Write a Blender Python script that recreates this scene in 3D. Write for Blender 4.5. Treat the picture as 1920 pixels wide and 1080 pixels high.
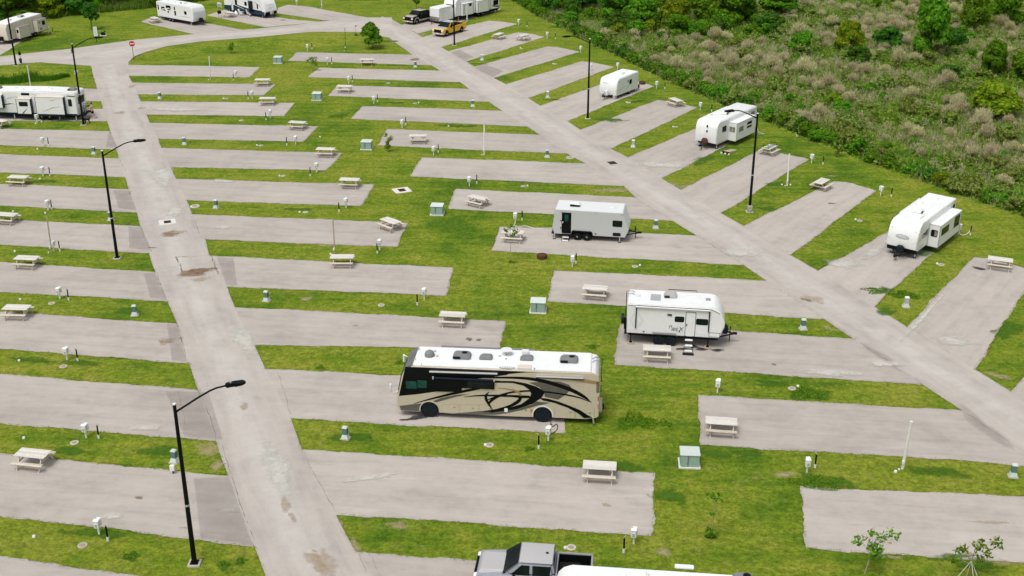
import bpy, bmesh, math, random
import numpy as np
from mathutils import Matrix, Vector
R = math.radians
random.seed(7)
rng = np.random.default_rng(11)
for o in list(bpy.data.objects):
    bpy.data.objects.remove(o)
SC = bpy.context.scene
COL = SC.collection

# ---------------------------------------------------------------- camera
F_PX, PITCH, ROLL, CAM_H = 2222.16, R(23.4805), R(0.0667), 35.414
FW = np.array([0, math.cos(PITCH), -math.sin(PITCH)])
_rt = np.array([1.0, 0, 0]); _up = np.cross(_rt, FW)
RT = math.cos(ROLL) * _rt + math.sin(ROLL) * _up
UP = -math.sin(ROLL) * _rt + math.cos(ROLL) * _up
CAMP = np.array([0, 0, CAM_H])
cam = bpy.data.cameras.new('camera')
cam.sensor_width = 36.0
cam.lens = F_PX / 1920 * 36
cam.clip_end = 4000
camo = bpy.data.objects.new('camera', cam)
COL.objects.link(camo)
camo.matrix_world = Matrix(((RT[0], UP[0], -FW[0], 0), (RT[1], UP[1], -FW[1], 0), (RT[2], UP[2], -FW[2], CAM_H), (0, 0, 0, 1)))
SC.camera = camo

# ---------------------------------------------------------------- light
SUN_EL, SUN_AZ = R(64), R(215)          # azimuth clockwise from +Y
w = bpy.data.worlds.new('World'); SC.world = w; w.use_nodes = True
nt = w.node_tree; nt.nodes.clear()
sky = nt.nodes.new('ShaderNodeTexSky'); sky.sky_type = 'NISHITA'; sky.sun_disc = False
sky.sun_elevation = SUN_EL; sky.sun_rotation = SUN_AZ
sky.air_density = 1.0; sky.dust_density = 4.0; sky.ozone_density = 1.0
hs = nt.nodes.new('ShaderNodeHueSaturation'); hs.inputs['Saturation'].default_value = 0.22
bg = nt.nodes.new('ShaderNodeBackground'); bg.inputs['Strength'].default_value = 0.118
wo = nt.nodes.new('ShaderNodeOutputWorld')
nt.links.new(sky.outputs[0], hs.inputs['Color']); nt.links.new(hs.outputs[0], bg.inputs[0]); nt.links.new(bg.outputs[0], wo.inputs[0])
sl = bpy.data.lights.new('sun', 'SUN'); sl.energy = 1.45; sl.angle = R(26); sl.color = (1.0, 0.955, 0.89)
so = bpy.data.objects.new('sun', sl); COL.objects.link(so)
_sd = Vector((math.sin(SUN_AZ) * math.cos(SUN_EL), math.cos(SUN_AZ) * math.cos(SUN_EL), math.sin(SUN_EL)))
so.rotation_euler = _sd.to_track_quat('Z', 'Y').to_euler()
so.location = (0, 0, 60)
vs = SC.view_settings
vs.view_transform = 'Standard'; vs.look = 'None'; vs.gamma = 1.0; vs.use_curve_mapping = False
vs.exposure = 0.27

# ---------------------------------------------------------------- pixels to places
def ray(x, y):
    return FW * F_PX + RT * (x - 960) - UP * (y - 540)
def G(x, y, z=0.0):
    d = ray(x, y); return CAMP + d * ((z - CAM_H) / d[2])
def G2(p): q = G(*p); return (float(q[0]), float(q[1]))
def inview(X, Y, Z=0.0, m=60):
    v = np.array([X, Y, Z]) - CAMP; d = v @ FW
    if d <= 1: return False
    px = 960 + F_PX * (v @ RT) / d; py = 540 - F_PX * (v @ UP) / d
    return -m < px < 1920 + m and -m < py < 1080 + m
PAD_A, RPAD_A, ROAD_A = -6.9, 54.5, 112.1

# ---------------------------------------------------------------- materials
MATS = {}
def nodes_of(m):
    m.use_nodes = True; t = m.node_tree; t.nodes.clear(); return t
class NB:
    """tiny node helper"""
    def __init__(s, name):
        s.m = bpy.data.materials.new(name); s.t = nodes_of(s.m); MATS[name] = s.m
    def n(s, typ, **kw):
        nd = s.t.nodes.new(typ)
        for k, v in kw.items():
            if k.startswith('_'): setattr(nd, k[1:], v)
            else: nd.inputs[k.replace('__', ' ')].default_value = v
        return nd
    def l(s, a, b): s.t.links.new(a, b)
    def noise(s, vec, scale, detail=4, rough=.55, dist=0.0):
        nd = s.n('ShaderNodeTexNoise', Scale=scale, Detail=detail, Roughness=rough, Distortion=dist)
        if vec is not None: s.l(vec, nd.inputs['Vector'])
        return nd.outputs['Fac']
    def ramp(s, fac, stops, interp='LINEAR'):
        nd = s.t.nodes.new('ShaderNodeValToRGB'); cr = nd.color_ramp; cr.interpolation = interp
        while len(cr.elements) < len(stops): cr.elements.new(.5)
        for e, (p, c) in zip(cr.elements, stops):
            e.position = p; e.color = (c[0], c[1], c[2], 1) if hasattr(c, '__len__') else (c, c, c, 1)
        s.l(fac, nd.inputs[0]); return nd.outputs[0]
    def mix(s, fac, a, b, blend='MIX'):
        nd = s.t.nodes.new('ShaderNodeMix'); nd.data_type = 'RGBA'; nd.blend_type = blend
        for sock, v in ((nd.inputs[0], fac), (nd.inputs[6], a), (nd.inputs[7], b)):
            if isinstance(v, bpy.types.NodeSocket): s.l(v, sock)
            elif hasattr(v, '__len__'): sock.default_value = (v[0], v[1], v[2], 1)
            else: sock.default_value = v
        return nd.outputs[2]
    def math(s, op, a, b=0.0, clamp=False):
        nd = s.t.nodes.new('ShaderNodeMath'); nd.operation = op; nd.use_clamp = clamp
        for i, v in enumerate((a, b)):
            if isinstance(v, bpy.types.NodeSocket): s.l(v, nd.inputs[i])
            else: nd.inputs[i].default_value = v
        return nd.outputs[0]
    def mapping(s, vec, scale=(1, 1, 1), rot=(0, 0, 0)):
        nd = s.t.nodes.new('ShaderNodeMapping'); nd.inputs['Scale'].default_value = scale; nd.inputs['Rotation'].default_value = rot
        s.l(vec, nd.inputs['Vector']); return nd.outputs[0]
    def coord(s, which='Object'):
        return s.t.nodes.new('ShaderNodeTexCoord').outputs[which]
    def pos(s): return s.t.nodes.new('ShaderNodeNewGeometry').outputs['Position']
    def bump(s, h, strength, dist):
        nd = s.n('ShaderNodeBump', Strength=strength, Distance=dist); s.l(h, nd.inputs['Height']); return nd.outputs[0]
    def out(s, col, rough=.7, metal=0.0, spec=.3, normal=None, alpha=None, coat=0.0):
        b = s.n('ShaderNodeBsdfPrincipled'); o = s.t.nodes.new('ShaderNodeOutputMaterial')
        for nm, v in (('Base Color', col), ('Roughness', rough), ('Metallic', metal), ('Specular IOR Level', spec), ('Alpha', alpha), ('Coat Weight', coat)):
            if v is None: continue
            if isinstance(v, bpy.types.NodeSocket): s.l(v, b.inputs[nm])
            elif hasattr(v, '__len__'): b.inputs[nm].default_value = (v[0], v[1], v[2], 1)
            else: b.inputs[nm].default_value = v
        if normal is not None: s.l(normal, b.inputs['Normal'])
        s.l(b.outputs[0], o.inputs[0]); s.b = b; return s.m

def paint(name, c, rough=.35, spec=.4, dirt=.12, metal=0.0, scale=1.6, coat=0.0, var=0.0):
    b = NB(name); v = b.coord()
    n1 = b.noise(v, scale, 5, .6); n2 = b.noise(b.mapping(v, (6, 6, .7)), 2.0, 4, .6)
    f = b.math('MULTIPLY', b.math('ADD', n1, n2), .5)
    f = b.ramp(f, [(.42, 0.0), (.66, 1.0)])
    dc = tuple(x * .72 + .012 * k for x, k in zip(c, (1.1, 1, .8)))
    col = b.mix(b.math('MULTIPLY', f, dirt * 2.2, True), c, dc)
    if var:
        oi = b.t.nodes.new('ShaderNodeObjectInfo'); hv = b.n('ShaderNodeHueSaturation'); b.l(col, hv.inputs['Color'])
        b.l(b.math('ADD', b.math('MULTIPLY', oi.outputs['Random'], var), 1 - var * .5), hv.inputs['Value']); col = hv.outputs[0]
    rg = b.math('ADD', b.math('MULTIPLY', n1, .22), rough - .1)
    return b.out(col, rg, metal, spec, coat=coat)

def leafmat(name, stops, trans=.25, objvar=.35):
    b = NB(name)
    g = b.t.nodes.new('ShaderNodeNewGeometry'); oi = b.t.nodes.new('ShaderNodeObjectInfo')
    col = b.ramp(g.outputs['Random Per Island'], stops)
    hsv = b.n('ShaderNodeHueSaturation'); b.l(col, hsv.inputs['Color'])
    b.l(b.math('ADD', b.math('MULTIPLY', oi.outputs['Random'], objvar), 1 - objvar * .5), hsv.inputs['Value'])
    b.l(b.math('ADD', b.math('MULTIPLY', oi.outputs['Random'], .035), .4825), hsv.inputs['Hue'])
    d = b.n('ShaderNodeBsdfDiffuse'); t = b.n('ShaderNodeBsdfTranslucent'); mx = b.n('ShaderNodeMixShader', Fac=trans)
    o = b.t.nodes.new('ShaderNodeOutputMaterial')
    b.l(hsv.outputs[0], d.inputs[0]); b.l(hsv.outputs[0], t.inputs[0])
    b.l(d.outputs[0], mx.inputs[1]); b.l(t.outputs[0], mx.inputs[2]); b.l(mx.outputs[0], o.inputs[0])
    return b.m

# lawn: patches of olive, straw and deep green over a fine blade mottle
b = NB('lawn'); P = b.pos()
big = b.noise(P, .055, 5, .6, .4); mid = b.noise(P, .33, 6, .62, .3); clump = b.noise(P, 1.5, 5, .65)
fine = b.noise(b.mapping(P, (1, 1, 1), (0, 0, .4)), 5.5, 6, .78); vf = b.noise(P, 18, 4, .75)
mow = b.noise(b.mapping(P, (.10, 1.1, 1), (0, 0, R(65))), 1.0, 4, .6)
t = b.math('ADD', b.math('MULTIPLY', big, .40), b.math('MULTIPLY', mid, .34))
t = b.math('ADD', t, b.math('MULTIPLY', mow, .26))
c1 = b.ramp(t, [(.41, (.070, .140, .009)), (.47, (.130, .196, .014)), (.52, (.178, .226, .020)), (.60, (.238, .252, .036))])
dk = b.ramp(clump, [(.46, 0.0), (.62, 1.0)])
c2 = b.mix(b.math('MULTIPLY', dk, .34), c1, (.052, .120, .007))
st = b.math('MULTIPLY', b.ramp(b.noise(P, .95, 7, .74, .3), [(.53, 0.0), (.68, 1.0)]), .36)
c3 = b.mix(st, c2, (.285, .255, .072))
fm = b.ramp(b.math('ADD', b.math('MULTIPLY', fine, .6), b.math('MULTIPLY', vf, .4)), [(.38, .54), (.5, 1.0), (.62, 1.44)])
c3 = b.mix(1.0, c3, b.ramp(b.noise(P, 2.6, 5, .7), [(.40, .78), (.5, 1.0), (.62, 1.22)]), 'MULTIPLY')
c4 = b.mix(1.0, c3, fm, 'MULTIPLY')
b.out(c4, .95, 0, .08, b.bump(b.math('ADD', fine, b.math('MULTIPLY', vf, .6)), .9, .06))

b = NB('scrub_soil'); P = b.pos()
n = b.noise(P, .5, 6, .65); n2 = b.noise(P, 4.0, 5, .7)
c = b.ramp(n, [(.40, (.12, .215, .018)), (.5, (.18, .27, .032)), (.62, (.31, .32, .09))])
b.out(b.mix(1.0, c, b.ramp(n2, [(.3, .7), (.7, 1.3)]), 'MULTIPLY'), .98, 0, .05, b.bump(n2, 1.0, .15))

def paving(name, base, road=False):
    b = NB(name); P = b.pos(); ob = b.coord()
    oi = b.t.nodes.new('ShaderNodeObjectInfo')
    st = b.noise(b.mapping(ob, (.10, 1.0, 1)), 1.1, 6, .62, .3)      # wear along the driving direction
    big = b.noise(P, .22, 5, .6, .5); mid = b.noise(P, 1.3, 6, .66); fine = b.noise(P, 16, 4, .75); spk = b.noise(P, 55, 2, .6)
    t = b.math('ADD', b.math('MULTIPLY', st, .42), b.math('MULTIPLY', big, .34)); t = b.math('ADD', t, b.math('MULTIPLY', mid, .24))
    lo = tuple(x * .79 for x in base); hi = tuple(min(1, x * 1.15) for x in base)
    c = b.ramp(t, [(.36, lo), (.5, base), (.64, hi)])
    if not road:
        v = b.math('ADD', b.math('MULTIPLY', oi.outputs['Random'], .10), .95)
        hv = b.n('ShaderNodeHueSaturation'); b.l(c, hv.inputs['Color']); b.l(v, hv.inputs['Value']); c = hv.outputs[0]
        # pale washed-out smears
        sm = b.ramp(b.noise(b.mapping(ob, (.35, 1.6, 1)), .55, 5, .62, .6), [(.60, 0.0), (.70, 1.0)])
        c = b.mix(b.math('MULTIPLY', sm, .40), c, (.53, .505, .47))
        dkm = b.ramp(b.noise(b.mapping(ob, (.5, 1.3, 1)), .8, 5, .66, .4), [(.62, 0.0), (.76, 1.0)])
        c = b.mix(b.math('MULTIPLY', dkm, .38), c, tuple(x * .6 for x in base))
    else:
        uv = b.t.nodes.new('ShaderNodeUVMap'); uv.uv_map = 'across'
        sx = b.t.nodes.new('ShaderNodeSeparateXYZ'); b.l(uv.outputs[0], sx.inputs[0])
        wob = b.math('ADD', sx.outputs[0], b.math('MULTIPLY', b.math('SUBTRACT', b.noise(P, .35, 5, .6), .5), .42))
        band = b.ramp(wob, [(.22, 0.0), (.38, .8), (.50, 1.0), (.60, .62), (.76, 0.0)])
        mot = b.ramp(b.noise(P, .55, 6, .65, .5), [(.36, .12), (.62, 1.0)])
        c = b.mix(b.math('MULTIPLY', b.math('MULTIPLY', band, mot), .62), c, (.545, .522, .488))
        dkm = b.ramp(b.noise(P, .5, 6, .7, .4), [(.64, 0.0), (.78, 1.0)])
        c = b.mix(b.math('MULTIPLY', dkm, .30), c, tuple(x * .6 for x in base))
    g = b.ramp(b.math('ADD', b.math('MULTIPLY', fine, .5), b.math('MULTIPLY', spk, .5)), [(.32, .86), (.5, 1.0), (.68, 1.10)])
    c = b.mix(1.0, c, g, 'MULTIPLY')
    b.out(c, .93, 0, .2, b.bump(b.math('ADD', fine, spk), .35, .02))
paving('pad_paving', (.418, .380, .347))
paving('road_paving', (.428, .394, .360), True)

def decal(name, c1, c2, edge=.5, scale=2.2, alpha=1.0, rough=.92):
    """stain with broken, feathered outline: mask = radial uv plus noise"""
    b = NB(name); P = b.pos(); uv = b.t.nodes.new('ShaderNodeUVMap'); uv.uv_map = 'across'
    sx = b.t.nodes.new('ShaderNodeSeparateXYZ'); b.l(uv.outputs[0], sx.inputs[0])
    n = b.noise(P, scale, 6, .65, .4)
    f = b.math('ADD', sx.outputs[0], b.math('MULTIPLY', b.math('SUBTRACT', n, .5), edge * 2))
    m = b.ramp(f, [(.12, 0.0), (.40, alpha * .55), (.75, alpha)])
    c = b.ramp(b.noise(P, scale * 1.7, 5, .6), [(.35, c1), (.65, c2)])
    b.out(c, rough, 0, .2, None, m); return b.m
decal('mud', (.20, .125, .07), (.30, .215, .14), .75, 1.6, .8)
decal('silt', (.40, .31, .21), (.48, .41, .32), .8, 2.0, .55)
decal('oil', (.02, .018, .018), (.07, .062, .06), .6, 3.0)
decal('pale_dust', (.56, .55, .50), (.62, .61, .56), .8, 1.4, .75)
decal('bare_sand', (.34, .29, .13), (.46, .40, .24), 1.1, 1.6, .6)
decal('dark_asphalt', (.30, .268, .250), (.39, .352, .328), .40, .9, .36)
decal('crack', (.13, .115, .10), (.21, .19, .17), 1.3, 2.2, .9)
decal('lush', (.040, .115, .006), (.075, .165, .010), 1.2, 1.2, .75)

paint('white_gel', (.78, .79, .785), .35, .4, .12)
paint('white_roof', (.76, .785, .785), .6, .3, .14)
paint('grey_alu', (.50, .515, .51), .4, .4, .05)
paint('grey_alu_roof', (.66, .70, .70), .5, .3, .05)
paint('cream', (.66, .60, .52), .4, .4, .12)
paint('tan_paint', (.53, .47, .365), .25, .4, .05, coat=.2)
paint('brown_paint', (.33, .225, .105), .25, .5, .05, coat=.4)
paint('grey_paint', (.105, .098, .09), .25, .5, .1, coat=.4)
paint('midgrey', (.28, .28, .275), .4, .4, .1)
paint('front_mottle', (.15, .15, .16), .35, .3, .9, scale=2.5)
paint('black_paint', (.004, .005, .006), .32, .12, .05)
paint('navy_paint', (.006, .018, .030), .32, .2, .1)
paint('navy_skirt', (.010, .040, .068), .35, .25, .1)
paint('black_rubber', (.008, .009, .010), .8, .1, .3)
paint('cover_black', (.004, .010, .016), .45, .2, .3)
paint('steel_black', (.003, .0035, .004), .5, .15, .1)
paint('chassis', (.012, .012, .013), .75, .1, .3)
paint('rim', (.62, .62, .61), .35, .5, .15, .3)
paint('silver_truck', (.30, .31, .35), .3, .45, .015)
paint('silver_hood', (.43, .425, .43), .32, .4, .015)
paint('yellow_paint', (.70, .42, .028), .3, .4, .06)
paint('chrome', (.7, .7, .7), .2, .5, .1, .8)
paint('champagne', (.48, .41, .31), .3, .5, .05, .2)
paint('wood', (.60, .535, .445), .8, .2, .35, scale=4, var=.3)
paint('wood_grey', (.64, .61, .565), .8, .2, .3, scale=4, var=.22)
paint('concrete', (.50, .475, .43), .9, .2, .35, scale=5, var=.3)
paint('slab_white', (.66, .655, .62), .85, .2, .2, scale=4)
paint('plastic_white', (.78, .80, .80), .45, .4, .12, scale=5)
paint('plastic_grey', (.42, .42, .41), .5, .4, .15, scale=4)
paint('ac_grey', (.20, .20, .205), .5, .4, .15, scale=3)
paint('utility_green', (.27, .395, .335), .5, .4, .25, scale=4)
paint('utility_teal', (.105, .185, .170), .5, .4, .2, scale=4)
paint('utility_top', (.60, .66, .63), .5, .3, .2, scale=4, var=.15)
paint('ring_lid', (.36, .285, .21), .85, .2, .4, scale=8)
paint('rust', (.10, .045, .028), .85, .2, .5, scale=8)
paint('red_lens', (.50, .018, .012), .2, .5, .05)
paint('amber_lens', (.62, .18, .02), .25, .5, .05)
paint('sign_red', (.62, .022, .016), .45, .3, .05)
paint('skin', (.56, .36, .27), .6, .3, .05)
paint('hair', (.035, .022, .014), .7, .2, .05)
paint('shorts', (.011, .012, .017), .85, .2, .1)
paint('fur', (.010, .010, .011), .8, .3, .2)
paint('bike_blue', (.02, .12, .17), .3, .5, .1)
paint('bark', (.15, .115, .085), .9, .1, .5, scale=6)
paint('pale_bark', (.36, .31, .24), .9, .1, .4, scale=6)
paint('pole_white', (.74, .73, .69), .5, .3, .2, scale=5)
paint('pole_wood', (.47, .39, .27), .8, .2, .4, scale=5)
paint('hose_white', (.72, .73, .70), .5, .3, .1)
paint('hose_green', (.05, .30, .12), .5, .3, .1)
paint('curtain', (.42, .30, .27), .8, .2, .2)
paint('logo_grey', (.37, .38, .39), .5, .3, .1)
paint('faint_grey', (.70, .71, .72), .5, .3, .05)
paint('logo_blue', (.012, .055, .10), .4, .3, .05)
paint('bin_green', (.008, .085, .07), .5, .3, .1)
b = NB('glass'); v = b.coord()
n = b.noise(v, 1.2, 3, .5)
b.out(b.ramp(n, [(.35, (.003, .006, .007)), (.7, (.012, .018, .019))]), .10, 0, .22)
b = NB('glass_teal'); v = b.coord()
n = b.noise(v, 1.6, 3, .5)
b.out(b.ramp(n, [(.35, (.006, .045, .038)), (.7, (.022, .085, .072))]), .10, 0, .25)
b = NB('glass_pale'); v = b.coord()
b.out(b.ramp(b.noise(v, 2.5, 3, .5), [(.35, (.16, .145, .12)), (.7, (.33, .31, .27))]), .08, 0, .7)

leafmat('leaf_mid', [(0, (.060, .170, .010)), (.45, (.11, .275, .016)), (.8, (.175, .36, .026)), (1, (.25, .43, .04))], .5)
leafmat('leaf_dark', [(0, (.042, .120, .014)), (.5, (.080, .205, .024)), (1, (.135, .285, .036))], .5)
leafmat('leaf_yellow', [(0, (.12, .23, .012)), (.5, (.23, .36, .02)), (1, (.37, .46, .036))], .5)
leafmat('leaf_scrub', [(0, (.085, .165, .020)), (.4, (.16, .25, .040)), (.75, (.25, .32, .068)), (1, (.37, .39, .13))], .4)
leafmat('plume', [(0, (.42, .385, .19)), (.5, (.62, .575, .34)), (1, (.80, .76, .54))], .5, .22)
leafmat('twig_grey', [(0, (.14, .115, .06)), (1, (.32, .27, .16))], .1)
leafmat('tall_grass', [(0, (.10, .205, .016)), (.5, (.18, .295, .028)), (.78, (.27, .35, .055)), (.90, (.42, .42, .15)), (1, (.62, .56, .32))], .5, 0)
leafmat('undergrowth', [(0, (.11, .245, .016)), (.45, (.205, .37, .030)), (.8, (.30, .44, .06)), (1, (.43, .48, .14))], .5, 0)
leafmat('dry_stem', [(0, (.38, .35, .17)), (.5, (.56, .52, .30)), (1, (.74, .70, .48))], .5, 0)
leafmat('lawn_blade', [(0, (.085, .14, .010)), (.35, (.16, .20, .018)), (.6, (.30, .26, .07)), (1, (.46, .38, .17))], .45, 0)
leafmat('clover', [(0, (.040, .130, .008)), (.6, (.080, .205, .012)), (1, (.14, .27, .02))], .2, 0)
leafmat('sapling_leaf', [(0, (.065, .165, .012)), (.5, (.15, .29, .022)), (1, (.29, .40, .05))], .35)

# ---------------------------------------------------------------- mesh building
def link(o): COL.objects.link(o); return o
def empty(name, loc=(0, 0, 0), rz=0.0, size=.3):
    o = bpy.data.objects.new(name, None); o.empty_display_size = size
    o.location = loc; o.rotation_euler = (0, 0, rz); return link(o)
def tag(o, label, cat, group=None):
    o['label'] = label; o['category'] = cat
    if group: o['group'] = group
    return o
def kind(o, k): o['kind'] = k; return o
def mesh_obj(name, me, mat, parent=None):
    if isinstance(mat, str): mat = MATS[mat]
    me.materials.append(mat)
    o = bpy.data.objects.new(name, me); link(o)
    if parent: o.parent = parent
    return o

class MB:
    def __init__(s): s.v = []; s.f = []
    def add(s, vs, fs):
        k = len(s.v); s.v += [tuple(map(float, p)) for p in vs]; s.f += [[i + k for i in f] for f in fs]; return s
    def box(s, x0, x1, y0, y1, z0, z1):
        return s.add([(x0, y0, z0), (x1, y0, z0), (x1, y1, z0), (x0, y1, z0), (x0, y0, z1), (x1, y0, z1), (x1, y1, z1), (x0, y1, z1)],
                     [(0, 3, 2, 1), (4, 5, 6, 7), (0, 1, 5, 4), (1, 2, 6, 5), (2, 3, 7, 6), (3, 0, 4, 7)])
    def frustum(s, a, b, z0, z1):
        """a, b: (x0,x1,y0,y1) at bottom and top"""
        q = lambda r, z: [(r[0], r[2], z), (r[1], r[2], z), (r[1], r[3], z), (r[0], r[3], z)]
        return s.add(q(a, z0) + q(b, z1), [(0, 3, 2, 1), (4, 5, 6, 7), (0, 1, 5, 4), (1, 2, 6, 5), (2, 3, 7, 6), (3, 0, 4, 7)])
    def prism(s, pts, vec):
        n = len(pts); p = [Vector(q) for q in pts]; e = Vector(vec)
        nr = Vector((0, 0, 0))
        for i in range(n):
            a, c = p[i], p[(i + 1) % n]; nr += a.cross(c)
        idx = list(range(n)); 
        if nr.dot(e) > 0: lo = idx[::-1]; hi = [i + n for i in idx]; sd = [(i, (i + 1) % n, (i + 1) % n + n, i + n) for i in idx]
        else: lo = idx; hi = [i + n for i in idx[::-1]]; sd = [((i + 1) % n, i, i + n, (i + 1) % n + n) for i in idx]
        return s.add(p + [q + e for q in p], [lo, hi] + sd)
    def tube(s, pts, r, n=6, caps=True):
        P = [Vector(p) for p in pts]; rs = r if hasattr(r, '__len__') else [r] * len(P)
        rings = []
        up0 = Vector((0, 0, 1))
        for i, p in enumerate(P):
            d = (P[min(i + 1, len(P) - 1)] - P[max(i - 1, 0)])
            d = d.normalized() if d.length > 1e-9 else Vector((0, 0, 1))
            ref = Vector((1, 0, 0)) if abs(d.z) > .9 else up0
            a = d.cross(ref).normalized(); c = d.cross(a)
            rings.append([p + (a * math.cos(2 * math.pi * k / n) + c * math.sin(2 * math.pi * k / n)) * rs[i] for k in range(n)])
        return s.loft(rings, caps)
    def loft(s, rings, caps=True):
        n = len(rings[0]); vs = [q for r_ in rings for q in r_]; fs = []
        for i in range(len(rings) - 1):
            for k in range(n):
                a = i * n + k; c = i * n + (k + 1) % n
                fs.append((a, a + n, c + n, c))
        if caps: fs += [list(range(n)), list(range(len(vs) - n, len(vs)))[::-1]]
        return s.add(vs, fs)
    def lathe(s, prof, axis='z', n=16, c=(0, 0, 0)):
        rings = []
        for (r, h) in prof:
            ring = []
            for k in range(n):
                a = 2 * math.pi * k / n; u, w_ = r * math.cos(a), r * math.sin(a)
                ring.append({'z': (c[0] + u, c[1] + w_, c[2] + h), 'y': (c[0] + u, c[1] + h, c[2] + w_), 'x': (c[0] + h, c[1] + u, c[2] + w_)}[axis])
            rings.append(ring)
        return s.loft(rings)
    def mesh(s, name, bevel=0, segs=2, smooth=True, zmin=None):
        me = bpy.data.meshes.new(name); me.from_pydata(s.v, [], s.f); me.update()
        bm = bmesh.new(); bm.from_mesh(me)
        bmesh.ops.recalc_face_normals(bm, faces=bm.faces)
        if bevel:
            ed = [e for e in bm.edges if len(e.link_faces) == 2 and e.calc_face_angle(0) > .5 and (zmin is None or min(v.co.z for v in e.verts) > zmin)]
            if ed: bmesh.ops.bevel(bm, geom=ed, offset=bevel, segments=segs, affect='EDGES', clamp_overlap=True)
        bm.to_mesh(me); bm.free()
        if smooth:
            for p in me.polygons: p.use_smooth = True
            me.set_sharp_from_angle(angle=R(38))
        return me
    def build(s, name, mat, parent=None, **kw):
        return mesh_obj(name, s.mesh(name, **kw), mat, parent)

def copy_tree(o, parent=None):
    c = o.copy(); link(c); c.parent = parent
    for ch in o.children: copy_tree(ch, c)
    return c
def rr(x0, x1, z0, z1, r=.06, n=3):
    r = min(r, abs(x1 - x0) * .49, abs(z1 - z0) * .49); out = []
    for cx, cz, a0 in ((x1 - r, z1 - r, 0), (x0 + r, z1 - r, 90), (x0 + r, z0 + r, 180), (x1 - r, z0 + r, 270)):
        for k in range(n + 1):
            a = R(a0 + 90 * k / n); out.append((cx + r * math.cos(a), cz + r * math.sin(a)))
    return out
def catmull(pts, n=6):
    P = [np.array(p, float) for p in pts]; P = [2 * P[0] - P[1]] + P + [2 * P[-1] - P[-2]]; out = []
    for i in range(1, len(P) - 2):
        for k in range(n):
            t = k / n; a, b_, c, d = P[i - 1:i + 3]
            out.append(.5 * ((2 * b_) + (c - a) * t + (2 * a - 5 * b_ + 4 * c - d) * t * t + (3 * b_ - a - 3 * c + d) * t ** 3))
    out.append(P[-2]); return out
ORD = ['nearest', 'second nearest', 'third nearest', 'fourth nearest', 'fifth nearest', 'sixth nearest', 'seventh nearest', 'eighth nearest', 'ninth nearest',
       'tenth nearest', 'eleventh nearest', 'twelfth nearest', 'thirteenth nearest', 'fourteenth nearest', 'fifteenth nearest']

# ================================================================ THE SETTING
# ground: one sheet out to the horizon, finer where the two swales dip
def seg_dist(x, y, a, b_):
    ax, ay = a; bx, by = b_; dx, dy = bx - ax, by - ay; L2 = dx * dx + dy * dy
    t = np.clip(((x - ax) * dx + (y - ay) * dy) / L2, 0, 1)
    return np.hypot(x - (ax + t * dx), y - (ay + t * dy))
SW = [(G2((300, 107)), G2((400, 95)), 4.6, .55), (G2((400, 95)), G2((620, 79)), 4.6, .55), (G2((-120, 155)), G2((60, 144)), 4.4, .5), (G2((60, 144)), G2((122, 140)), 4.0, .5)]
def ground_z(x, y):
    z = np.zeros_like(np.asarray(x, float))
    for a, b_, wd, dp in SW:
        d = seg_dist(x, y, a, b_); z = np.minimum(z, -dp * np.clip(np.cos(np.clip(d / wd, 0, 1) * math.pi) * .5 + .5, 0, 1))
    return z
xs = np.concatenate([[-1800, -700, -300, -150], np.arange(-96, 12, 1.2), np.arange(14, 130, 8), [200, 500, 1800]])
ys = np.concatenate([[-400, -50, 10], np.arange(28, 118, 6), np.arange(120, 190, 1.0), np.arange(192, 240, 8), [300, 500, 1000, 2400]])
X, Y = np.meshgrid(xs, ys); Z = ground_z(X, Y)
vv = np.stack([X, Y, Z], -1).reshape(-1, 3); nx, ny = len(xs), len(ys)
ff = [(j * nx + i, j * nx + i + 1, (j + 1) * nx + i + 1, (j + 1) * nx + i) for j in range(ny - 1) for i in range(nx - 1)]
me = bpy.data.meshes.new('ground'); me.from_pydata(vv.tolist(), [], ff)
for p in me.polygons: p.use_smooth = True
kind(mesh_obj('ground', me, 'lawn'), 'structure')

def n1(seed):
    ph = np.random.default_rng(seed).uniform(0, 6.28, 8); fr = np.array([.35, .8, 1.5, 2.7, 4.6, 7.9, 12, 17]); am = np.array([1, .8, .6, .5, .42, .36, .3, .25])
    return lambda s: float((np.sin(s * fr + ph) * am).sum() / 2.2)
EDGES = []          # pad and road edges, for the grass fringe
def ragged(poly, rag, seed, step=.22, closed=True, keep=()):
    out = []; f = n1(seed); s = 0; n = len(poly)
    for i in range(n if closed else n - 1):
        a = np.array(poly[i]); b_ = np.array(poly[(i + 1) % n]); L = np.linalg.norm(b_ - a)
        if L < 1e-6: continue
        d = (b_ - a) / L; nn = np.array([d[1], -d[0]]); m = max(1, int(L / step))
        for k in range(m):
            t = k / m; fade = min(1, 4 * min(t, 1 - t) + .3)
            out.append(a + d * L * t + nn * f(s + L * t) * rag * fade)
        if i not in keep: EDGES.append((a, b_))
        s += L
    if not closed: out.append(np.array(poly[-1]))
    return out
def sheet(name, poly, z, mat, ang=0.0, rag=.07, seed=1, keep=()):
    pts = ragged(poly, rag, seed, keep=keep); c = np.mean(poly, 0); ca, sa = math.cos(R(-ang)), math.sin(R(-ang))
    lv = [((p[0] - c[0]) * ca - (p[1] - c[1]) * sa, (p[0] - c[0]) * sa + (p[1] - c[1]) * ca, 0) for p in pts]
    me = bpy.data.meshes.new(name); me.from_pydata(lv, [], [list(range(len(lv)))])
    bm = bmesh.new(); bm.from_mesh(me); bm.normal_update()
    if bm.faces[:][0].normal.z < 0: bmesh.ops.reverse_faces(bm, faces=bm.faces[:])
    bmesh.ops.triangulate(bm, faces=bm.faces[:]); bm.to_mesh(me); bm.free()
    o = mesh_obj(name, me, mat); o.location = (c[0], c[1], z); o.rotation_euler = (0, 0, R(ang)); return o
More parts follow.
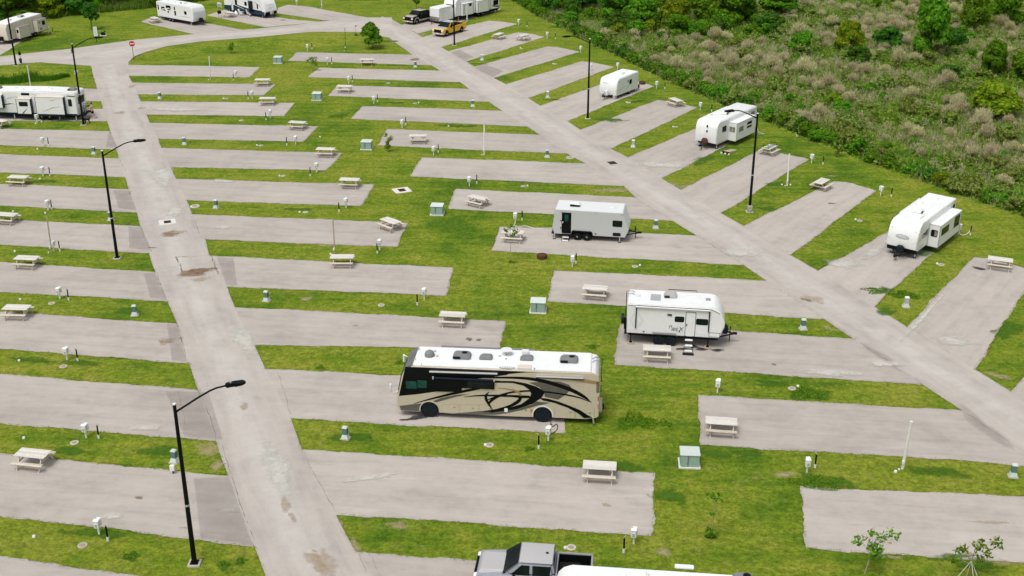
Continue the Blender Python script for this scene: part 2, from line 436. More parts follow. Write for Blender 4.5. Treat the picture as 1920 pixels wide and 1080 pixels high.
def strip(name, left, right, z, mat, ang, rag=.06, seed=3, n=120):
    def resample(p):
        p = np.array(p); d = np.r_[0, np.cumsum(np.linalg.norm(np.diff(p, axis=0), axis=1))]; t = np.linspace(0, d[-1], n)
        return np.stack([np.interp(t, d, p[:, 0]), np.interp(t, d, p[:, 1])], 1)
    L = resample(left); Rr = resample(right); f, g = n1(seed), n1(seed + 1); rows = []; uvs = []
    for i in range(n):
        d = Rr[i] - L[i]; w_ = np.linalg.norm(d); d = d / w_
        a = L[i] + d * f(i * .9) * rag; b_ = Rr[i] + d * g(i * .9) * rag
        for k in range(7): rows.append(a + (b_ - a) * k / 6); uvs.append(k / 6)
    c = np.mean(rows, 0); ca, sa = math.cos(R(-ang)), math.sin(R(-ang))
    lv = [((p[0] - c[0]) * ca - (p[1] - c[1]) * sa, (p[0] - c[0]) * sa + (p[1] - c[1]) * ca, 0) for p in rows]
    ff = [(i * 7 + k, i * 7 + k + 1, i * 7 + k + 8, i * 7 + k + 7) for i in range(n - 1) for k in range(6)]
    me = bpy.data.meshes.new(name); me.from_pydata(lv, [], ff)
    bm = bmesh.new(); bm.from_mesh(me); bm.normal_update()
    if bm.faces[:][0].normal.z < 0: bmesh.ops.reverse_faces(bm, faces=bm.faces[:])
    bm.to_mesh(me); bm.free()
    uv = me.uv_layers.new(name='across')
    for lp in me.loops: uv.data[lp.index].uv = (uvs[lp.vertex_index], 0)
    for q in (L, Rr):
        for i in range(n - 1): EDGES.append((q[i], q[i + 1]))
    o = mesh_obj(name, me, mat); o.location = (c[0], c[1], z); o.rotation_euler = (0, 0, R(ang)); return o

# ---- parking pads, corner pixels near/far
def pw(*pts): return [G2(p) for p in pts]
PADS = []
def pad(*pts, ang=PAD_A, seed=[0], keep=()):
    seed[0] += 1; o = kind(sheet('parking_pad', pw(*pts), .012, 'pad_paving', ang, .115, seed[0] * 13 + 5, keep), 'structure'); PADS.append(o); return o
# left of the left lane
LP = [((-60, 164), (160, 166), (190, 167), (192, 190), (-60, 188)), ((-60, 204), (160, 205), (200, 204), (210, 228), (-60, 226)), ((-60, 240), (206, 246), (224, 281), (-60, 270)),
      ((-60, 287), (223, 297), (244, 333), (-60, 321)), ((-60, 342), (241, 355), (262, 399), (-60, 383)), ((-60, 409), (264, 424), (290, 476), (-60, 456)), ((-60, 487), (290, 510), (320, 566), (-60, 544)),
      ((-60, 580), (332, 607), (356, 682), (-60, 650)), ((-60, 696), (370, 731), (420, 830), (-60, 788)), ((-60, 845), (427, 892), (492, 1028), (-60, 960)), ((-60, 1036), (262, 1080), (262, 1190), (-60, 1170))]
for q in LP: pad(*q)
ML = [((235, 122), (400, 124), (488, 126), (466, 145), (450, 145), (235, 142)), ((244, 155), (518, 158), (495, 179), (252, 177)), ((258, 190), (553, 193), (533, 218), (265, 215)),
      ((272, 230), (597, 237), (568, 266), (285, 260)), ((292, 277), (643, 287), (611, 320), (308, 313)), ((318, 335), (702, 346), (677, 387), (338, 375)),
      ((346, 401), (765, 418), (746, 463), (372, 449)), ((380, 479), (850, 502), (836, 555), (412, 537)), ((425, 575), (948, 602), (936, 655), (462, 647)),
      ((480, 691), (755, 704), (1068, 722), (1060, 813), (530, 784)), ((550, 841), (880, 863), (1229, 887), (1222, 1005), (615, 964)), ((650, 1034), (900, 1053), (1190, 1072), (1180, 1230), (740, 1190))]
for q in ML: pad(*q)
MR = [((557, 98), (785, 103), (822, 123), (540, 114)), ((599, 127), (838, 133), (876, 155), (577, 145)), ((632, 160), (893, 167), (930, 192), (614, 180)), ((680, 199), (955, 208), (1000, 238), (657, 223)),
      ((726, 242), (1026, 253), (1075, 289), (707, 273)), ((790, 295), (1112, 307), (1185, 350), (769, 331)), ((855, 354), (1208, 371), (1275, 415), (840, 392)), ((937, 425), (1320, 442), (1412, 499), (920, 470)),
      ((1039, 507), (1452, 527), (1562, 600), (1027, 565)), ((1163, 608), (1616, 636), (1745, 722), (1152, 684)), ((1309, 741), (1820, 770), (1990, 880), (1890, 872), (1702, 857), (1311, 834)),
      ((1500, 912), (1990, 934), (1990, 1058), (1800, 1050), (1511, 1027))]
for q in MR: pad(*q)
def far(p, dist, ang=RPAD_A):
    a = G2(p); return (a[0] + dist * math.cos(R(ang)), a[1] + dist * math.sin(R(ang)))
RP = [((752, 47), (800, 34), (870, 14), (910, 6), (940, 17), (850, 46), (783, 63)), ((788, 71), (850, 54), (918, 38.7), (943, 41), (970, 45), (826, 89)), ((838, 97), (970, 61), (990, 62.5), (1022, 69), (872, 116)),
      ((886, 126), (1027, 87), (1045, 88), (1087, 97), (924, 147)), ((946, 159), (1091, 115), (1110, 117), (1152, 126), (989, 185)), ((1011, 199), (1160, 146), (1180, 147), (1226, 162), (1062, 228)),
      ((1086, 244), (1233, 187.5), (1255, 190), (1308, 202), (1144, 280)), ((1176, 296), (1335, 227), (1360, 229), (1418, 245), (1238, 336)), ((1275, 357), (1423, 282), (1450, 284), (1517, 299), (1350, 401)),
      ((1392, 425), (1563, 340), (1590, 342), (1643, 358), (1480, 480)), ((1530, 509), (1722, 405), (1748, 407), (1790, 436), (1637, 577)), ((1699, 615), (1825, 482), (1850, 484), (1945, 508), (1827, 695)),
      ((1894, 737), (2010, 590), (2080, 600), (2040, 820))]
for q in RP: pad(*q, ang=RPAD_A)
TP = [((264, 41), (282, 34), (330, 36), (385, 43), (455, 56), (367, 65)), ((387, 29), (419, 19), (470, 19), (522, 33), (560, 38), (605, 41), (498, 51)), ((521, 15), (540, 9), (575, 12), (690, 33), (610, 40), (602, 37), (520, 25)),
      ((-60, 92), (-20, 70), (40, 58), (84, 50), (84, 57), (40, 78), (15, 95), (-10, 108))]
for q in TP: pad(*q, ang=-37)

# ---- lanes
lane_l = strip('road', pw((560, 1290), (497, 1080), (479, 1027), (427, 891), (370, 730), (332, 606), (290, 509), (264, 423), (241, 354), (223, 296), (206, 245), (193, 203), (181, 166), (171, 124), (160, 112)),
               pw((850, 1290), (700, 1080), (665, 1032), (630, 965), (566, 842), (545, 785), (497, 692), (478, 648), (440, 575), (425, 538), (392, 479), (385, 449), (360, 401), (351, 376), (329, 335), (320, 313), (303, 276), (296, 260), (281, 230), (265, 190), (248, 155), (242, 143), (241, 122), (244, 106)),
               .018, 'road_paving', ROAD_A, .05, 3)
lane_r = strip('road', pw((2080, 952), (1802, 769), (1729, 721), (1599, 635), (1546, 599), (1436, 526), (1395, 498), (1305, 441), (1260, 414), (1191, 370), (1169, 349), (1097, 306), (1062, 288), (1010, 252), (987, 237), (940, 207), (916, 191), (878, 166), (862, 154), (824, 132), (808, 122), (772, 102), (735, 75), (722, 64), (700, 52)),
               pw((2080, 848), (1899, 737), (1831, 695), (1704, 615), (1642, 577), (1535, 509), (1484, 480), (1396, 425), (1354, 401), (1279, 357), (1241, 336), (1180, 296), (1147, 280), (1089, 244), (1065, 228), (1014, 199), (992, 185), (949, 158), (927, 147), (889, 125), (875, 116), (840, 96), (826, 88), (790, 69), (782, 64), (752, 46), (730, 34), (716, 31)),
               .018, 'road_paving', ROAD_A, .05, 9)
lane_t = strip('road', pw((-120, 124), (0, 106), (137, 91), (250, 75), (367, 64), (480, 54), (560, 46), (616, 39), (690, 33), (735, 33)),
               pw((-120, 142), (0, 123), (75, 117), (140, 122), (190, 124), (241, 117), (252, 106), (275, 97), (312, 87), (375, 78), (480, 70), (580, 60), (640, 60), (680, 61), (735, 72)),
               .024, 'road_paving', 25, .05, 15)
for o in (lane_l, lane_r, lane_t): kind(o, 'structure')

# ---- stains, patches and cracks lying on the paving (children of the lane)
def blob(name, px, rx, ry, mat, z=.03, ang=0.0, parent=None, seed=0, poly=None, wob=.25):
    c = G2(px) if poly is None else tuple(np.mean([G2(p) for p in poly], 0))
    r_ = np.random.default_rng(seed + 77); ph = r_.uniform(0, 6.28, 5)
    if poly is None:
        n = 28; rim = []
        for k in range(n):
            a = 2 * math.pi * k / n; q = 1 + wob * sum(math.sin(a * (j + 2) + ph[j]) / (j + 1.5) for j in range(5))
            x, y = rx * q * math.cos(a), ry * q * math.sin(a); ca, sa = math.cos(R(ang)), math.sin(R(ang))
            rim.append((x * ca - y * sa, x * sa + y * ca))
    else:
        rim = []
        P_ = [np.array(G2(p)) - c for p in poly]
        for i in range(len(P_)):
            for k in range(6): rim.append(tuple(P_[i] + (P_[(i + 1) % len(P_)] - P_[i]) * k / 6))
        n = len(rim)
    inner = .55 if poly is None else .93
    vs = [(0, 0, 0)] + [(x * inner, y * inner, 0) for x, y in rim] + [(x, y, 0) for x, y in rim]
    ff = [(0, 1 + k, 1 + (k + 1) % n) for k in range(n)] + [(1 + k, 1 + n + k, 1 + n + (k + 1) % n, 1 + (k + 1) % n) for k in range(n)]
    me = bpy.data.meshes.new(name); me.from_pydata(vs, [], ff)
    bm = bmesh.new(); bm.from_mesh(me); bm.normal_update()
    fl = [f for f in bm.faces if f.normal.z < 0]
    if fl: bmesh.ops.reverse_faces(bm, faces=fl)
    bm.to_mesh(me); bm.free()
    uv = me.uv_layers.new(name='across')
    val = [.85] + [.55] * n + [.05] * n
    for lp in me.loops: uv.data[lp.index].uv = (val[lp.vertex_index], 0)
    o = mesh_obj(name, me, mat)
    o.location = (c[0], c[1], z)
    if parent:
        o.parent = parent
        o.matrix_parent_inverse = (Matrix.Translation(parent.location) @ Matrix.Rotation(parent.rotation_euler.z, 4, 'Z')).inverted()
    return o
zz = [.030]
def nz(): zz[0] += .0004; return zz[0]
for i, (px, rx, ry, a, m) in enumerate([((318, 439), 1.05, .75, 20, 'mud'), ((332, 436), .9, .5, 20, 'silt'), ((364, 512), 1.55, .9, 15, 'mud'), ((372, 508), 1.0, .6, 15, 'mud'), ((385, 505), 1.0, .3, 15, 'mud'), ((375, 524), .9, .5, 10, 'silt'),
        ((607, 1058), .55, 1.7, 22, 'silt'), ((590, 1052), .5, 1.0, 30, 'silt'), ((535, 946), .3, 1.0, 22, 'silt'), ((548, 970), .2, .6, 22, 'silt'), ((458, 763), .3, .5, 0, 'silt'), ((312, 640), .5, .45, 10, 'mud'),
        ((261, 934), .28, .14, 0, 'mud'), ((345, 990), .3, .12, 0, 'silt'), ((286, 465), .35, .2, 0, 'mud'), ((310, 640), .7, .6, 0, 'silt'), ((1525, 562), 1.0, .7, -50, 'silt'), ((1512, 563), .5, .3, -30, 'mud'), ((1452, 684), .2, .16, 0, 'mud'), ((1843, 800), .7, 2.6, 15, 'dark_asphalt'),
        ((1655, 670), .5, 2.2, 20, 'dark_asphalt'), ((1857, 980), 1.2, .18, -6, 'silt'), ((1137, 947), .25, .2, 0, 'silt'), ((225, 212), .9, .7, 0, 'silt'), ((248, 162), .6, .9, 20, 'silt'), ((265, 203), .5, .9, 20, 'silt'),
        ((1560, 382), .45, .3, 10, 'mud'), ((666, 611), .35, .2, 0, 'silt'), ((880, 637), .3, .3, 0, 'crack'), ((898, 638), .2, .2, 0, 'crack'), ((1775, 112), .4, .3, 0, 'mud'), ((778, 112), .9, .8, 0, 'mud'), ((1145, 350), .0, .0, 0, 'mud'),
        ((785, 783), .9, .32, 15, 'oil'), ((757, 788), .3, .14, 0, 'oil'), ((1277, 655), .45, .22, 0, 'oil'), ((1318, 655), .6, .3, 0, 'oil'), ((1345, 657), .6, .22, 0, 'oil'), ((1300, 650), .4, .3, 0, 'oil'), ((1836, 504), .55, .35, -40, 'oil'),
        ((530, 38), .5, .3, 0, 'oil'), ((611, 39), .8, .25, 20, 'oil'),
        ((690, 897), 2.0, .28, 12, 'pale_dust'), ((305, 330), 1.4, 3.5, 22, 'pale_dust'), ((328, 398), 1.0, 1.4, 0, 'pale_dust'), ((520, 880), .9, 3.0, 22, 'pale_dust'), ((458, 640), .9, 2.6, 22, 'pale_dust'), ((420, 427), 1.1, .5, -5, 'pale_dust'),
        ((1640, 472), .6, 2.2, -35, 'pale_dust'), ((1580, 495), 1.4, 1.2, -30, 'pale_dust'), ((1790, 640), 1.6, .9, -20, 'pale_dust'), ((1735, 590), .25, 5.5, -35, 'pale_dust'), ((1240, 310), 3.0, 1.2, 0, 'pale_dust'), ((330, 206), 4.0, .8, -4, 'pale_dust'), ((1390, 475), 2.0, .9, 0, 'pale_dust'),
        ((430, 957), .7, .35, 0, 'pale_dust'), ((210, 970), .7, .3, 0, 'pale_dust'), ((272, 803), 1.2, .4, -6, 'pale_dust'), ((420, 340), 1.6, .5, -5, 'pale_dust'), ((1560, 700), 2.2, .6, -7, 'pale_dust'), ((1660, 683), 1.8, .5, -7, 'pale_dust')]):
    if rx: blob('ground_stain', px, rx, ry, m, nz(), a, lane_r if px[0] > 640 else lane_l, i)
for poly in [((362, 897), (430, 893), (475, 1025), (375, 1012)), ((308, 733), (392, 735), (420, 828), (345, 820)), ((312, 607), (334, 608), (350, 681), (322, 677)), ((268, 512), (290, 511), (314, 565), (282, 560)),
             ((240, 425), (266, 425), (286, 473), (242, 466)), ((406, 482), (438, 484), (445, 536), (424, 535)), ((212, 357), (242, 357), (258, 396), (222, 392)), ((203, 249), (208, 248), (221, 278), (198, 277)), 
             ((888, 128), (925, 146), (945, 134), (905, 118)), ((842, 98), (872, 115), (890, 108), (862, 93))]:
    blob('paving_patch', None, 0, 0, 'dark_asphalt', nz(), 0, lane_l if poly[0][0] < 640 else lane_r, 0, poly)
def crack(pts, wd, z):
    P_ = catmull([G2(p) for p in pts], 10); mb = []; f = n1(int(wd * 1e5) + len(P_)); rim = []; r2 = []
    for i, p in enumerate(P_):
        d = P_[min(i + 1, len(P_) - 1)] - P_[max(i - 1, 0)]; d = d / (np.linalg.norm(d) + 1e-9); nn = np.array([-d[1], d[0]])
        q = p + nn * f(i * .8) * .05; h = wd * .62 * (.4 + .5 * abs(f(i * 1.7 + 3)))
        rim.append(q + nn * h); r2.append(q - nn * h)
    c = P_[len(P_) // 2]; n = len(rim)
    vs = [(p[0] - c[0], p[1] - c[1], 0) for p in rim] + [(p[0] - c[0], p[1] - c[1], 0) for p in r2]
    me = bpy.data.meshes.new('crack'); me.from_pydata(vs, [], [(i, n + i, n + i + 1, i + 1) for i in range(n - 1)])
    uv = me.uv_layers.new(name='across')
    for lp in me.loops: uv.data[lp.index].uv = (.36, 0)
    o = mesh_obj('crack', me, 'crack'); o.location = (c[0], c[1], z); pr = lane_l if pts[0][0] < 640 else lane_r
    o.parent = pr; o.matrix_parent_inverse = (Matrix.Translation(pr.location) @ Matrix.Rotation(pr.rotation_euler.z, 4, 'Z')).inverted()
for pts, wd in [(((570, 850), (598, 905), (630, 963)), .035), (((330, 482), (338, 500), (341, 510)), .14), (((331, 483), (370, 481), (396, 479)), .11), (((396, 480), (404, 500), (409, 515)), .13), (((670, 1038), (682, 1060), (690, 1080)), .03), (((690, 1037), (703, 1060), (715, 1085)), .025),
                (((366, 416), (375, 440), (384, 450)), .045), (((262, 425), (275, 455), (285, 474)), .03), (((415, 833), (445, 925), (478, 1022)), .045), (((386, 760), (396, 790), (405, 825)), .04), (((335, 735), (342, 770), (350, 810)), .02), (((1600, 636), (1650, 668), (1728, 720)), .03),
                (((1704, 615), (1760, 650), (1790, 668)), .03), (((1810, 775), (1870, 815), (1930, 855)), .03), (((1190, 372), (1230, 396), (1262, 416)), .035), (((1310, 442), (1345, 468), (1395, 497)), .04), (((1376, 456), (1384, 454), (1400, 458), (1405, 465)), .04), (((1545, 600), (1500, 570), (1460, 543)), .03),
                (((295, 512), (305, 545), (312, 562)), .04), (((1000, 245), (1050, 280), (1075, 292)), .03), (((865, 128), (880, 138), (890, 142)), .05), (((225, 300), (232, 315), (238, 330)), .04), (((334, 610), (345, 650), (350, 678)), .03), (((520, 700), (535, 740), (545, 780)), .03)]:
    crack(pts, wd, nz())
GR = bpy.data.objects['ground']
def soil(px, rx, ry, a, m='bare_sand', i=0): blob('bare_patch' if m == 'bare_sand' else 'lush_patch', px, rx, ry, m, .004 + i * .00025, a, GR, 100 + i)
for i, (px, rx, ry, a) in enumerate([((396, 842), 1.0, .9, 20), ((408, 872), .5, .6, 0), ((740, 905), .0, 0, 0), ((745, 985), .8, .4, 0), ((1880, 1046), 3.0, .6, -6), ((1660, 1044), .8, .2, -6), ((1470, 890), .8, .35, 0), ((1290, 350), 1.4, .8, -20), ((1160, 357), 2.6, .8, 0), ((1258, 345), .8, .7, 0),
        ((1070, 296), .8, .55, 0), ((1500, 505), .8, .3, 0), ((1555, 615), .7, .4, -30), ((790, 64), 1.3, .8, 0), ((740, 78), 1.2, 2.2, 50), ((665, 1025), .4, .8, 20), ((610, 460), .9, .3, 0), ((1875, 705), 1.2, .4, -40), ((1560, 330), .7, .3, 0), ((635, 985), .3, .8, 20),
        ((575, 560), .6, .4, 0), ((590, 870), 1.0, .35, 0), ((1245, 1035), .5, .4, 0), ((240, 935), 0, 0, 0), ((230, 960), 0, 0, 0), ((1895, 985), 0, 0, 0), ((1445, 445), 0, 0, 0)]):
    if rx: soil(px, rx, ry, a, 'bare_sand', i)
for i, (px, rx, ry, a) in enumerate([((1520, 740), 1.6, .9, -10), ((1500, 733), 1.0, .6, 0), ((1700, 553), 1.3, .8, -10), ((1660, 545), .9, .7, -20), ((1545, 905), 2.0, .9, 0), ((1760, 885), 1.8, .7, -5), ((240, 583), 1.3, .6, 0), ((85, 340), 1.6, .6, 0), ((1170, 875), 1.4, .6, -5), ((1255, 930), 1.3, .7, 0), ((1410, 530), 0, 0, 0),
        ((1440, 392), 1.2, .6, 0), ((1455, 345), 1.5, .7, 10), ((1320, 300), 2.0, .9, 45), ((1145, 225), 2.2, .9, 0), ((1040, 187), 1.5, .5, 0), ((925, 110), 1.6, .6, 40), ((635, 218), 1.6, .8, 0), ((550, 330), 0, 0, 0), ((1835, 190), 0, 0, 0), ((860, 236), 2.6, .7, 0), ((1890, 620), 1.6, 1.0, 50),
        ((715, 78), 3.0, 1.2, 0), ((740, 193), 2.0, .4, 0), ((1195, 190), 1.2, .6, 30), ((1740, 470), 1.6, .8, 45), ((560, 393), 1.4, .5, 0), ((100, 60), 2.0, .5, 30), ((330, 840), 0, 0, 0), ((660, 820), 1.4, .7, 0), ((980, 270), 0, 0, 0), ((1830, 1060), 1.2, .5, 0), ((1780, 1045), 1.2, .4, 0), ((245, 1045), .5, .4, 0), ((420, 1060), .4, .4, 0), ((450, 1055), .35, .35, 0),
        ((650, 640), 0, 0, 0), ((1345, 720), 0, 0, 0), ((1450, 720), 1.4, .5, 0), ((1340, 850), 1.6, .5, -5), ((1400, 850), 1.2, .4, -5), ((900, 120), 1.2, .4, 0), ((745, 122), 2.0, .35, 0), ((520, 240), 0, 0, 0), ((230, 960), 0, 0, 0), ((1660, 585), 1.1, .6, 40), ((990, 380), 0, 0, 0), ((60, 675), 1.6, .5, -8), ((150, 680), 1.5, .5, -8), ((180, 1000), 1.8, .5, -10), ((130, 845), 1.5, .5, -8), ((300, 845), 1.5, .6, -8)]):
    if rx: soil(px, rx, ry, a, 'lush', i + 40)

# ---- scrubland beyond the mown grass
SCR = [(930, -12), (955, 0), (1010, 32), (1100, 78), (1180, 118), (1250, 152), (1330, 188), (1400, 216), (1490, 252), (1570, 283), (1640, 310), (1700, 332), (1800, 368), (1920, 407), (2060, 452)]
SCRW = [G2(p) for p in SCR]
def scrub_side(x, y):
    """metres beyond the mown edge (positive inside the scrub)"""
    best = -1e9; px_, py_ = x, y; dmin = 1e9; sgn = 1
    for (ax, ay), (bx, by) in zip(SCRW[:-1], SCRW[1:]):
        dx, dy = bx - ax, by - ay; L2 = dx * dx + dy * dy; t = max(0, min(1, ((px_ - ax) * dx + (py_ - ay) * dy) / L2))
        qx, qy = ax + t * dx, ay + t * dy; d = math.hypot(px_ - qx, py_ - qy)
        if d < dmin: dmin = d; sgn = 1 if (dx * (py_ - ay) - dy * (px_ - ax)) > 0 else -1
    return dmin * sgn
_e0, _e1 = np.array(SCRW[0]), np.array(SCRW[-1])
sp = [tuple(p) for p in SCRW] + [(300, 40), (700, 300), (500, 700), (-20, 700)]
kind(sheet('scrubland_ground', sp, .006, 'scrub_soil', 0, .25, 401, keep=set(range(40))), 'structure')
SCL = [(-80, 52), (0, 48), (84, 37), (150, 28), (292, 15), (372, 4), (430, -5)]
SCLW = [G2(p) for p in SCL]
kind(sheet('scrubland_ground', [tuple(p) for p in SCLW] + [(-90, 420), (-420, 420), (-320, 160)], .006, 'scrub_soil', 0, .3, 402, keep=set(range(40))), 'structure')

# ================================================================ THINGS
# ---- lamp posts
def lamp_post(base, arm_ang, label, box=False, arm=True):
    g = G(*base); r = empty('street_lamp', (g[0], g[1], 0)); tag(r, label, 'street lamp', 'black lamp posts')
    MB().box(-.30, .30, -.30, .30, -.05, .07).build('footing', 'concrete', r, bevel=.015)
    pl = MB().tube([(0, 0, .07), (0, 0, 3.4), (0, 0, 8.85)], [.125, .108, .078], 10).build('pole', 'steel_black', r)
    MB().box(-.19, .19, -.19, .19, .07, .13).build('base_plate', 'steel_black', pl, bevel=.01)
    MB().lathe([(.03, 0), (.085, 0), (.085, .05), (.03, .08)], 'z', 10, (0, 0, 8.85)).build('pole_cap', 'plastic_white', pl)
    MB().tube([(0, 0, 3.35), (0, 0, 3.45)], .118, 10).build('collar', 'plastic_grey', pl)
    if box: MB().box(-.20, .20, -.26, .14, .1, .62).build('junction_box', 'concrete', r, bevel=.04)
    a = R(arm_ang); ca, sa = math.cos(a), math.sin(a)
    P_ = [(0, 0, 8.45), (.35, 0, 8.62), (1.0, 0, 8.95), (1.65, 0, 9.24), (1.95, 0, 9.32), (2.45, 0, 9.36)]
    W_ = lambda q: (q[0] * ca - q[1] * sa, q[0] * sa + q[1] * ca, q[2])
    MB().tube([W_(q) for q in P_], [.055, .05, .048, .046, .045, .045], 8).build('arm', 'steel_black', r)
    hd = MB(); rings = []
    for x, wd, z0, z1 in ((2.35, .07, 9.31, 9.41), (2.42, .13, 9.28, 9.45), (2.75, .14, 9.29, 9.47), (2.80, .18, 9.28, 9.45), (3.15, .19, 9.31, 9.43), (3.3, .10, 9.34, 9.41)):
        rings.append([W_((x, -wd, z0)), W_((x, wd, z0)), W_((x, wd, z1)), W_((x, -wd, z1))])
    h = hd.loft(rings).build('lamp_head', 'steel_black', r, bevel=.015)
    MB().tube([W_((2.62, 0, 9.44)), W_((2.62, 0, 9.54))], .05, 8).build('photocell', 'plastic_grey', h)
lamp_post((365, 1057), 22, 'tall black lamp post nearest the camera, beside the left lane')
lamp_post((220, 484), 22, 'black lamp post left of the lane beside the drain slab')
lamp_post((157, 234), 22, 'black lamp post in front of the long fifth wheel trailer at left edge')
lamp_post((30, 122.5), 112, 'black lamp post by the cream trailer at the top left corner')
lamp_post((852, 85), 202, 'black lamp post in front of the yellow pickup truck')
lamp_post((1102, 222), 202, 'black lamp post beside the small white trailer')
lamp_post((1405, 397), 202, 'black lamp post with pale box at its foot, before the white slide-out trailer', box=True)

# ---- picnic tables
def make_table():
    r = empty('picnic_table')
    for i in range(5):      # top boards
        y = -.36 + i * .18
        x = .915 if i in (0, 4) else .92
        MB().box(-x, x, y - .086, y + .086, .725, .765).build('table_board', 'wood_grey', r, bevel=.01, segs=1)
    for s in (-1, 1):
        for k in (0, 1):
            y = s * (.615 + k * .145)
            MB().box(-.915, .915, y - .068, y + .068, .425, .463).build('bench_board', 'wood', r, bevel=.01, segs=1)
    for x in (-.66, .66):
        MB().box(x - .02, x + .02, -.76, .76, .335, .425).build('bench_support', 'wood', r)
        MB().box(x - .02, x + .02, -.40, .40, .635, .725).build('top_support', 'wood', r)
        for s in (-1, 1):
            e = x + .042
            MB().prism([(e - .02, s * .70, 0), (e - .02, s * .81, 0), (e - .02, s * .33, .72), (e - .02, s * .22, .72)], (.04, 0, 0)).build('leg', 'wood', r)
        MB().tube([(x * .93, 0, .39), (x * .35, 0, .70)], .035, 4).build('brace', 'wood', r)
    return r
TBL = make_table(); tbl_used = [False]
def table_at(x, y, ang, label):
    r = TBL if not tbl_used[0] else copy_tree(TBL); tbl_used[0] = True
    r.location = (x, y, .012); r.rotation_euler = (0, 0, R(ang)); tag(r, label, 'picnic table', 'wooden picnic tables'); return r
def table_legs(x1, y1, x2, y2, label):
    a = np.array(G2((x1, y1))); c = np.array(G2((x2, y2))); d = c - a; d /= np.linalg.norm(d)
    m = (a + c) / 2 + np.array([-d[1], d[0]]) * .75
    return table_at(m[0], m[1], math.degrees(math.atan2(d[1], d[0])), label)
def table_axis(px, p1, p2, label):
    a = np.array(G2(p1)); c = np.array(G2(p2)); d = c - a; g = G2(px)
    return table_at(g[0], g[1], math.degrees(math.atan2(d[1], d[0])), label)
T_ = [((1098, 907, 1147, 910), 'pale picnic table on the empty pad in front of the motorhome'), ((33, 883, 70, 887), 'turned picnic table in the bottom left corner, nearest on the left pads'), ((8, 602, 43, 603), 'picnic table at the left edge, second nearest on the left pads'),
      ((29, 506, 59.5, 507.5), 'picnic table at the left edge, third nearest on the left pads'), ((-9, 422, 19, 424), 'picnic table cut by the left edge beside the leaning wooden pole'), ((17.5, 350, 40.5, 351), 'picnic table on grass at the left edge, fifth nearest on the left pads'),
      ((-20, 240, 2, 243), 'picnic table cut by the left edge below the long fifth wheel trailer'), ((482.5, 163, 499, 163), 'far picnic table on the second farthest pad right of the left lane'), ((488.7, 199, 511, 199), 'far picnic table on the third farthest pad right of the left lane'),
      ((541, 244.5, 566, 246), 'picnic table on the fourth farthest pad right of the left lane'), ((594, 296, 621, 297), 'picnic table on the fifth farthest pad right of the left lane'), ((637.5, 355, 668, 356), 'picnic table left of the drain slab in the central grass'),
      ((711, 430, 730, 437), 'slanted picnic table at the pad end behind a wooden pole'), ((621, 504.5, 659, 504.5), 'picnic table at the foot of the wooden pole in mid picture'), ((827, 615, 865, 617), 'picnic table on the pad directly behind the motorhome'),
      ((1094, 563, 1132, 566), 'picnic table on the empty pad behind the white trailer with steps'), ((1210, 680.5, 1252, 682.5), 'picnic table in front of the white trailer with steps'), ((1331, 821, 1372, 824), 'picnic table on the empty pad right of the green transformer, lower right'),
      ((873, 386, 900.5, 392.5), 'slanted picnic table on the empty pad behind the grey trailer'), ((944, 456, 973, 458), 'picnic table behind the thin sapling, left of the grey trailer'), ((771, 271, 795, 271), 'picnic table right of a small leafy sapling in mid picture'),
      ((631, 175, 655, 176), 'far picnic table on a pad left of the right lane'), ((1251.7, 198, 1261.7, 202), 'picnic table on the pad between the two white trailers at right'), ((1858, 507, 1887, 511), 'picnic table at the right edge, on the pad past the branded trailer'),
      ((675, 124, 699, 124), 'very pale picnic table standing in the grass near the top centre')]
for q, lb in T_: table_legs(*q, lb)
t24 = table_axis((1442, 289), (1447, 291), (1462, 284), 'picnic table with a black folded rack lying on it')
table_axis((1539, 354), (1541.7, 356.7), (1559, 346.7), 'picnic table on the pad left of the branded trailer with slide-out')
table_axis((935, 73), (935, 74.2), (947.5, 70), 'left one of two far picnic tables sharing a pad by the yellow pickup')
table_axis((981, 75.5), (980, 77.5), (995, 73.3), 'right one of two far picnic tables sharing a pad by the yellow pickup')
table_axis((291, 42.5), (280, 41), (291, 45), 'picnic table behind the far white trailer with black windows')
table_axis((431, 32), (420, 31), (433, 34.5), 'picnic table beside the white chairs and the kettle grill')
# folded rack on the table
r = empty('camp_rack', (t24.location.x, t24.location.y, .777), t24.rotation_euler.z); tag(r, 'black metal folding rack lying on a picnic table', 'rack')
MB().tube([(-.8, -.3, .02), (-.8, -.3, .34), (-.8, .3, .34), (-.8, .3, .02)], .025, 6).build('end_frame', 'steel_black', r)
MB().tube([(.75, -.32, .02), (.75, -.32, .30), (.75, .32, .30), (.75, .32, .02)], .025, 6).build('end_frame', 'steel_black', r)
MB().box(-.8, .75, -.2, .2, .015, .05).build('mat', 'midgrey', r, bevel=.01)

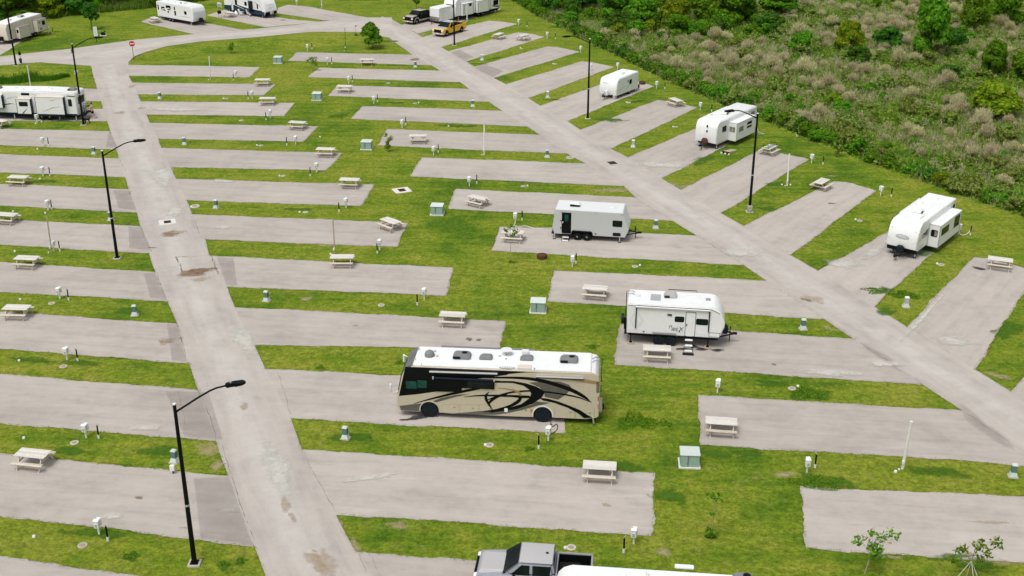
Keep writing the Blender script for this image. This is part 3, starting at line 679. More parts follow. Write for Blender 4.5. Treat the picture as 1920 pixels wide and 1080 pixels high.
# ---- utility pedestals, water risers, power stubs
def make_pedestal():
    r = empty('utility_pedestal')
    MB().box(-.045, .045, -.035, .035, -.05, .6).build('post', 'plastic_white', r)
    bx = MB().box(-.15, .13, -.17, .0, .46, .92).build('cabinet', 'plastic_white', r, bevel=.025)
    MB().prism([(-.16, -.19, .90), (.14, -.19, .90), (.14, .0, .95), (-.16, .0, .95)], (0, 0, .02)).build('hood', 'plastic_white', bx)
    MB().box(-.08, .06, -.182, -.17, .54, .72).build('outlet_panel', 'plastic_grey', bx)
    b2 = MB().box(-.10, .16, .05, .2, .52, .97).build('cabinet', 'plastic_white', r, bevel=.025)
    MB().box(-.04, .10, .2, .212, .6, .8).build('outlet_panel', 'plastic_grey', b2)
    return r
def make_riser():
    r = empty('water_riser')
    MB().tube([(0, 0, -.04), (0, 0, .24)], .062, 8).build('sleeve', 'plastic_white', r)
    MB().tube([(0, 0, .24), (0, 0, .86)], .045, 8).build('standpipe', 'steel_black', r)
    MB().tube([(-.03, 0, .86), (.0, 0, .93), (.13, 0, .95)], .02, 6).build('handle', 'plastic_grey', r)
    return r
def make_stub(teal):
    r = empty('power_stub')
    MB().box(-.27, .27, -.25, .25, -.03, .05).build('footing', 'concrete', r, bevel=.02)
    MB().frustum((-.21, .21, -.2, .2), (-.15, .15, -.14, .14), .05, .3).build('skirt', 'utility_top', r, bevel=.012)
    MB().frustum((-.15, .15, -.14, .14), (-.14, .14, -.12, .12), .3, .72).build('cabinet', 'utility_teal' if teal else 'plastic_grey', r, bevel=.012)
    MB().frustum((-.17, .17, -.15, .15), (-.13, .13, -.10, .10), .70, .80).build('cap', 'utility_top' if teal else 'plastic_white', r, bevel=.02)
    return r
used = {}
def put(proto, key, px, ang, label, cat, group, z=0.0, sc=1.0):
    r = proto if not used.get(key) else copy_tree(proto); used[key] = True
    g = G2(px); r.location = (g[0], g[1], z); r.rotation_euler = (0, 0, R(ang)); r.scale = (sc, sc, sc); tag(r, label, cat, group); return r
PED, RIS, STB, STG = make_pedestal(), make_riser(), make_stub(True), make_stub(False)
ROWN = {'L': 'along the left edge', 'ML': 'right of the left lane', 'MR': 'left of the right lane', 'R': 'beyond the right lane', 'T': 'by the far road'}
PEDS = {'L': [(186, 1002), (162, 821), (126, 675), (112.5, 560.5), (101, 472), (90.5, 394), (81, 330), (81, 274), (70, 230), (144.5, 146)],
        'ML': [(1188, 1019.5), (1028, 826), (795.5, 562), (712, 469), (649, 390), (594, 322.5), (554.5, 271), (507, 221), (473, 185), (442.5, 146)],
        'MR': [(1512.5, 886), (1345, 736), (1073, 500), (966, 418), (880, 349), (813, 291), (754, 240), (701, 195), (654, 157), (613.8, 121), (576.7, 95.6)],
        'R': [(1797, 439), (1651, 367), (1521.7, 306), (1313, 206.7), (1231, 166.6), (1158, 131), (1108, 133), (1088.7, 98.7), (1026, 72), (972.5, 47.5)],
        'T': [(91, 62), (557, 9)]}
for k, L in PEDS.items():
    for i, p in enumerate(L): put(PED, 'p', p, {'L': -8, 'ML': -7, 'MR': -4, 'R': 40, 'T': -30}[k] + random.uniform(-8, 8), 'white power pedestal on a post, %s %s' % (ORD[i], ROWN[k]), 'utility pedestal', 'white utility pedestals', 0, .96)
RISS = {'L': [(202.6, 1014), (185.5, 822), (146, 677), (129, 563), (112.5, 471), (97.5, 393), (94, 330), (91.5, 274)],
        'ML': [(1169.5, 1036), (1010, 841), (782.5, 572), (707.5, 475), (636, 397), (582, 330), (538, 272.5), (499, 225), (465.5, 185), (438, 151)],
        'MR': [(1528, 877), (1080, 494), (979, 413), (894, 344), (822, 286), (761, 234), (708, 191), (661, 154), (622, 120), (585, 92)],
        'R': [(1819, 441), (1671, 369), (1543, 308), (1334, 209), (1246.5, 166.5), (1041.6, 73), (988, 50), (1493, 252)], 'T': [(99, 63)]}
for k, L in RISS.items():
    for i, p in enumerate(L):
        if p == (1493, 252): p = (1494, 256)
        put(RIS, 'r', p, random.uniform(0, 360), 'black water riser with white foot, %s %s' % (ORD[i], ROWN[k]), 'water riser', 'black water risers')
for key, pr, lst in (('s', STB, [((648, 822), 'left of the motorhome, in front of it'), ((500, 564), 'behind the motorhome, right of the left lane'), ((405.5, 390), 'level with the drain slab, right of the left lane'), ((346, 271), 'right of the left lane, two strips past the drain slab'),
        ((300, 185), 'farthest right of the left lane'), ((176.7, 289), 'farthest left of the left lane'), ((208, 413), 'beside the lamp post left of the left lane'), ((253, 591), 'on the strip with the dark grass, left of the left lane'), ((328, 866), 'half hidden by the nearest lamp post'),
        ((779, 126), 'farthest left of the right lane'), ((886.7, 199.7), 'second farthest left of the right lane'), ((1026, 295), 'right of the tall white pole in mid picture'), ((1229.5, 428), 'right of the grey trailer hitch'), ((1505.5, 617), 'right of the white trailer with steps'), ((1899, 893), 'near the right edge beside the leaning white pole')]),
        ('g', STG, [((1698.6, 575), 'by the branded trailer at right'), ((1187, 276), 'left of the white trailer with two small front windows'), ((1027, 183), 'left of the small white trailer'), ((904, 113), 'farthest beyond the right lane')])):
    for p, lb in lst: put(pr, key, p, random.uniform(-15, 15) - 5, ('small green power stub ' if key == 's' else 'small pale grey power stub ') + lb, 'power stub', 'green power stubs' if key == 's' else 'grey power stubs')
pw_ = G2((325, 888)); r = empty('meter_box', (pw_[0], pw_[1], 0)); tag(r, 'small white box on a stake behind the nearest lamp post', 'meter box')
MB().box(-.03, .03, -.03, .03, -.03, .25).build('stake', 'steel_black', r); MB().box(-.14, .12, -.12, .08, .22, .55).build('cabinet', 'plastic_white', r, bevel=.02)

# ---- pad-mounted transformers
def make_transformer():
    r = empty('transformer_box')
    MB().box(-.60, .60, -.55, .55, -.05, .09).build('slab', 'slab_white', r, bevel=.015)
    MB().frustum((-.52, .52, -.46, .46), (-.52, .52, -.40, .46), .09, .80).build('cabinet', 'utility_green', r, bevel=.02)
    ld = MB().frustum((-.56, .56, -.47, .50), (-.55, .55, -.42, .49), .79, .88).build('lid', 'utility_top', r, bevel=.025)
    MB().box(-.12, -.09, -.475, -.42, .10, .78).build('door_seam', 'utility_teal', r)
    MB().frustum((-.49, -.14, -.475, -.44), (-.49, -.14, -.430, -.40), .14, .75).build('door', 'utility_green', r)
    MB().box(-.2, -.16, -.485, -.46, .35, .5).build('handle', 'plastic_grey', r)
    return r
TR = make_transformer()
for p, a, lb in [((1292, 870), -4, 'nearest, below the motorhome row'), ((1009, 583), -5, 'second nearest, left of the white trailer with steps'), ((820, 401), -5, 'third nearest, left of the slanted picnic table'), ((688, 279), -5, 'fourth nearest, beside a leafy sapling'), ((595, 187), -5, 'fifth nearest, in the central grass'), ((522, 118), -5, 'farthest, in the central grass')]:
    put(TR, 't', p, a, 'pale green transformer box on a slab, ' + lb, 'transformer', 'transformer boxes')

# ---- clean-outs (concrete ring with lid) and sewer caps
def make_ring():
    r = empty('cleanout')
    MB().lathe([(.19, -.03), (.25, -.03), (.25, .03), (.235, .045), (.16, .045), (.15, .02)], 'z', 18).build('collar', 'concrete', r)
    MB().lathe([(.01, .02), (.15, .02), (.15, .034), (.01, .037)], 'z', 18).build('lid', 'ring_lid', r)
    return r
def make_cap():
    r = empty('sewer_cap')
    MB().lathe([(.07, -.05), (.085, -.05), (.085, .07), (.07, .10), (.01, .105)], 'z', 12).build('cap', 'plastic_white', r)
    MB().box(-.025, .025, -.025, .025, .10, .13).build('plug', 'plastic_white', r)
    return r
RNG_, CAP = make_ring(), make_cap()
RGS = {'L': [(155, 1023), (139.5, 830.5), (119, 687.5), (97, 569)], 'ML': [(1071, 1027), (918, 835), (715, 572.5), (573, 398), (531, 330), (489, 273), (452.5, 226), (424, 185)],
       'MR': [(1485, 729), (1190.7, 500), (981, 349.5), (778, 194), (728, 156)], 'R': [(1765, 496.7), (1611.7, 414), (1267, 238), (1179, 192.6), (1041, 120), (977.5, 91)], 'T': [(1069, 296), (365.5, 387.5)]}
for k, L in RGS.items():
    for i, p in enumerate(L):
        lb = 'concrete drain ring flush in the grass, %s %s' % (ORD[i], ROWN[k]) if k != 'T' else ('wide concrete ring at the tip of a grass strip by the right lane' if i == 0 else 'brown ring lid at the strip corner beside the drain slab')
        put(RNG_, 'rg', p, 0, lb, 'drain ring', 'concrete drain rings', 0, 1.0 if k != 'T' else 1.7)
CPS = {'L': [(64, 1007), (45, 822), (36, 677), (38, 562), (28, 472), (85, 400), (25, 397), (75, 336), (70, 280), (67, 232), (18, 232), (78, 229)], 'ML': [(1060, 1028), (910, 835), (620, 477), (562, 398), (524, 330), (482, 273), (419, 185)],
       'MR': [(1679, 885), (1496, 725), (1200, 498), (989, 349), (841, 237), (785, 193), (600, 257)], 'R': [(1757, 495), (1604, 412), (1262, 238), (1175, 192), (1037, 120), (975.5, 90), (1482, 347), (1466, 347)]}
for k, L in CPS.items():
    for i, p in enumerate(L): put(CAP, 'cp', p, random.uniform(0, 90), 'small round white sewer cap, %s %s' % (ORD[i], ROWN[k]), 'sewer cap', 'white sewer caps')

# ---- poles
def pole(base, top, mat, label, rad=.055, box=True, h=3.0):
    g = G(*base); lean = None
    # lean from the photo: find the top at height h on the pixel ray
    tp = G(top[0], top[1], h); d = (tp - g)[:2]; n = np.linalg.norm(d)
    if n > .35: d = d / n * .35
    r = empty('utility_pole', (g[0], g[1], 0)); tag(r, label, 'pole', 'slim poles standing on the grass')
    MB().tube([(0, 0, -.05), (d[0] * .5, d[1] * .5, h / 2), (d[0], d[1], h)], [rad, rad, rad * .95], 8).build('pole', mat, r)
    if box:
        MB().box(-.11, .02, -.16, -.03, .38, .60).build('tap_box', 'plastic_white', r, bevel=.02)
        MB().tube([(-.22, -.1, -.02), (-.22, -.1, .06)], .06, 8).build('cap', 'plastic_white', r)
pole((97, 473), (88, 408), 'pole_wood', 'wooden pole leaning left of the black lamp post at the left edge')
pole((628, 477), (624, 410), 'pole_wood', 'wooden pole behind a picnic table in mid picture')
pole((908, 290), (908, 234), 'pole_white', 'upright white pole on the grass in the middle right rows', .075)
pole((1692, 879), (1709, 790), 'pole_white', 'leaning white pole at the lower right', .085, True, 3.1)
pole((1476, 348), (1480, 288), 'pole_white', 'white pole beside a pad beyond the right lane', .08)
pole((394.5, 149.5), (396, 108), 'pole_white', 'thin white pole on the farthest strips right of the left lane', .06)
pole((59, 172), (57, 146), 'pole_white', 'white pole rising behind the long fifth wheel trailer', .07, False, 3.3)
pole((876, 41), (875, 8), 'pole_white', 'white pole in front of the far fifth wheel trailer', .085, True, 2.9)
pole((604, 15), (603, -15), 'pole_white', 'white pole cut by the top edge of the picture', .075)
pole((648.5, 95), (647, 54), 'steel_black', 'thin dark pole near the dense round tree', .03, True, 3.2)
# ---- signs
g = G(251, 111); r = empty('road_sign', (g[0], g[1], 0), R(18)); tag(r, 'red and white no entry sign on a post at the lane junction', 'road sign')
MB().tube([(0, 0, -.05), (0, 0, 2.35)], .035, 6).build('post', 'steel_black', r)
sp_ = MB().prism([(x, -.05, z + 2.1) for x, z in rr(-.40, .40, -.40, .40, .08)], (0, .012, 0)).build('sign_plate', 'plastic_white', r)
MB().prism([(.37 * math.cos(R(a)), -.062, 2.1 + .37 * math.sin(R(a))) for a in range(0, 360, 12)], (0, .009, 0)).build('red_disc', 'sign_red', sp_)
MB().box(-.29, .29, -.072, -.064, 2.03, 2.17).build('white_bar', 'plastic_white', sp_)
g = G(181.5, 79); r = empty('notice_sign', (g[0], g[1], 0), R(12)); tag(r, 'tall white notice board on a short post beyond the junction', 'sign')
MB().box(-.04, .04, -.03, .03, -.05, 1.5).build('post', 'steel_black', r)
nb = MB().box(-.26, .26, -.06, -.03, .86, 2.2).build('board', 'plastic_white', r, bevel=.01)
for i in range(7): MB().box(-.16, .16 - .05 * (i % 3), -.064, -.06, 2.0 - i * .15, 2.03 - i * .15).build('print_line', 'logo_grey', nb)
g = G(139.5, 122); r = empty('sign_post', (g[0], g[1], 0), R(70)); tag(r, 'thin sign post seen edge-on beside the left lane junction', 'sign')
MB().tube([(0, 0, -.05), (0, 0, 2.3)], .03, 6).build('post', 'chassis', r); MB().box(-.3, .3, -.05, -.035, 1.6, 2.2).build('plate', 'midgrey', r)
g = G(40, 119.5); r = empty('waste_station', (g[0], g[1], 0), R(10)); tag(r, 'slim post with black dispenser and green bin beside the corner lamp post', 'waste station')
MB().tube([(0, 0, -.04), (0, 0, 2.1)], .035, 6).build('post', 'bin_green', r)
MB().box(-.16, .16, -.12, -.02, 1.15, 1.6).build('dispenser', 'steel_black', r, bevel=.03); MB().box(-.13, .13, -.11, -.02, .85, 1.12).build('panel', 'plastic_white', r)
MB().frustum((-.14, .14, -.18, .0), (-.19, .19, -.24, .0), .12, .72).build('bin', 'bin_green', r, bevel=.03)
g = G(194, 67); r = empty('covered_valve', (g[0], g[1], 0), R(15)); tag(r, 'black covered box on a white slab beyond the far road', 'valve box')
MB().box(-.45, .45, -.35, .35, -.03, .10).build('slab', 'slab_white', r, bevel=.02)
MB().frustum((-.36, .36, -.25, .25), (-.30, .20, -.2, .2), .10, .55).build('cover', 'cover_black', r, bevel=.08); MB().box(.2, .36, -.1, .1, .5, .72).build('lid', 'cover_black', r, bevel=.04)
# ---- drains
def drain(px, lx, ly, ang, label, z=.02, gl=.7, gw=.55, smat='slab_white'):
    g = G2(px); r = empty('drain', (g[0], g[1], 0), R(ang)); tag(r, label, 'drain')
    MB().box(-lx, lx, -ly, ly, -.04, z + .035).build('slab', smat, r, bevel=.012)
    fr = MB().box(-gl / 2 * lx * 1.2, gl / 2 * lx * 1.2, -gw * ly, gw * ly, z + .0, z + .04).build('grate_frame', 'rust', r)
    n = 7
    for i in range(n):
        x = (-.5 + (i + .5) / n) * gl * lx * 1.12
        MB().box(x - .018, x + .018, -gw * ly * .88, gw * ly * .88, z + .04, z + .052).build('grate_bar', 'chassis', fr)
drain((314, 417), .70, .62, 21, 'white concrete drain slab with rusty grate in the left lane')
drain((753.5, 357), .78, .72, 24, 'white concrete drain slab with rusty grate in the central grass', 0)
drain((1148, 306), .95, .85, 21, 'dusty square drain slab set into the right lane', .005, smat='concrete')
# ---- fire rings
def fire_ring(px, label):
    g = G2(px); r = empty('fire_ring', (g[0], g[1], 0)); tag(r, label, 'fire ring', 'rusty fire rings')
    MB().lathe([(.38, 0), (.40, 0), (.40, .30), (.385, .31), (.37, .30), (.37, .04), (.02, .035)], 'z', 22).build('ring', 'rust', r)
    MB().lathe([(.401, .20), (.415, .21), (.415, .25), (.401, .26)], 'z', 22).build('flange', 'rust', r)
fire_ring((1016, 484), 'rusty steel fire ring on the grass below the grey trailer')
fire_ring((1204, 157.5), 'rusty steel fire ring behind the small white trailer')

# ================================================================ VEHICLES
class RV:
    """local frame: x along the side that faces the camera, y away from it, z up; origin on that side's foot line"""
    def __init__(s, name, label, cat, Q, h, W, group=None):
        s.Q = np.array([float(Q[0]), float(Q[1]), 0.]); s.h = h; s.W = W; a = R(h)
        s.d = np.array([math.cos(a), math.sin(a), 0]); s.n = np.array([math.sin(a), -math.cos(a), 0])
        s.r = empty(name, tuple(s.Q), a, 1.0); tag(s.r, label, cat, group)
    def S(s, p, off=0.0):          # pixel -> (x, z) on the side plane (off metres towards the camera)
        r_ = ray(*p); t = ((s.Q + s.n * off - CAMP) @ s.n) / (r_ @ s.n); X_ = CAMP + r_ * t
        return (float((X_ - s.Q) @ s.d), float(X_[2]))
    def T(s, p, z):                # pixel -> (x, y) at height z
        X_ = G(p[0], p[1], z); return (float((X_ - s.Q) @ s.d), float((X_ - s.Q) @ -s.n))
    def body(s, prof, mat, y0=0.0, y1=None, name='body', bevel=.07, zmin=None, segs=3):
        y1 = s.W if y1 is None else y1
        return MB().prism([(x, y0, z) for x, z in prof], (0, y1 - y0, 0)).build(name, mat, s.r, bevel=bevel, segs=segs, zmin=zmin)
    def side(s, name, poly, mat, y=0.0, th=.01, parent=None):
        return MB().prism([(x, y, z) for x, z in poly], (0, -th, 0)).build(name, mat, parent or s.r)
    def end(s, name, poly, x, mat, th=.01, sg=-1, parent=None, lean=0.0):
        """plate on an end face: poly in (y, z); lean = dx per dz"""
        z0 = min(z for _, z in poly)
        return MB().prism([(x + lean * (z - z0), y, z) for y, z in poly], (sg * th, 0, 0)).build(name, mat, parent or s.r)
    def win(s, x0, x1, z0, z1, y=0.0, r=.06, glass='glass', frame='steel_black', parent=None, fw=.035):
        f = s.side('window', rr(min(x0, x1), max(x0, x1), min(z0, z1), max(z0, z1), r), frame, y, .014, parent)
        x0, x1, z0, z1 = min(x0, x1) + fw, max(x0, x1) - fw, min(z0, z1) + fw, max(z0, z1) - fw
        MB().prism([(x, y - .014, z) for x, z in rr(x0, x1, z0, z1, max(.01, r - fw * .5))], (0, -.005, 0)).build('pane', glass, f); return f
    def winp(s, p1, p2, y=0.0, **kw):
        a, c = s.S(p1, -y), s.S(p2, -y); return s.win(a[0], c[0], a[1], c[1], y, **kw)
    def door(s, x0, x1, z0, z1, mat='white_gel', seam='steel_black', r=.08, window=None):
        d = s.side('door', rr(x0, x1, z0, z1, r), seam, 0, .014)
        MB().prism([(x, -.014, z) for x, z in rr(x0 + .035, x1 - .035, z0 + .03, z1 - .035, r * .8)], (0, -.012, 0)).build('leaf', mat, d)
        MB().box(x0 + .07, x0 + .13, -.06, -.026, z0 + .78, z0 + .92).build('handle', 'steel_black', d)
        if window: MB().prism([(x, -.026, z) for x, z in rr(*window, .04)], (0, -.006, 0)).build('pane', 'glass_teal', d)
        return d
    def wheel(s, x, y, r=.36, w_=.24, rim='rim', hub=True, tyre='black_rubber'):
        t = MB().lathe([(r * .6, 0), (r * .92, .0), (r, .035), (r, w_ - .035), (r * .92, w_), (r * .6, w_)], 'y', 22, (x, y, r)).build('wheel', tyre, s.r)
        if rim:
            MB().lathe([(.02, -.012), (r * .2, -.014), (r * .25, .02), (r * .5, .035), (r * .6, .0), (r * .63, .0), (r * .63, .06)], 'y', 18, (x, y, r)).build('rim', rim, t)
        else:
            MB().lathe([(.02, -.02), (r * .7, -.02), (r * .96, -.005)], 'y', 18, (x, y, r)).build('wheel_cover', tyre, t)
        return t
    def axles(s, xs_, r=.36, rim='rim', tyre='black_rubber', inset=.04):
        for x in xs_:
            s.wheel(x, inset, r, .22, rim, tyre=tyre); s.wheel(x, s.W - inset - .22, r, .22, rim, tyre=tyre)
    def ac(s, x, y, z, L=.95, wd=.72, h=.28, mat='white_gel', fan=True, sg=1):
        a = MB().frustum((x - L / 2, x + L / 2, y - wd / 2, y + wd / 2), (x - L * .36 * 1.0, x + L * .40, y - wd * .38, y + wd * .38), z, z + h).build('air_conditioner', mat, s.r, bevel=.07, segs=3)
        if fan: MB().lathe([(.02, 0), (.15, 0), (.17, .015), (.02, .02)], 'z', 14, (x + L * .15 * sg, y, z + h)).build('fan_grille', 'steel_black', a)
        for k in range(3): MB().box(x - L * .42, x - L * .05, y - wd * .5 - .004, y - wd * .44, z + .05 + k * .055, z + .075 + k * .055).build('louvre', 'steel_black', a)
        return a
    def vent(s, x, y, z, a=.4, h=.09, mat='white_gel'):
        v = MB().frustum((x - a / 2, x + a / 2, y - a / 2, y + a / 2), (x - a * .42, x + a * .42, y - a * .42, y + a * .42), z, z + h).build('roof_vent', mat, s.r, bevel=.02); return v
    def under(s, x0, x1, z0=.42, z1=.62):
        MB().box(x0, x1, .18, s.W - .18, z0, z1).build('chassis', 'chassis', s.r)
    def jack(s, x, y, z, block=False, mat='plastic_white'):
        t = .12 if block else .0
        if block:
            MB().box(x - .2, x + .2, y - .2, y + .2, .0, .12).build('jack_block', 'pole_wood', s.r, bevel=.01)
        MB().tube([(x, y, t), (x, y, z)], .04, 6).build('jack', mat, s.r); MB().box(x - .11, x + .11, y - .11, y + .11, t, t + .03).build('jack_foot', 'chassis', s.r)
    def tongue(s, x0, x1, z=.52, tank='cover_black', jackz=True):
        """A-frame from body front x0 to coupler x1"""
        c = s.W / 2; sg = 1 if x1 > x0 else -1
        tg = MB().tube([(x0 - sg * .25, c - .75, z), (x1, c, z)], .055, 5).tube([(x0 - sg * .25, c + .75, z), (x1, c, z)], .055, 5).build('tongue', 'chassis', s.r)
        MB().box(min(x1 - sg * .1, x1 + sg * .2), max(x1 - sg * .1, x1 + sg * .2), c - .08, c + .08, z - .03, z + .1).build('coupler', 'chassis', tg)
        if tank:
            tx = x0 + sg * .33
            MB().frustum((tx - .24, tx + .24, c - .34, c + .34), (tx - .18, tx + .18, c - .27, c + .27), z + .06, z + .62).build('gas_tank_cover', tank, s.r, bevel=.09, segs=3)
        if jackz:
            jx = x1 - sg * .28
            MB().tube([(jx, c, .02), (jx, c, z + .55)], .035, 6).build('tongue_jack', 'steel_black', s.r); MB().box(jx - .15, jx + .15, c - .15, c + .15, .0, .06).build('jack_block', 'pole_wood', s.r)
    def ladder(s, x, y0, y1, z0, z1, sg=1):
        o = x + sg * .14
        mb = MB()
        for y in (y0, y1): mb.tube([(x - sg * .45, y, z1 + .02), (x - sg * .3, y, z1 + .16), (o, y, z1 + .12), (o, y, z0), (x, y, z0)], .018, 5)
        l = mb.build('ladder', 'steel_black', s.r)
        z = z0 + .25
        while z < z1: MB().tube([(o, y0, z), (o, y1, z)], .016, 5).build('rung', 'steel_black', l); z += .3
    def steps(s, x0, x1, z, n=3, mat='plastic_white'):
        st = None
        mb = MB()
        for x in (x0, x1): mb.tube([(x, -.0, z), (x, -.25 * n, .03)], .02, 5)
        st = mb.build('entry_steps', 'chassis', s.r)
        for k in range(n):
            zz_ = z - (k + 1) * (z - .02) / (n + .2); y = -.12 - .25 * k
            MB().box(x0, x1, y - .13, y + .09, zz_ - .02, zz_ + .02).build('tread', mat, st)
        return st

def zoomfn(x0, y0, k): return lambda u, v: (x0 + u / k, y0 + v / k)
def band(P_, wd):
    """closed outline of a tapered stroke: P_ centreline, wd widths at each point"""
    c = catmull([(p[0], p[1], w_) for p, w_ in zip(P_, wd)], 5); up, dn = [], []
    for i, q in enumerate(c):
        t = c[min(i + 1, len(c) - 1)][:2] - c[max(i - 1, 0)][:2]; t = t / (np.linalg.norm(t) + 1e-9); nn = np.array([-t[1], t[0]])
        up.append(tuple(q[:2] + nn * max(q[2], .5) / 2)); dn.append(tuple(q[:2] - nn * max(q[2], .5) / 2))
    return up + dn[::-1]

# ---------------------------------------------------------------- motorhome
z1, z2 = zoomfn(730, 635, 6.3545), zoomfn(930, 635, 6.3545)
m = RV('motorhome', 'long tan motorhome with black swirls and white roof on the central pad', 'motorhome', G(806, 783), -5.0, 2.6)
arch = lambda cx, r=.57, z=.36: [(cx + r * math.cos(R(a)), max(z, .52 + r * math.sin(R(a)))) for a in range(196, -17, -14)]
prof = [(-1.78, .40), (-1.93, .62), (-1.95, 1.2), (-1.90, 1.46), (-1.82, 1.75), (-1.62, 2.72), (-1.48, 3.05), (-1.25, 3.28), (-.98, 3.42), (9.55, 3.44), (9.85, 3.36), (10.02, 3.12), (10.08, 2.4), (10.06, .62), (9.95, .50), (9.3, .38)] + [(x, z) for x, z in arch(6.76)][::-1] + [(5.2, .34), (1.6, .34)] + arch(0.0)[::-1]
mb_ = m.body(prof, 'tan_paint', bevel=.085, zmin=.9)
MB().box(-1.3, 9.6, .25, m.W - .25, .3, .45).build('chassis', 'chassis', m.r)
MB().prism([(x, .06, z) for x, z in ((-.98, 3.40), (-.9, 3.475), (9.5, 3.50), (9.55, 3.42))], (0, m.W - .12, 0)).build('roof', 'white_roof', m.r, bevel=.03)
MB().prism([(x, .09, z) for x, z in ((9.55, 3.44), (9.80, 3.41), (9.98, 3.22), (9.99, 3.16), (9.55, 3.38))], (0, m.W - .18, 0)).build('rear_cap', 'faint_grey', m.r, bevel=.015)
MB().prism([(x, .09, z) for x, z in ((-1.52, 3.02), (-1.50, 3.08), (-1.28, 3.31), (-.98, 3.45), (-.98, 3.40), (-1.25, 3.25))], (0, m.W - .18, 0)).build('front_cap', 'front_mottle', m.r, bevel=.01)
MB().prism([(-1.915, .05, 1.45), (-1.915, m.W - .05, 1.45), (-1.50, m.W - .07, 3.03), (-1.50, .07, 3.03), (-1.63, .05, 2.72), (-1.845, .05, 1.68)], (-.012, 0, .003)).build('front_mask', 'black_paint', m.r)
MB().prism([(-1.2, -.004, 3.33), (6.0, -.004, 3.35), (4.6, .10, 3.452), (-1.0, .10, 3.44)], (0, -.005, .006)).build('roof_edge_band', 'navy_paint', m.r)
# windscreen and front details
c = m.W / 2
MB().prism([(-1.845, .16, 1.68), (-1.845, m.W - .16, 1.68), (-1.64, m.W - .2, 2.72), (-1.64, .2, 2.72)], (-.05, 0, .012)).build('windscreen', 'glass_teal', m.r)
for y in (.10, m.W - .42): MB().box(-1.975, -1.93, y, y + .32, .82, 1.12).build('headlight', 'plastic_white', m.r, bevel=.02)
MB().box(-1.965, -1.94, .6, m.W - .6, .62, 1.1).build('grille', 'grey_paint', m.r, bevel=.01)
MB().tube([(-1.85, .15, 1.66), (-2.2, -.12, 1.62), (-2.26, -.16, 1.9)], .03, 6).build('mirror_arm', 'plastic_white', m.r)
MB().box(-2.32, -2.2, -.24, -.08, 1.86, 2.28).build('mirror', 'plastic_white', m.r, bevel=.03)
MB().tube([(-1.7, m.W - .1, 2.75), (-1.95, m.W + .2, 2.7), (-1.95, m.W + .2, 2.5)], .03, 6).build('mirror_arm', 'plastic_white', m.r)
MB().box(-2.02, -1.9, m.W + .1, m.W + .3, 2.25, 2.72).build('mirror', 'plastic_white', m.r, bevel=.03)
S1 = lambda L: [m.S(z1(*p)) for p in L]
S2 = lambda L: [m.S(z2(*p)) for p in L]
def clampz(P_, top=3.36, lo=-1.86): return [(max(x, lo if z < 1.8 else lo + (z - 1.8) * .235), min(z, top)) for x, z in P_]
m.side('black_panel', clampz(S1([(140, 560), (115, 682), (330, 662), (560, 630), (862, 634), (868, 500), (1100, 470), (1398, 432)]) + S2([(150, 420), (350, 402), (520, 386)]) + S1([(1270, 364), (800, 342), (190, 330)])), 'black_paint', .001, .006)
lay = [.008]
def swirl(P_, wd, mat='black_paint', zz_='b', name='swirl_stripe'):
    lay[0] += .0006
    o = band(P_, [q_ * 1.3 for q_ in wd]); fn = {'a': z1, 'b': z2}[zz_]
    m.side(name, clampz([m.S(fn(*p)) for p in o]), mat, .001, lay[0])
def patch(P_, mat, zz_='b', name='painted_panel'):
    lay[0] += .0006; fn = {'a': z1, 'b': z2}[zz_]; m.side(name, clampz([m.S(fn(*p)) for p in P_]), mat, .001, lay[0])
patch([(560, 468), (1040, 476), (1160, 500), (1262, 518), (1258, 552), (1100, 533), (900, 497), (700, 481)], 'brown_paint')
patch([(390, 522), (640, 507), (760, 512), (870, 548), (905, 590), (830, 668), (740, 726), (580, 692), (575, 640), (520, 580)], 'grey_paint')
patch([(430, 742), (640, 764), (530, 792), (390, 782)], 'grey_paint')
patch([(120, 800), (380, 770), (372, 866), (140, 852)], 'grey_paint', 'a')
patch([(-520, 892), (-150, 858), (0, 838), (200, 832), (420, 788), (520, 790), (300, 852), (120, 890), (0, 906), (-250, 905)], 'grey_paint')
patch([(520, 742), (620, 705), (800, 668), (960, 658), (800, 690), (640, 735), (560, 756)], 'grey_paint', 'a')
swirl([(290, 772), (500, 716), (750, 655), (960, 612), (1080, 597)], [2, 14, 22, 22, 8], zz_='a')
swirl([(-430, 495), (-250, 463), (0, 462), (300, 468), (500, 492), (700, 542), (900, 612), (1050, 692), (1140, 764)], [2, 12, 14, 22, 30, 34, 34, 26, 2])
swirl([(-340, 515), (-150, 512), (50, 512)], [4, 16, 18])
patch([(0, 503), (200, 505), (350, 530), (480, 570), (560, 615), (577, 650), (540, 705), (430, 775), (250, 838), (0, 872), (-80, 885), (-60, 870), (150, 826), (300, 780), (390, 715), (420, 660), (400, 610), (330, 560), (200, 527), (0, 522)], 'black_paint', name='swirl_crescent')
swirl([(-130, 740), (0, 690), (150, 645), (280, 628), (450, 622), (650, 640), (850, 670), (1000, 705), (1110, 752)], [3, 14, 15, 14, 14, 14, 13, 10, 2])
patch([(520, 705), (620, 715), (740, 748), (880, 800), (1000, 850), (1100, 915), (1150, 940), (1048, 946), (980, 890), (850, 820), (700, 765), (560, 735)], 'black_paint', name='swirl_crescent')
swirl([(1190, 632), (1150, 680), (1165, 745), (1235, 856)], [3, 22, 24, 6], zz_='a')
swirl([(1398, 655), (1290, 690), (1205, 745), (1180, 800)], [16, 20, 22, 4], zz_='a')
swirl([(890, 692), (1100, 676), (1398, 678)], [2, 12, 16], zz_='a')
swirl([(0, 678), (180, 682), (300, 690), (400, 692)], [16, 18, 24, 22])
swirl([(20, 586), (150, 600), (260, 632), (300, 682)], [4, 10, 20, 24], 'brown_paint')
swirl([(298, 680), (270, 740), (160, 805), (0, 850), (-150, 872)], [24, 30, 24, 18, 4])
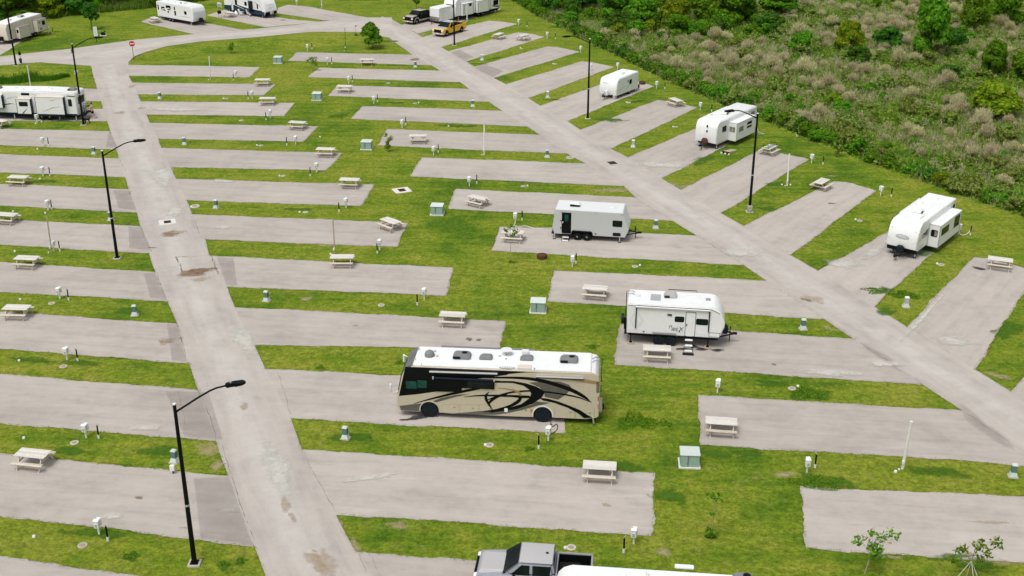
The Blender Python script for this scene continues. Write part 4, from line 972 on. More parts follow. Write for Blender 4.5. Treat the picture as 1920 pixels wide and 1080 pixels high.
# slide-out (near flush), windows, awnings
x0, zt_ = m.S(z1(525, 458)); x1, _ = m.S(z1(1252, 490)); xs_, zb = m.S(z1(862, 632))
sl_ = MB().box(x0, xs_, -.085, .05, zb, zt_).build('slide_out', 'black_paint', m.r, bevel=.02)
MB().box(xs_, x1, -.085, .05, zb + .28, zt_).build('slide_end', 'black_paint', sl_, bevel=.02)
MB().tube([(x0, -.14, zt_ + .03), (x1, -.14, zt_ + .03)], .055, 8).build('slide_awning', 'navy_paint', sl_)
for xe in (x0, x1): MB().box(xe - .04, xe + .04, -.2, -.08, zt_ - .04, zt_ + .1).build('awning_bracket', 'plastic_grey', sl_)
m.winp(z1(925, 500), z1(1085, 592), -.085, fw=.025); m.winp(z1(1078, 502), z1(1240, 598), -.085, fw=.025)
m.winp(z1(192, 500), z1(330, 600), -.008, glass='glass_teal', fw=.02, r=.03); m.winp(z1(330, 490), z1(450, 590), -.008, glass='glass_teal', fw=.02, r=.03)
for p, q, mt in ((z1(480, 384), z1(1290, 410), 'chrome'), (z2(478, 440), z2(1042, 464), 'chrome')):
    a_, b_ = m.S(p), m.S(q)
    aw = MB().tube([(a_[0], -.09, a_[1]), (b_[0], -.09, b_[1])], .065, 8).build('awning_roll', mt, m.r)
    MB().box(a_[0], b_[0], -.10, .0, a_[1] - .11, a_[1] - .07).build('awning_rail', 'steel_black', aw)
for u0, u1 in ((625, 832), (838, 1062), (1068, 1250)):
    a_, b_ = m.S(z1(u0, 782)), m.S(z1(u1, 885))
    h_ = m.side('hatch', rr(a_[0], b_[0], .40, a_[1], .03), 'brown_paint', 0, .003); m.side('hatch_leaf', rr(a_[0] + .012, b_[0] - .012, .412, a_[1] - .012, .03), 'tan_paint', -.003, .004, h_)
    MB().box((a_[0] + b_[0]) / 2 + .15, (a_[0] + b_[0]) / 2 + .3, -.03, -.007, .78, .83).build('handle', 'chrome', h_)
for u0, u1 in ((160, 410), (700, 940), (948, 1170)):
    a_, b_ = m.S(z2(u0, 812)), m.S(z2(u1, 912))
    for xx in (a_[0], b_[0]): m.side('hatch_seam', [(xx - .008, .42), (xx + .008, .42), (xx + .008, a_[1]), (xx - .008, a_[1])], 'brown_paint', 0, .004)
    MB().box(b_[0] - .35, b_[0] - .2, -.03, -.004, .8, .85).build('handle', 'chrome', m.r)
for i in range(11):
    a_ = m.S(z2(1212, 520 + i * 12)); MB().box(a_[0] - .08, a_[0] + .08, -.012, .0, a_[1] - .012, a_[1] + .018).build('vent_slat', 'steel_black', m.r)
for v0, v1 in ((684, 746), (780, 836)):
    a_, b_ = m.S(z2(1214, v0)), m.S(z2(1246, v1)); MB().box(a_[0], min(b_[0], 10.04), -.03, .05, min(a_[1], b_[1]), max(a_[1], b_[1])).build('tail_light', 'red_lens', m.r, bevel=.02)
a_ = m.S(z2(424, 857)); MB().box(a_[0] - .05, a_[0] + .05, -.025, 0, a_[1] - .1, a_[1] + .1).build('marker_lamp', 'amber_lens', m.r)
a_ = m.S(z2(120, 850)); MB().box(a_[0] - .1, a_[0] + .1, -.05, 0, a_[1] - .13, a_[1] + .13).build('outlet_cover', 'plastic_white', m.r, bevel=.02)
for cx in (0.0, 6.76):
    P_ = [(cx + .63 * math.cos(R(a)), .52 + .63 * math.sin(R(a))) for a in range(-10, 191, 12)] + [(cx + .56 * math.cos(R(a)), .52 + .56 * math.sin(R(a))) for a in range(190, -11, -12)]
    m.side('wheel_arch', P_, 'faint_grey' if cx else 'tan_paint', 0, .02)
    MB().box(cx - .6, cx + .6, .32, .36, .35, 1.1).build('arch_liner', 'chassis', m.r)
    for y in (.02, m.W - .32): m.wheel(cx, y, .5, .3, None, tyre='cover_black')
MB().tube([(9.75, -.02, .5), (9.8, -.06, .12)], .06, 6).build('mud_flap_pipe', 'chrome', m.r)
MB().box(9.5, 9.9, .1, .14, .15, .45).build('mud_flap', 'black_rubber', m.r)
# roof furniture
def onroof(z_, p, zz_=3.5): return m.T(z_(*p), zz_)
x, y = onroof(z1, (480, 200)); MB().lathe([(.3, 0), (.3, .12), (.26, .24), (.16, .32), (.01, .35)], 'z', 16, (x, y, 3.49)).build('satellite_dome', 'ac_grey', m.r)
for z_, p, L in ((z1, (865, 215), 1.15), (z2, (870, 262), 1.15)):
    x, y = onroof(z_, p); m.ac(x, y, 3.49, L, .8, .3, 'ac_grey')
for z_, p in ((z1, (1150, 228)), (z2, (365, 240))):
    x, y = onroof(z_, p); MB().frustum((x - .42, x + .42, y - .3, y + .3), (x - .2, x + .34, y - .22, y + .22), 3.49, 3.71).build('fan_hood', 'ac_grey', m.r, bevel=.05, segs=3)
x, y = onroof(z2, (350, 180)); MB().box(x - .22, x + .2, y - .16, y + .2, 3.49, 3.72).build('roof_box', 'faint_grey', m.r, bevel=.03)
x, y = onroof(z2, (125, 190)); di = MB().tube([(x, y, 3.49), (x, y, 3.76)], .04, 6).build('antenna', 'plastic_grey', m.r); MB().lathe([(.02, .0), (.2, .02), (.33, .06), (.34, .075), (.02, .08)], 'z', 16, (x, y, 3.76)).build('dish', 'faint_grey', di)
x, y = onroof(z2, (340, 338)); MB().box(x - .42, x + .42, y - .26, y + .26, 3.49, 3.54).build('skylight', 'cream', m.r, bevel=.02)
x, y = onroof(z2, (135, 345)); lg = MB().prism([(x + .5 * math.cos(R(a)), y + .13 * math.sin(R(a)), 3.498) for a in range(0, 360, 15)], (0, 0, .006)).build('roof_logo', 'logo_grey', m.r)
for k in range(7): MB().box(x - .36 + k * .1, x - .31 + k * .1, y - .06, y + .06, 3.504, 3.510).build('logo_mark', 'plastic_white', lg)
for z_, p in ((z2, (458, 360)), (z2, (45, 208)), (z2, (120, 243)), (z1, (570, 210)), (z1, (350, 120)), (z1, (545, 150))):
    x, y = onroof(z_, p); MB().lathe([(.06, 0), (.06, .06), (.01, .08)], 'z', 8, (x, y, 3.49)).build('roof_cap', 'plastic_grey', m.r)
for p in ((350, 130), (310, 250), (380, 310), (280, 290)):
    x, y = onroof(z1, p); MB().tube([(x, y, 3.47), (x + .02, y, 3.6)], .015, 5).build('marker_rod', 'plastic_grey', m.r)
MB().tube([(.4, m.W + .06, 3.45), (6.1, m.W + .06, 3.45)], .085, 8).build('awning_roll', 'ac_grey', m.r)
m.ladder(10.02, 1.4, 1.85, 1.5, 3.4)
MB().box(10.06, 10.25, .5, 2.1, .55, .75).build('rear_bumper', 'tan_paint', m.r, bevel=.04); MB().tube([(10.2, .9, .5), (10.35, .7, .75), (10.32, .7, 1.05)], .05, 6).build('tow_bar', 'chassis', m.r)
# power cord of the motorhome
P_ = [G2(p) for p in ((1035, 797), (1031, 800), (1036, 801), (1044, 796), (1045, 805), (1038, 812), (1031, 816))]
co = MB().tube([(a_[0], a_[1], .03 if i not in (6,) else .5) for i, a_ in enumerate(catmull(P_, 4))], .022, 5).build('extension_cord', 'black_rubber'); tag(co, 'black power cord looped beside the motorhome rear wheel', 'cord')

# ---------------------------------------------------------------- white trailer with steps
zi = zoomfn(1150, 525, 6.354)
t = RV('travel_trailer', 'white travel trailer with entry steps and blue lettering, behind a picnic table', 'trailer', G(1235, 648.5), -8.0, 2.5)
t.body([(-2.2, .84), (-2.23, 2.86), (-2.15, 2.95), (3.35, 2.97), (3.68, 2.88), (3.98, 2.62), (4.27, 1.95), (4.25, 1.6), (3.95, .84)], 'white_gel', bevel=.06)
MB().prism([(x, .08, z) for x, z in ((-2.15, 2.94), (-2.12, 2.985), (3.32, 3.005), (3.62, 2.93), (3.6, 2.90))], (0, t.W - .16, 0)).build('roof', 'white_roof', t.r, bevel=.02)
t.under(-2.1, 3.9, .6, .85)
t.side('roof_rail', [(-2.2, 2.87), (-2.2, 2.91), (3.35, 2.93), (3.9, 2.66), (3.88, 2.62), (3.33, 2.88)], 'midgrey', 0, .02)
t.side('lower_panel', [(-2.19, .86), (3.94, .86), (4.08, 1.12), (-2.19, 1.12)], 'faint_grey', 0, .004)
t.side('base_trim', [(-2.2, .80), (3.96, .80), (3.98, .86), (-2.2, .86)], 'chassis', 0, .01)
P_ = [t.S(zi(*p)) for p in ((285, 345), (185, 470), (262, 618), (370, 490))]
dm = t.side('diamond_mark', P_, 'faint_grey', -.001, .004)
t.side('diamond_core', [(P_[0][0] * .8 + P_[2][0] * .2, P_[0][1] * .8 + P_[2][1] * .2), (P_[1][0] * .8 + P_[3][0] * .2, P_[1][1] * .8 + P_[3][1] * .2), (P_[2][0] * .8 + P_[0][0] * .2, P_[2][1] * .8 + P_[0][1] * .2), (P_[3][0] * .8 + P_[1][0] * .2, P_[3][1] * .8 + P_[1][1] * .2)], 'white_gel', -.005, .003, dm)
t.side('diamond_peak', [t.S(zi(*p)) for p in ((200, 500), (265, 455), (330, 520), (300, 530), (265, 490), (235, 520))], 'faint_grey', -.008, .003, dm)
for u in (277, 1150):
    a_ = t.S(zi(u, 300)) if u < 500 else t.S(zi(u, 365)); b_ = t.S(zi(u - 14, 570)) if u < 500 else t.S(zi(u - 22, 620))
    MB().box(a_[0] - .035, a_[0] + .035, -.07, 0, b_[1], a_[1] - .05).build('awning_arm', 'steel_black', t.r)
a_ = t.S(zi(275, 305)); b_ = t.S(zi(1150, 358))
aw = MB().tube([(a_[0] - .05, -.09, 2.84), (b_[0] + .05, -.09, 2.84)], .06, 8).build('awning_roll', 'faint_grey', t.r)
MB().box(a_[0], b_[0], -.05, 0, 2.89, 2.92).build('awning_rail', 'rust', aw)
t.winp(zi(733, 432), zi(842, 505), r=.09); t.winp(zi(988, 460), zi(1127, 541), r=.09)
a_, b_ = t.S(zi(850, 668)), t.S(zi(986, 384)); t.door(a_[0] - .02, b_[0] + .02, a_[1] - .01, b_[1], r=.12)
a_, b_ = t.S(zi(645, 405)), t.S(zi(698, 425)); MB().box(a_[0], b_[0], -.05, 0, b_[1], a_[1]).build('porch_light', 'steel_black', t.r, bevel=.01)
a_, b_ = t.S(zi(1138, 625)), t.S(zi(1268, 685)); h_ = t.side('hatch', rr(a_[0], b_[0], b_[1], a_[1], .05), 'steel_black', 0, .012); t.side('hatch_leaf', rr(a_[0] + .03, b_[0] - .03, b_[1] + .03, a_[1] - .03, .04), 'white_gel', -.012, .006, h_)
for u, v in ((362, 615), (787, 615)): a_ = t.S(zi(u, v)); MB().box(a_[0] - .05, a_[0] + .05, -.02, 0, a_[1] - .035, a_[1] + .035).build('outlet_cover', 'steel_black', t.r)
for u, v in ((530, 637), (685, 632)): a_ = t.S(zi(u, v)); MB().box(a_[0] - .03, a_[0] + .03, -.02, 0, a_[1] - .03, a_[1] + .03).build('marker_lamp', 'amber_lens', t.r)
# lettering IBEX and horn emblem
def letters(rv, word, x0, z0, h_, gap, mat, y=-.006, parent=None, wk=1.0, ital=.12):
    G_ = {'I': [((.0, 0), (.0, 1))], 'B': [((0, 0), (0, 1)), ((0, 1), (.6, .95)), ((.6, .95), (.6, .55)), ((0, .52), (.62, .52)), ((.62, .52), (.62, .05)), ((0, 0), (.62, .05))],
          'E': [((0, 0), (0, 1)), ((0, 1), (.6, 1)), ((0, .5), (.5, .5)), ((0, 0), (.6, 0))], 'X': [((0, 0), (.8, 1)), ((0, 1), (.8, 0))], 'W': [((0, 1), (.2, 0)), ((.2, 0), (.4, .7)), ((.4, .7), (.6, 0)), ((.6, 0), (.8, 1))],
          'L': [((0, 0), (0, 1)), ((0, 0), (.55, 0))], 'D': [((0, 0), (0, 1)), ((0, 1), (.5, .85)), ((.5, .85), (.6, .5)), ((.6, .5), (.5, .15)), ((.5, .15), (0, 0))], 'O': [((.1, 0), (.5, 0)), ((.5, 0), (.6, 1)), ((.6, 1), (.1, 1)), ((.1, 1), (.1, 0))], 'T': [((0, 1), (.6, 1)), ((.3, 1), (.3, 0))]}
    x = x0; par = parent
    for ch in word:
        mb = MB(); sw = h_ * .085 * wk
        for (a, b_), (c_, d_) in G_[ch]:
            p = np.array([x + (a + ital * b_) * h_, z0 + b_ * h_]); q = np.array([x + (c_ + ital * d_) * h_, z0 + d_ * h_]); dd = (q - p) / np.linalg.norm(q - p); nn = np.array([-dd[1], dd[0]]) * sw
            p = p - dd * sw * .6; q = q + dd * sw * .6
            mb.prism([(v[0], y, v[1]) for v in (p + nn, q + nn, q - nn, p - nn)], (0, -.004, 0))
        o = mb.build('letter', mat, par or rv.r)
        x += h_ * (.95 if ch in 'XW' else .30 if ch == 'I' else .85) * gap
    return x
a_ = t.S(zi(700, 598)); letters(t, 'IBE', a_[0] - .02, a_[1] - .03, .21, 1.18, 'logo_blue', wk=.9); b_ = t.S(zi(785, 600)); letters(t, 'X', b_[0], b_[1] - .03, .27, 1.0, 'logo_blue', wk=.95)
P_ = [t.S(zi(*p)) for p in ((668, 575), (664, 555), (680, 541), (698, 550), (694, 565))]
mb = MB(); 
for p, q in zip(P_[:-1], P_[1:]): mb.tube([(p[0], -.01, p[1]), (q[0], -.01, q[1])], .016, 4)
mb.build('horn_emblem', 'logo_blue', t.r)
t.axles((-.05, .77), .37, None, 'cover_black'); t.side('fender', [(-.52, .90), (-.42, 1.02), (1.05, 1.02), (1.22, .88), (1.15, .84), (.98, .92), (-.36, .92), (-.45, .84)], 'midgrey', -.0, .07)
st = t.steps(1.70, 2.24, .92, 3); MB().box(1.6, 2.34, -1.2, -.82, .014, .03).build('door_mat', 'chassis', st)
for x, y in ((-1.9, .1), (3.25, .1), (-1.9, t.W - .1), (3.25, t.W - .1)): t.jack(x, y, .8, True, 'steel_black')
t.tongue(4.05, 5.0, .66); t.ladder(-2.22, 1.55, 1.95, 1.2, 2.92, -1)
MB().lathe([(.12, 0), (.34, .02), (.36, .08), (.34, .2), (.12, .22)], 'x', 20, (-2.62, .75, 1.55)).build('spare_wheel', 'cover_black', t.r); MB().box(-2.42, -2.2, .65, .85, .8, 1.6).build('spare_bracket', 'chassis', t.r); MB().box(-2.36, -2.2, .05, t.W - .05, .72, .84).build('rear_bumper', 'chassis', t.r)
for p, kd in (((290, 180), 'v'), ((505, 205), 's'), ((680, 190), 'a'), ((1130, 232), 'w')):
    x, y = t.T(zi(*p), 3.02)
    if kd == 'v': t.vent(x, y, 2.99, .36, .1, 'faint_grey')
    if kd == 'w': t.vent(x, y, 2.99, .34, .08, 'midgrey')
    if kd == 's': MB().box(x - .34, x + .34, y - .5, y + .5, 2.99, 3.03).build('solar_panel', 'logo_grey', t.r, bevel=.008)
    if kd == 'a': t.ac(x, y, 2.99, .95, .75, .3, 'plastic_grey', False)
for y in (.55, 1.95): MB().box(1.6, 3.0, y - .02, y + .02, 2.99, 3.02).build('roof_rail', 'faint_grey', t.r)
MB().tube([(.4, t.W + .03, 2.9), (.45, t.W + .06, 3.08), (2.35, t.W + .06, 3.08), (2.4, t.W + .03, 2.9)], .025, 6).build('roof_bar', 'steel_black', t.r)

# ---------------------------------------------------------------- grey trailer
zg = zoomfn(1020, 360, 9.817)
t = RV('travel_trailer', 'angular grey travel trailer with black door and black wheel arches', 'trailer', G(1072, 450), -9.5, 2.45)
t.body([(-1.46, .50), (-1.64, 1.06), (-1.43, 2.58), (4.14, 2.57), (4.64, 1.1), (4.36, .50), (1.72, .50), (1.66, .80), (-.0, .82), (-.06, .50)], 'grey_alu', bevel=.025, zmin=.85, segs=2)
MB().prism([(x, .03, z) for x, z in ((-1.42, 2.57), (-1.40, 2.60), (4.10, 2.592), (4.12, 2.565))], (0, t.W - .06, 0)).build('roof', 'grey_alu_roof', t.r)
MB().prism([(4.148, .03, 2.54), (4.148, t.W - .03, 2.54), (4.632, t.W - .03, 1.12), (4.632, .03, 1.12)], (.012, 0, .004)).build('front_panel', 'grey_alu_roof', t.r)
t.under(-1.3, 4.2, .36, .51)
MB().prism([(x, -.0, z) for x, z in ((-.08, .46), (-.04, .74), (.06, .88), (1.58, .86), (1.70, .74), (1.74, .46), (1.66, .46), (1.6, .74), (.08, .76), (.0, .46))], (0, -.10, 0)).build('fender', 'steel_black', t.r, bevel=.02)
MB().prism([(x, .26, z) for x, z in ((-.0, .45), (0, .8), (1.68, .78), (1.68, .45))], (0, .02, 0)).build('arch_liner', 'chassis', t.r)
for x in (.44, 1.24):
    for y in (-.02, t.W - .22):
        w_ = t.wheel(x, y, .34, .24, 'steel_black')
        if y < 0:
            for k in range(4): a = R(45 + 90 * k); MB().prism([(x + .03 * math.cos(a + 1.57), -.037, .34 + .03 * math.sin(a + 1.57)), (x + .12 * math.cos(a), -.037, .34 + .12 * math.sin(a)), (x + .03 * math.cos(a - 1.57), -.037, .34 + .03 * math.sin(a - 1.57))], (0, -.012, 0)).build('spoke', 'chrome', w_)
t.door(-.86, -.08, .57, 2.38, 'black_paint', 'steel_black', .02, (-.62, -.30, 1.62, 2.22))
MB().tube([(-.93, -.06, 1.05), (-.93, -.09, 1.1), (-.93, -.09, 1.6), (-.93, -.06, 1.66)], .018, 6).build('grab_handle', 'plastic_white', t.r)
for z in (1.05, 1.66): MB().box(-.97, -.89, -.1, 0, z - .04, z + .04).build('grab_mount', 'steel_black', t.r)
MB().box(-.82, -.74, -.05, -.024, 1.44, 1.58).build('lock', 'plastic_white', t.r)
t.winp(zg(1262, 522), zg(1438, 648), r=.09); t.winp(zg(1265, 748), zg(1410, 818), r=.08)
a_ = t.S(zg(950, 770)); MB().box(a_[0] - .07, a_[0] + .07, -.02, 0, a_[1] - .04, a_[1] + .04).build('outlet_cover', 'steel_black', t.r)
for u, v in ((315, 357), (952, 397), (1440, 410)): a_ = t.S(zg(u, v)); MB().box(a_[0] - .09, a_[0] + .09, -.03, 0, a_[1] - .03, a_[1] + .02).build('side_lamp', 'plastic_grey', t.r)
st = t.steps(-.78, -.22, .5, 2, 'plastic_white'); MB().box(-.8, -.1, -.14, .0, .47, .52).build('step_frame', 'steel_black', st)
t.jack(-1.45, .05, .5, False, 'chrome'); t.jack(3.95, .05, .5, False, 'chrome'); t.jack(-1.45, t.W - .05, .5); t.jack(3.95, t.W - .05, .5)
t.tongue(4.36, 5.45, .52, None); MB().tube([(5.1, 1.22, .6), (5.1, 1.22, 1.15)], .03, 6).build('jack_tube', 'steel_black', t.r); MB().box(-1.72, -1.45, .2, t.W - .2, .38, .5).build('rear_bumper', 'steel_black', t.r)
x, y = t.T(zg(580, 215), 2.75); a = t.ac(x, y, 2.6, .95, .72, .26, 'white_gel', False); MB().box(x - .42, x + .42, y - .375, y - .33, 2.63, 2.76).build('vent_panel', 'steel_black', a)
x, y = t.T(zg(1262, 285), 2.62); t.vent(x, y, 2.6, .40, .05)
# its hose and shore cord
P_ = [G2(p) for p in ((966, 419), (964, 424), (975, 425), (987, 424.5), (1000, 428), (1020, 428.5), (1037, 428))]
ho = MB().tube([(a_[0], a_[1], .03) for a_ in catmull(P_, 5)], .03, 6).build('hose', 'hose_white'); tag(ho, 'white hose on the pad edge behind the grey trailer', 'hose')

# ---------------------------------------------------------------- branded trailer with slide-out (right)
def slide(t, x0, x1, z0, z1, out, mat, name='slide_out', roof='white_roof', trim=None):
    s_ = MB().box(x0, x1, -out, .1, z0, z1).build(name, mat, t.r, bevel=.02)
    MB().box(x0 - .03, x1 + .03, -out - .03, .0, z1, z1 + .03).build('slide_roof', roof, s_)
    if trim:
        for x in (x0, x1): MB().box(x - .025, x + .025, -out - .012, -out + .02, z0, z1).build('corner_trim', trim, s_)
        MB().box(x0, x1, -out - .012, -out + .02, z0 - .02, z0 + .05).build('slide_sill', 'chassis', s_)
        for x in (x0, x1): MB().box(x - .035, x + .035, -.03, .0, z0, z1 + .1).build('seal', trim, s_)
    return s_
z5 = zoomfn(1640, 350, 7.2)
q = G(*z5(555, 900), .62)
t = RV('travel_trailer', 'white travel trailer with oval front logo, slide-out and black chin', 'trailer', q, 51.5, 2.42)
t.body([(-.02, .80), (-.10, 1.45), (.02, 2.1), (.28, 2.62), (.55, 2.83), (.85, 2.90), (8.15, 2.98), (8.25, 2.9), (8.25, .62), (.3, .62)], 'white_gel', bevel=.05)
MB().prism([(x, .05, z) for x, z in ((.75, 2.885), (.8, 2.925), (8.15, 3.0), (8.2, 2.96))], (0, t.W - .1, 0)).build('roof', 'white_roof', t.r, bevel=.015)
MB().prism([(x, .03, z) for x, z in ((-.03, .82), (.02, .50), (.5, .34), (.5, .82))], (0, t.W - .06, 0)).build('chin', 'steel_black', t.r, bevel=.02)
t.under(.4, 8.1, .40, .64)
for x in (4.3, 5.15): t.axles((x,), .36)
c = t.W / 2
lg = MB().prism([(-.075 + .0 * k, c + .55 * math.cos(R(a)), 1.76 + .17 * math.sin(R(a))) for k, a in enumerate(range(0, 360, 15))], (-.03, 0, 0)).build('front_logo', 'logo_grey', t.r)
MB().prism([(-.105, c + .47 * math.cos(R(a)), 1.76 + .12 * math.sin(R(a))) for a in range(0, 360, 15)], (-.006, 0, 0)).build('logo_field', 'faint_grey', lg)
for k in range(7):
    y = c + .33 - k * .11; mb = MB()
    mb.box(-.120, -.111, y - .03, y - .005, 1.70, 1.82)
    if k in (0, 2, 3, 5, 6): mb.box(-.120, -.111, y - .03, y + .035, 1.80, 1.83)
    if k in (0, 1, 2, 4, 5): mb.box(-.120, -.111, y - .03, y + .035, 1.69, 1.72)
    mb.build('letter', 'logo_grey', lg)
for sg in (-1, 1):
    P_ = [(c + sg * .95, 1.36), (c + sg * 1.17, 1.50), (c + sg * 1.17, 1.55), (c + sg * .9, 1.34)]
    t.end('swoosh', P_, -.085, 'logo_grey', .012, -1, None, -.01)
for y in (.25, t.W - .25): MB().box(.06, .09, y - .03, y + .03, 2.30, 2.36).build('marker_lamp', 'plastic_grey', t.r)
t.side('corner_seam', [(-.0, .85), (-.085, 1.45), (.035, 2.1), (.3, 2.62), (.58, 2.84), (.61, 2.81), (.34, 2.6), (.075, 2.1), (-.045, 1.45), (.04, .85)], 'faint_grey', 0, .012)
P_ = [(.12, 1.42), (.3, 1.85), (2.2, 2.22), (2.2, 1.5)]
gb = t.side('graphic_band', P_, 'cream', 0, .005)
t.win(.95, 1.55, 1.55, 1.98, -.005, .05, 'glass_pale', 'midgrey'); t.side('graphic_dark', [(1.55, 1.52), (2.2, 1.56), (2.2, 2.14), (1.62, 2.04)], 'grey_paint', -.005, .005, gb)
h_ = t.side('hatch', rr(.45, 1.2, .78, 1.18, .05), 'faint_grey', 0, .008)
sl = slide(t, 2.35, 7.15, .55, 2.42, .88, 'white_gel', trim='midgrey')
e_ = t.end('window', [(y, z) for y, z in rr(-.72, -.18, 1.42, 2.0, .09)], 2.35, 'steel_black', .014, -1, sl)
for y0, y1, gl in ((-.68, -.47, 'glass_pale'), (-.44, -.22, 'glass')): MB().prism([(2.336, y, z) for y, z in rr(y0, y1, 1.47, 1.95, .05)], (-.006, 0, 0)).build('pane', gl, sl)
t.win(2.75, 4.4, 1.45, 2.05, -.88, .06, parent=sl); t.win(5.6, 6.85, 1.30, 2.25, -.88, .06, parent=sl)
t.side('graphic_band', [(2.5, 1.42), (7.1, 1.2), (7.1, 1.32), (2.5, 1.5)], 'cream', -.88, .005, sl)
t.win(7.45, 7.95, 2.15, 2.62, 0, .05); t.side('graphic_band', [(7.2, 1.8), (8.2, 1.95), (8.2, 2.1), (7.2, 1.95)], 'cream', 0, .005)
t.side('roof_trim', [(.6, 2.85), (8.2, 2.92), (8.2, 2.95), (.6, 2.88)], 'cream', 0, .015)
t.ac(3.1, 1.3, 2.94, .95, .8, .26, 'white_gel', False); t.vent(5.2, 1.9, 2.95, .42); t.vent(7.0, 1.3, 2.97, .42); t.vent(4.4, 2.15, 2.94, .36); MB().box(1.6, 2.5, .55, .62, 2.9, 2.96).build('antenna', 'plastic_grey', t.r, bevel=.01)
MB().tube([(2.2, t.W + .06, 2.85), (6.4, t.W + .06, 2.9)], .06, 8).build('awning_roll', 'white_gel', t.r)
MB().box(.75, .9, t.W, t.W + .12, 2.0, 2.8).build('awning_arm', 'steel_black', t.r)
t.tongue(.1, -1.15, .45); t.jack(.6, .25, .5); t.jack(.6, t.W - .25, .5); t.jack(7.8, .25, .6); MB().box(.05, .3, .35, .6, .52, .62).build('step_light', 'plastic_white', t.r)
P_ = [G2(p) for p in ((1797, 438), (1799, 440), (1805, 442), (1813, 441), (1818, 440))]
ho = MB().tube([(a_[0], a_[1], .35 - .3 * math.sin(i / 16 * math.pi)) for i, a_ in enumerate(catmull(P_, 4))], .03, 6).build('hose', 'hose_white'); tag(ho, 'white hose sagging between pedestal and riser behind the branded trailer', 'hose')

# ---------------------------------------------------------------- white trailer, two small front windows
z6 = zoomfn(1280, 180, 8.31)
q = G(*z6(520, 765), .55)
t = RV('travel_trailer', 'plain white trailer with slide-out and two tiny square front windows', 'trailer', q, 52.0, 2.45)
t.body([(.0, .62), (-.08, 1.3), (-.02, 2.2), (.12, 2.6), (.38, 2.80), (.7, 2.85), (8.55, 2.86), (8.66, 2.78), (8.66, .55)], 'white_gel', bevel=.055)
MB().prism([(x, .08, z) for x, z in ((.65, 2.84), (.7, 2.88), (8.5, 2.89), (8.6, 2.84))], (0, t.W - .16, 0)).build('roof', 'white_roof', t.r, bevel=.015)
t.under(.3, 8.4, .36, .6); t.axles((4.4, 5.25), .36)
for z in (1.72, 2.26):
    w_ = t.end('window', rr(t.W * .42, t.W * .42 + .17, z, z + .22, .03), -.06, 'steel_black', .02, -1); MB().prism([(-.082, y, zz_) for y, zz_ in rr(t.W * .42 + .03, t.W * .42 + .14, z + .03, z + .19, .02)], (-.006, 0, 0)).build('pane', 'glass', w_)
t.end('front_seam', [(t.W * .52, .75), (t.W * .52 + .02, .75), (t.W * .52 + .02, 1.75), (t.W * .52, 1.75)], -.085, 'faint_grey', .008, -1)
t.side('base_trim', [(.0, .56), (8.6, .5), (8.6, .66), (.02, .74)], 'cream', 0, .012)
t.winp(z6(618, 480), z6(678, 548), glass='glass', frame='plastic_grey')
sl = slide(t, 2.45, 6.55, .52, 2.42, .92, 'white_gel', trim='faint_grey')
w_ = t.end('window', rr(-.78, -.10, 1.45, 2.02, .03), 2.45, 'plastic_grey', .014, -1, sl)
for y0, y1 in ((-.74, -.48), (-.4, -.14)): MB().prism([(2.436, y, z) for y, z in rr(y0, y1, 1.5, 1.97, .02)], (-.006, 0, 0)).build('pane', 'glass_pale', sl)
t.win(2.95, 4.0, 1.35, 1.95, -.92, .03, 'glass_pale', 'faint_grey', sl); t.win(4.75, 5.8, 1.4, 2.1, -.92, .03, 'glass', 'plastic_grey', sl); t.side('mid_rail', [(4.78, 1.66), (5.77, 1.66), (5.77, 1.78), (4.78, 1.78)], 'plastic_white', -.945, .006, sl)
t.side('stripe', [(2.5, 1.08), (6.5, 1.12), (6.5, 1.15), (2.5, 1.11)], 'faint_grey', -.92, .004, sl); t.side('stripe', [(.1, 1.06), (2.4, 1.02), (2.4, 1.06), (.1, 1.1)], 'faint_grey', 0, .004)
t.win(7.3, 8.1, 2.05, 2.5, 0, .03, 'glass_pale', 'plastic_grey'); 
for x in (6.9, 7.5): t.win(x, x + .42, .78, 1.42, 0, .02, 'glass_pale', 'plastic_grey')
t.side('roof_trim', [(.6, 2.74), (8.6, 2.72), (8.6, 2.76), (.6, 2.78)], 'faint_grey', 0, .015)
t.ac(3.7, 1.15, 2.88, .95, .8, .26, 'white_gel', False); t.vent(5.6, 1.6, 2.88, .45, .1); t.vent(7.3, 1.4, 2.88, .4)
MB().box(2.2, 2.5, 1.95, 2.0, 2.88, 2.95).build('antenna', 'plastic_grey', t.r); MB().tube([(2.4, t.W + .06, 2.75), (6.6, t.W + .06, 2.78)], .08, 8).build('awning_roll', 'white_gel', t.r)
t.tongue(.1, -1.1, .5, 'rust'); t.jack(.5, .2, .5); t.jack(.5, t.W - .2, .5); t.jack(8.2, .2, .5)
P_ = [G2(p) for p in ((1418, 241), (1421, 247), (1427, 250), (1433, 252))]
ho = MB().tube([(a_[0], a_[1], max(.03, .6 - i * .12)) for i, a_ in enumerate(catmull(P_, 4))], .03, 6).build('hose', 'hose_white'); tag(ho, 'pale hose hanging behind the plain white trailer', 'hose')
P_ = [G2(p) for p in ((1412, 253), (1420, 252), (1426, 254.5), (1432, 253), (1433.5, 250))]
ho = MB().tube([(a_[0], a_[1], .04) for i, a_ in enumerate(catmull(P_, 4))], .045, 6).build('hose', 'hose_green'); tag(ho, 'green hose lying behind the plain white trailer', 'hose')
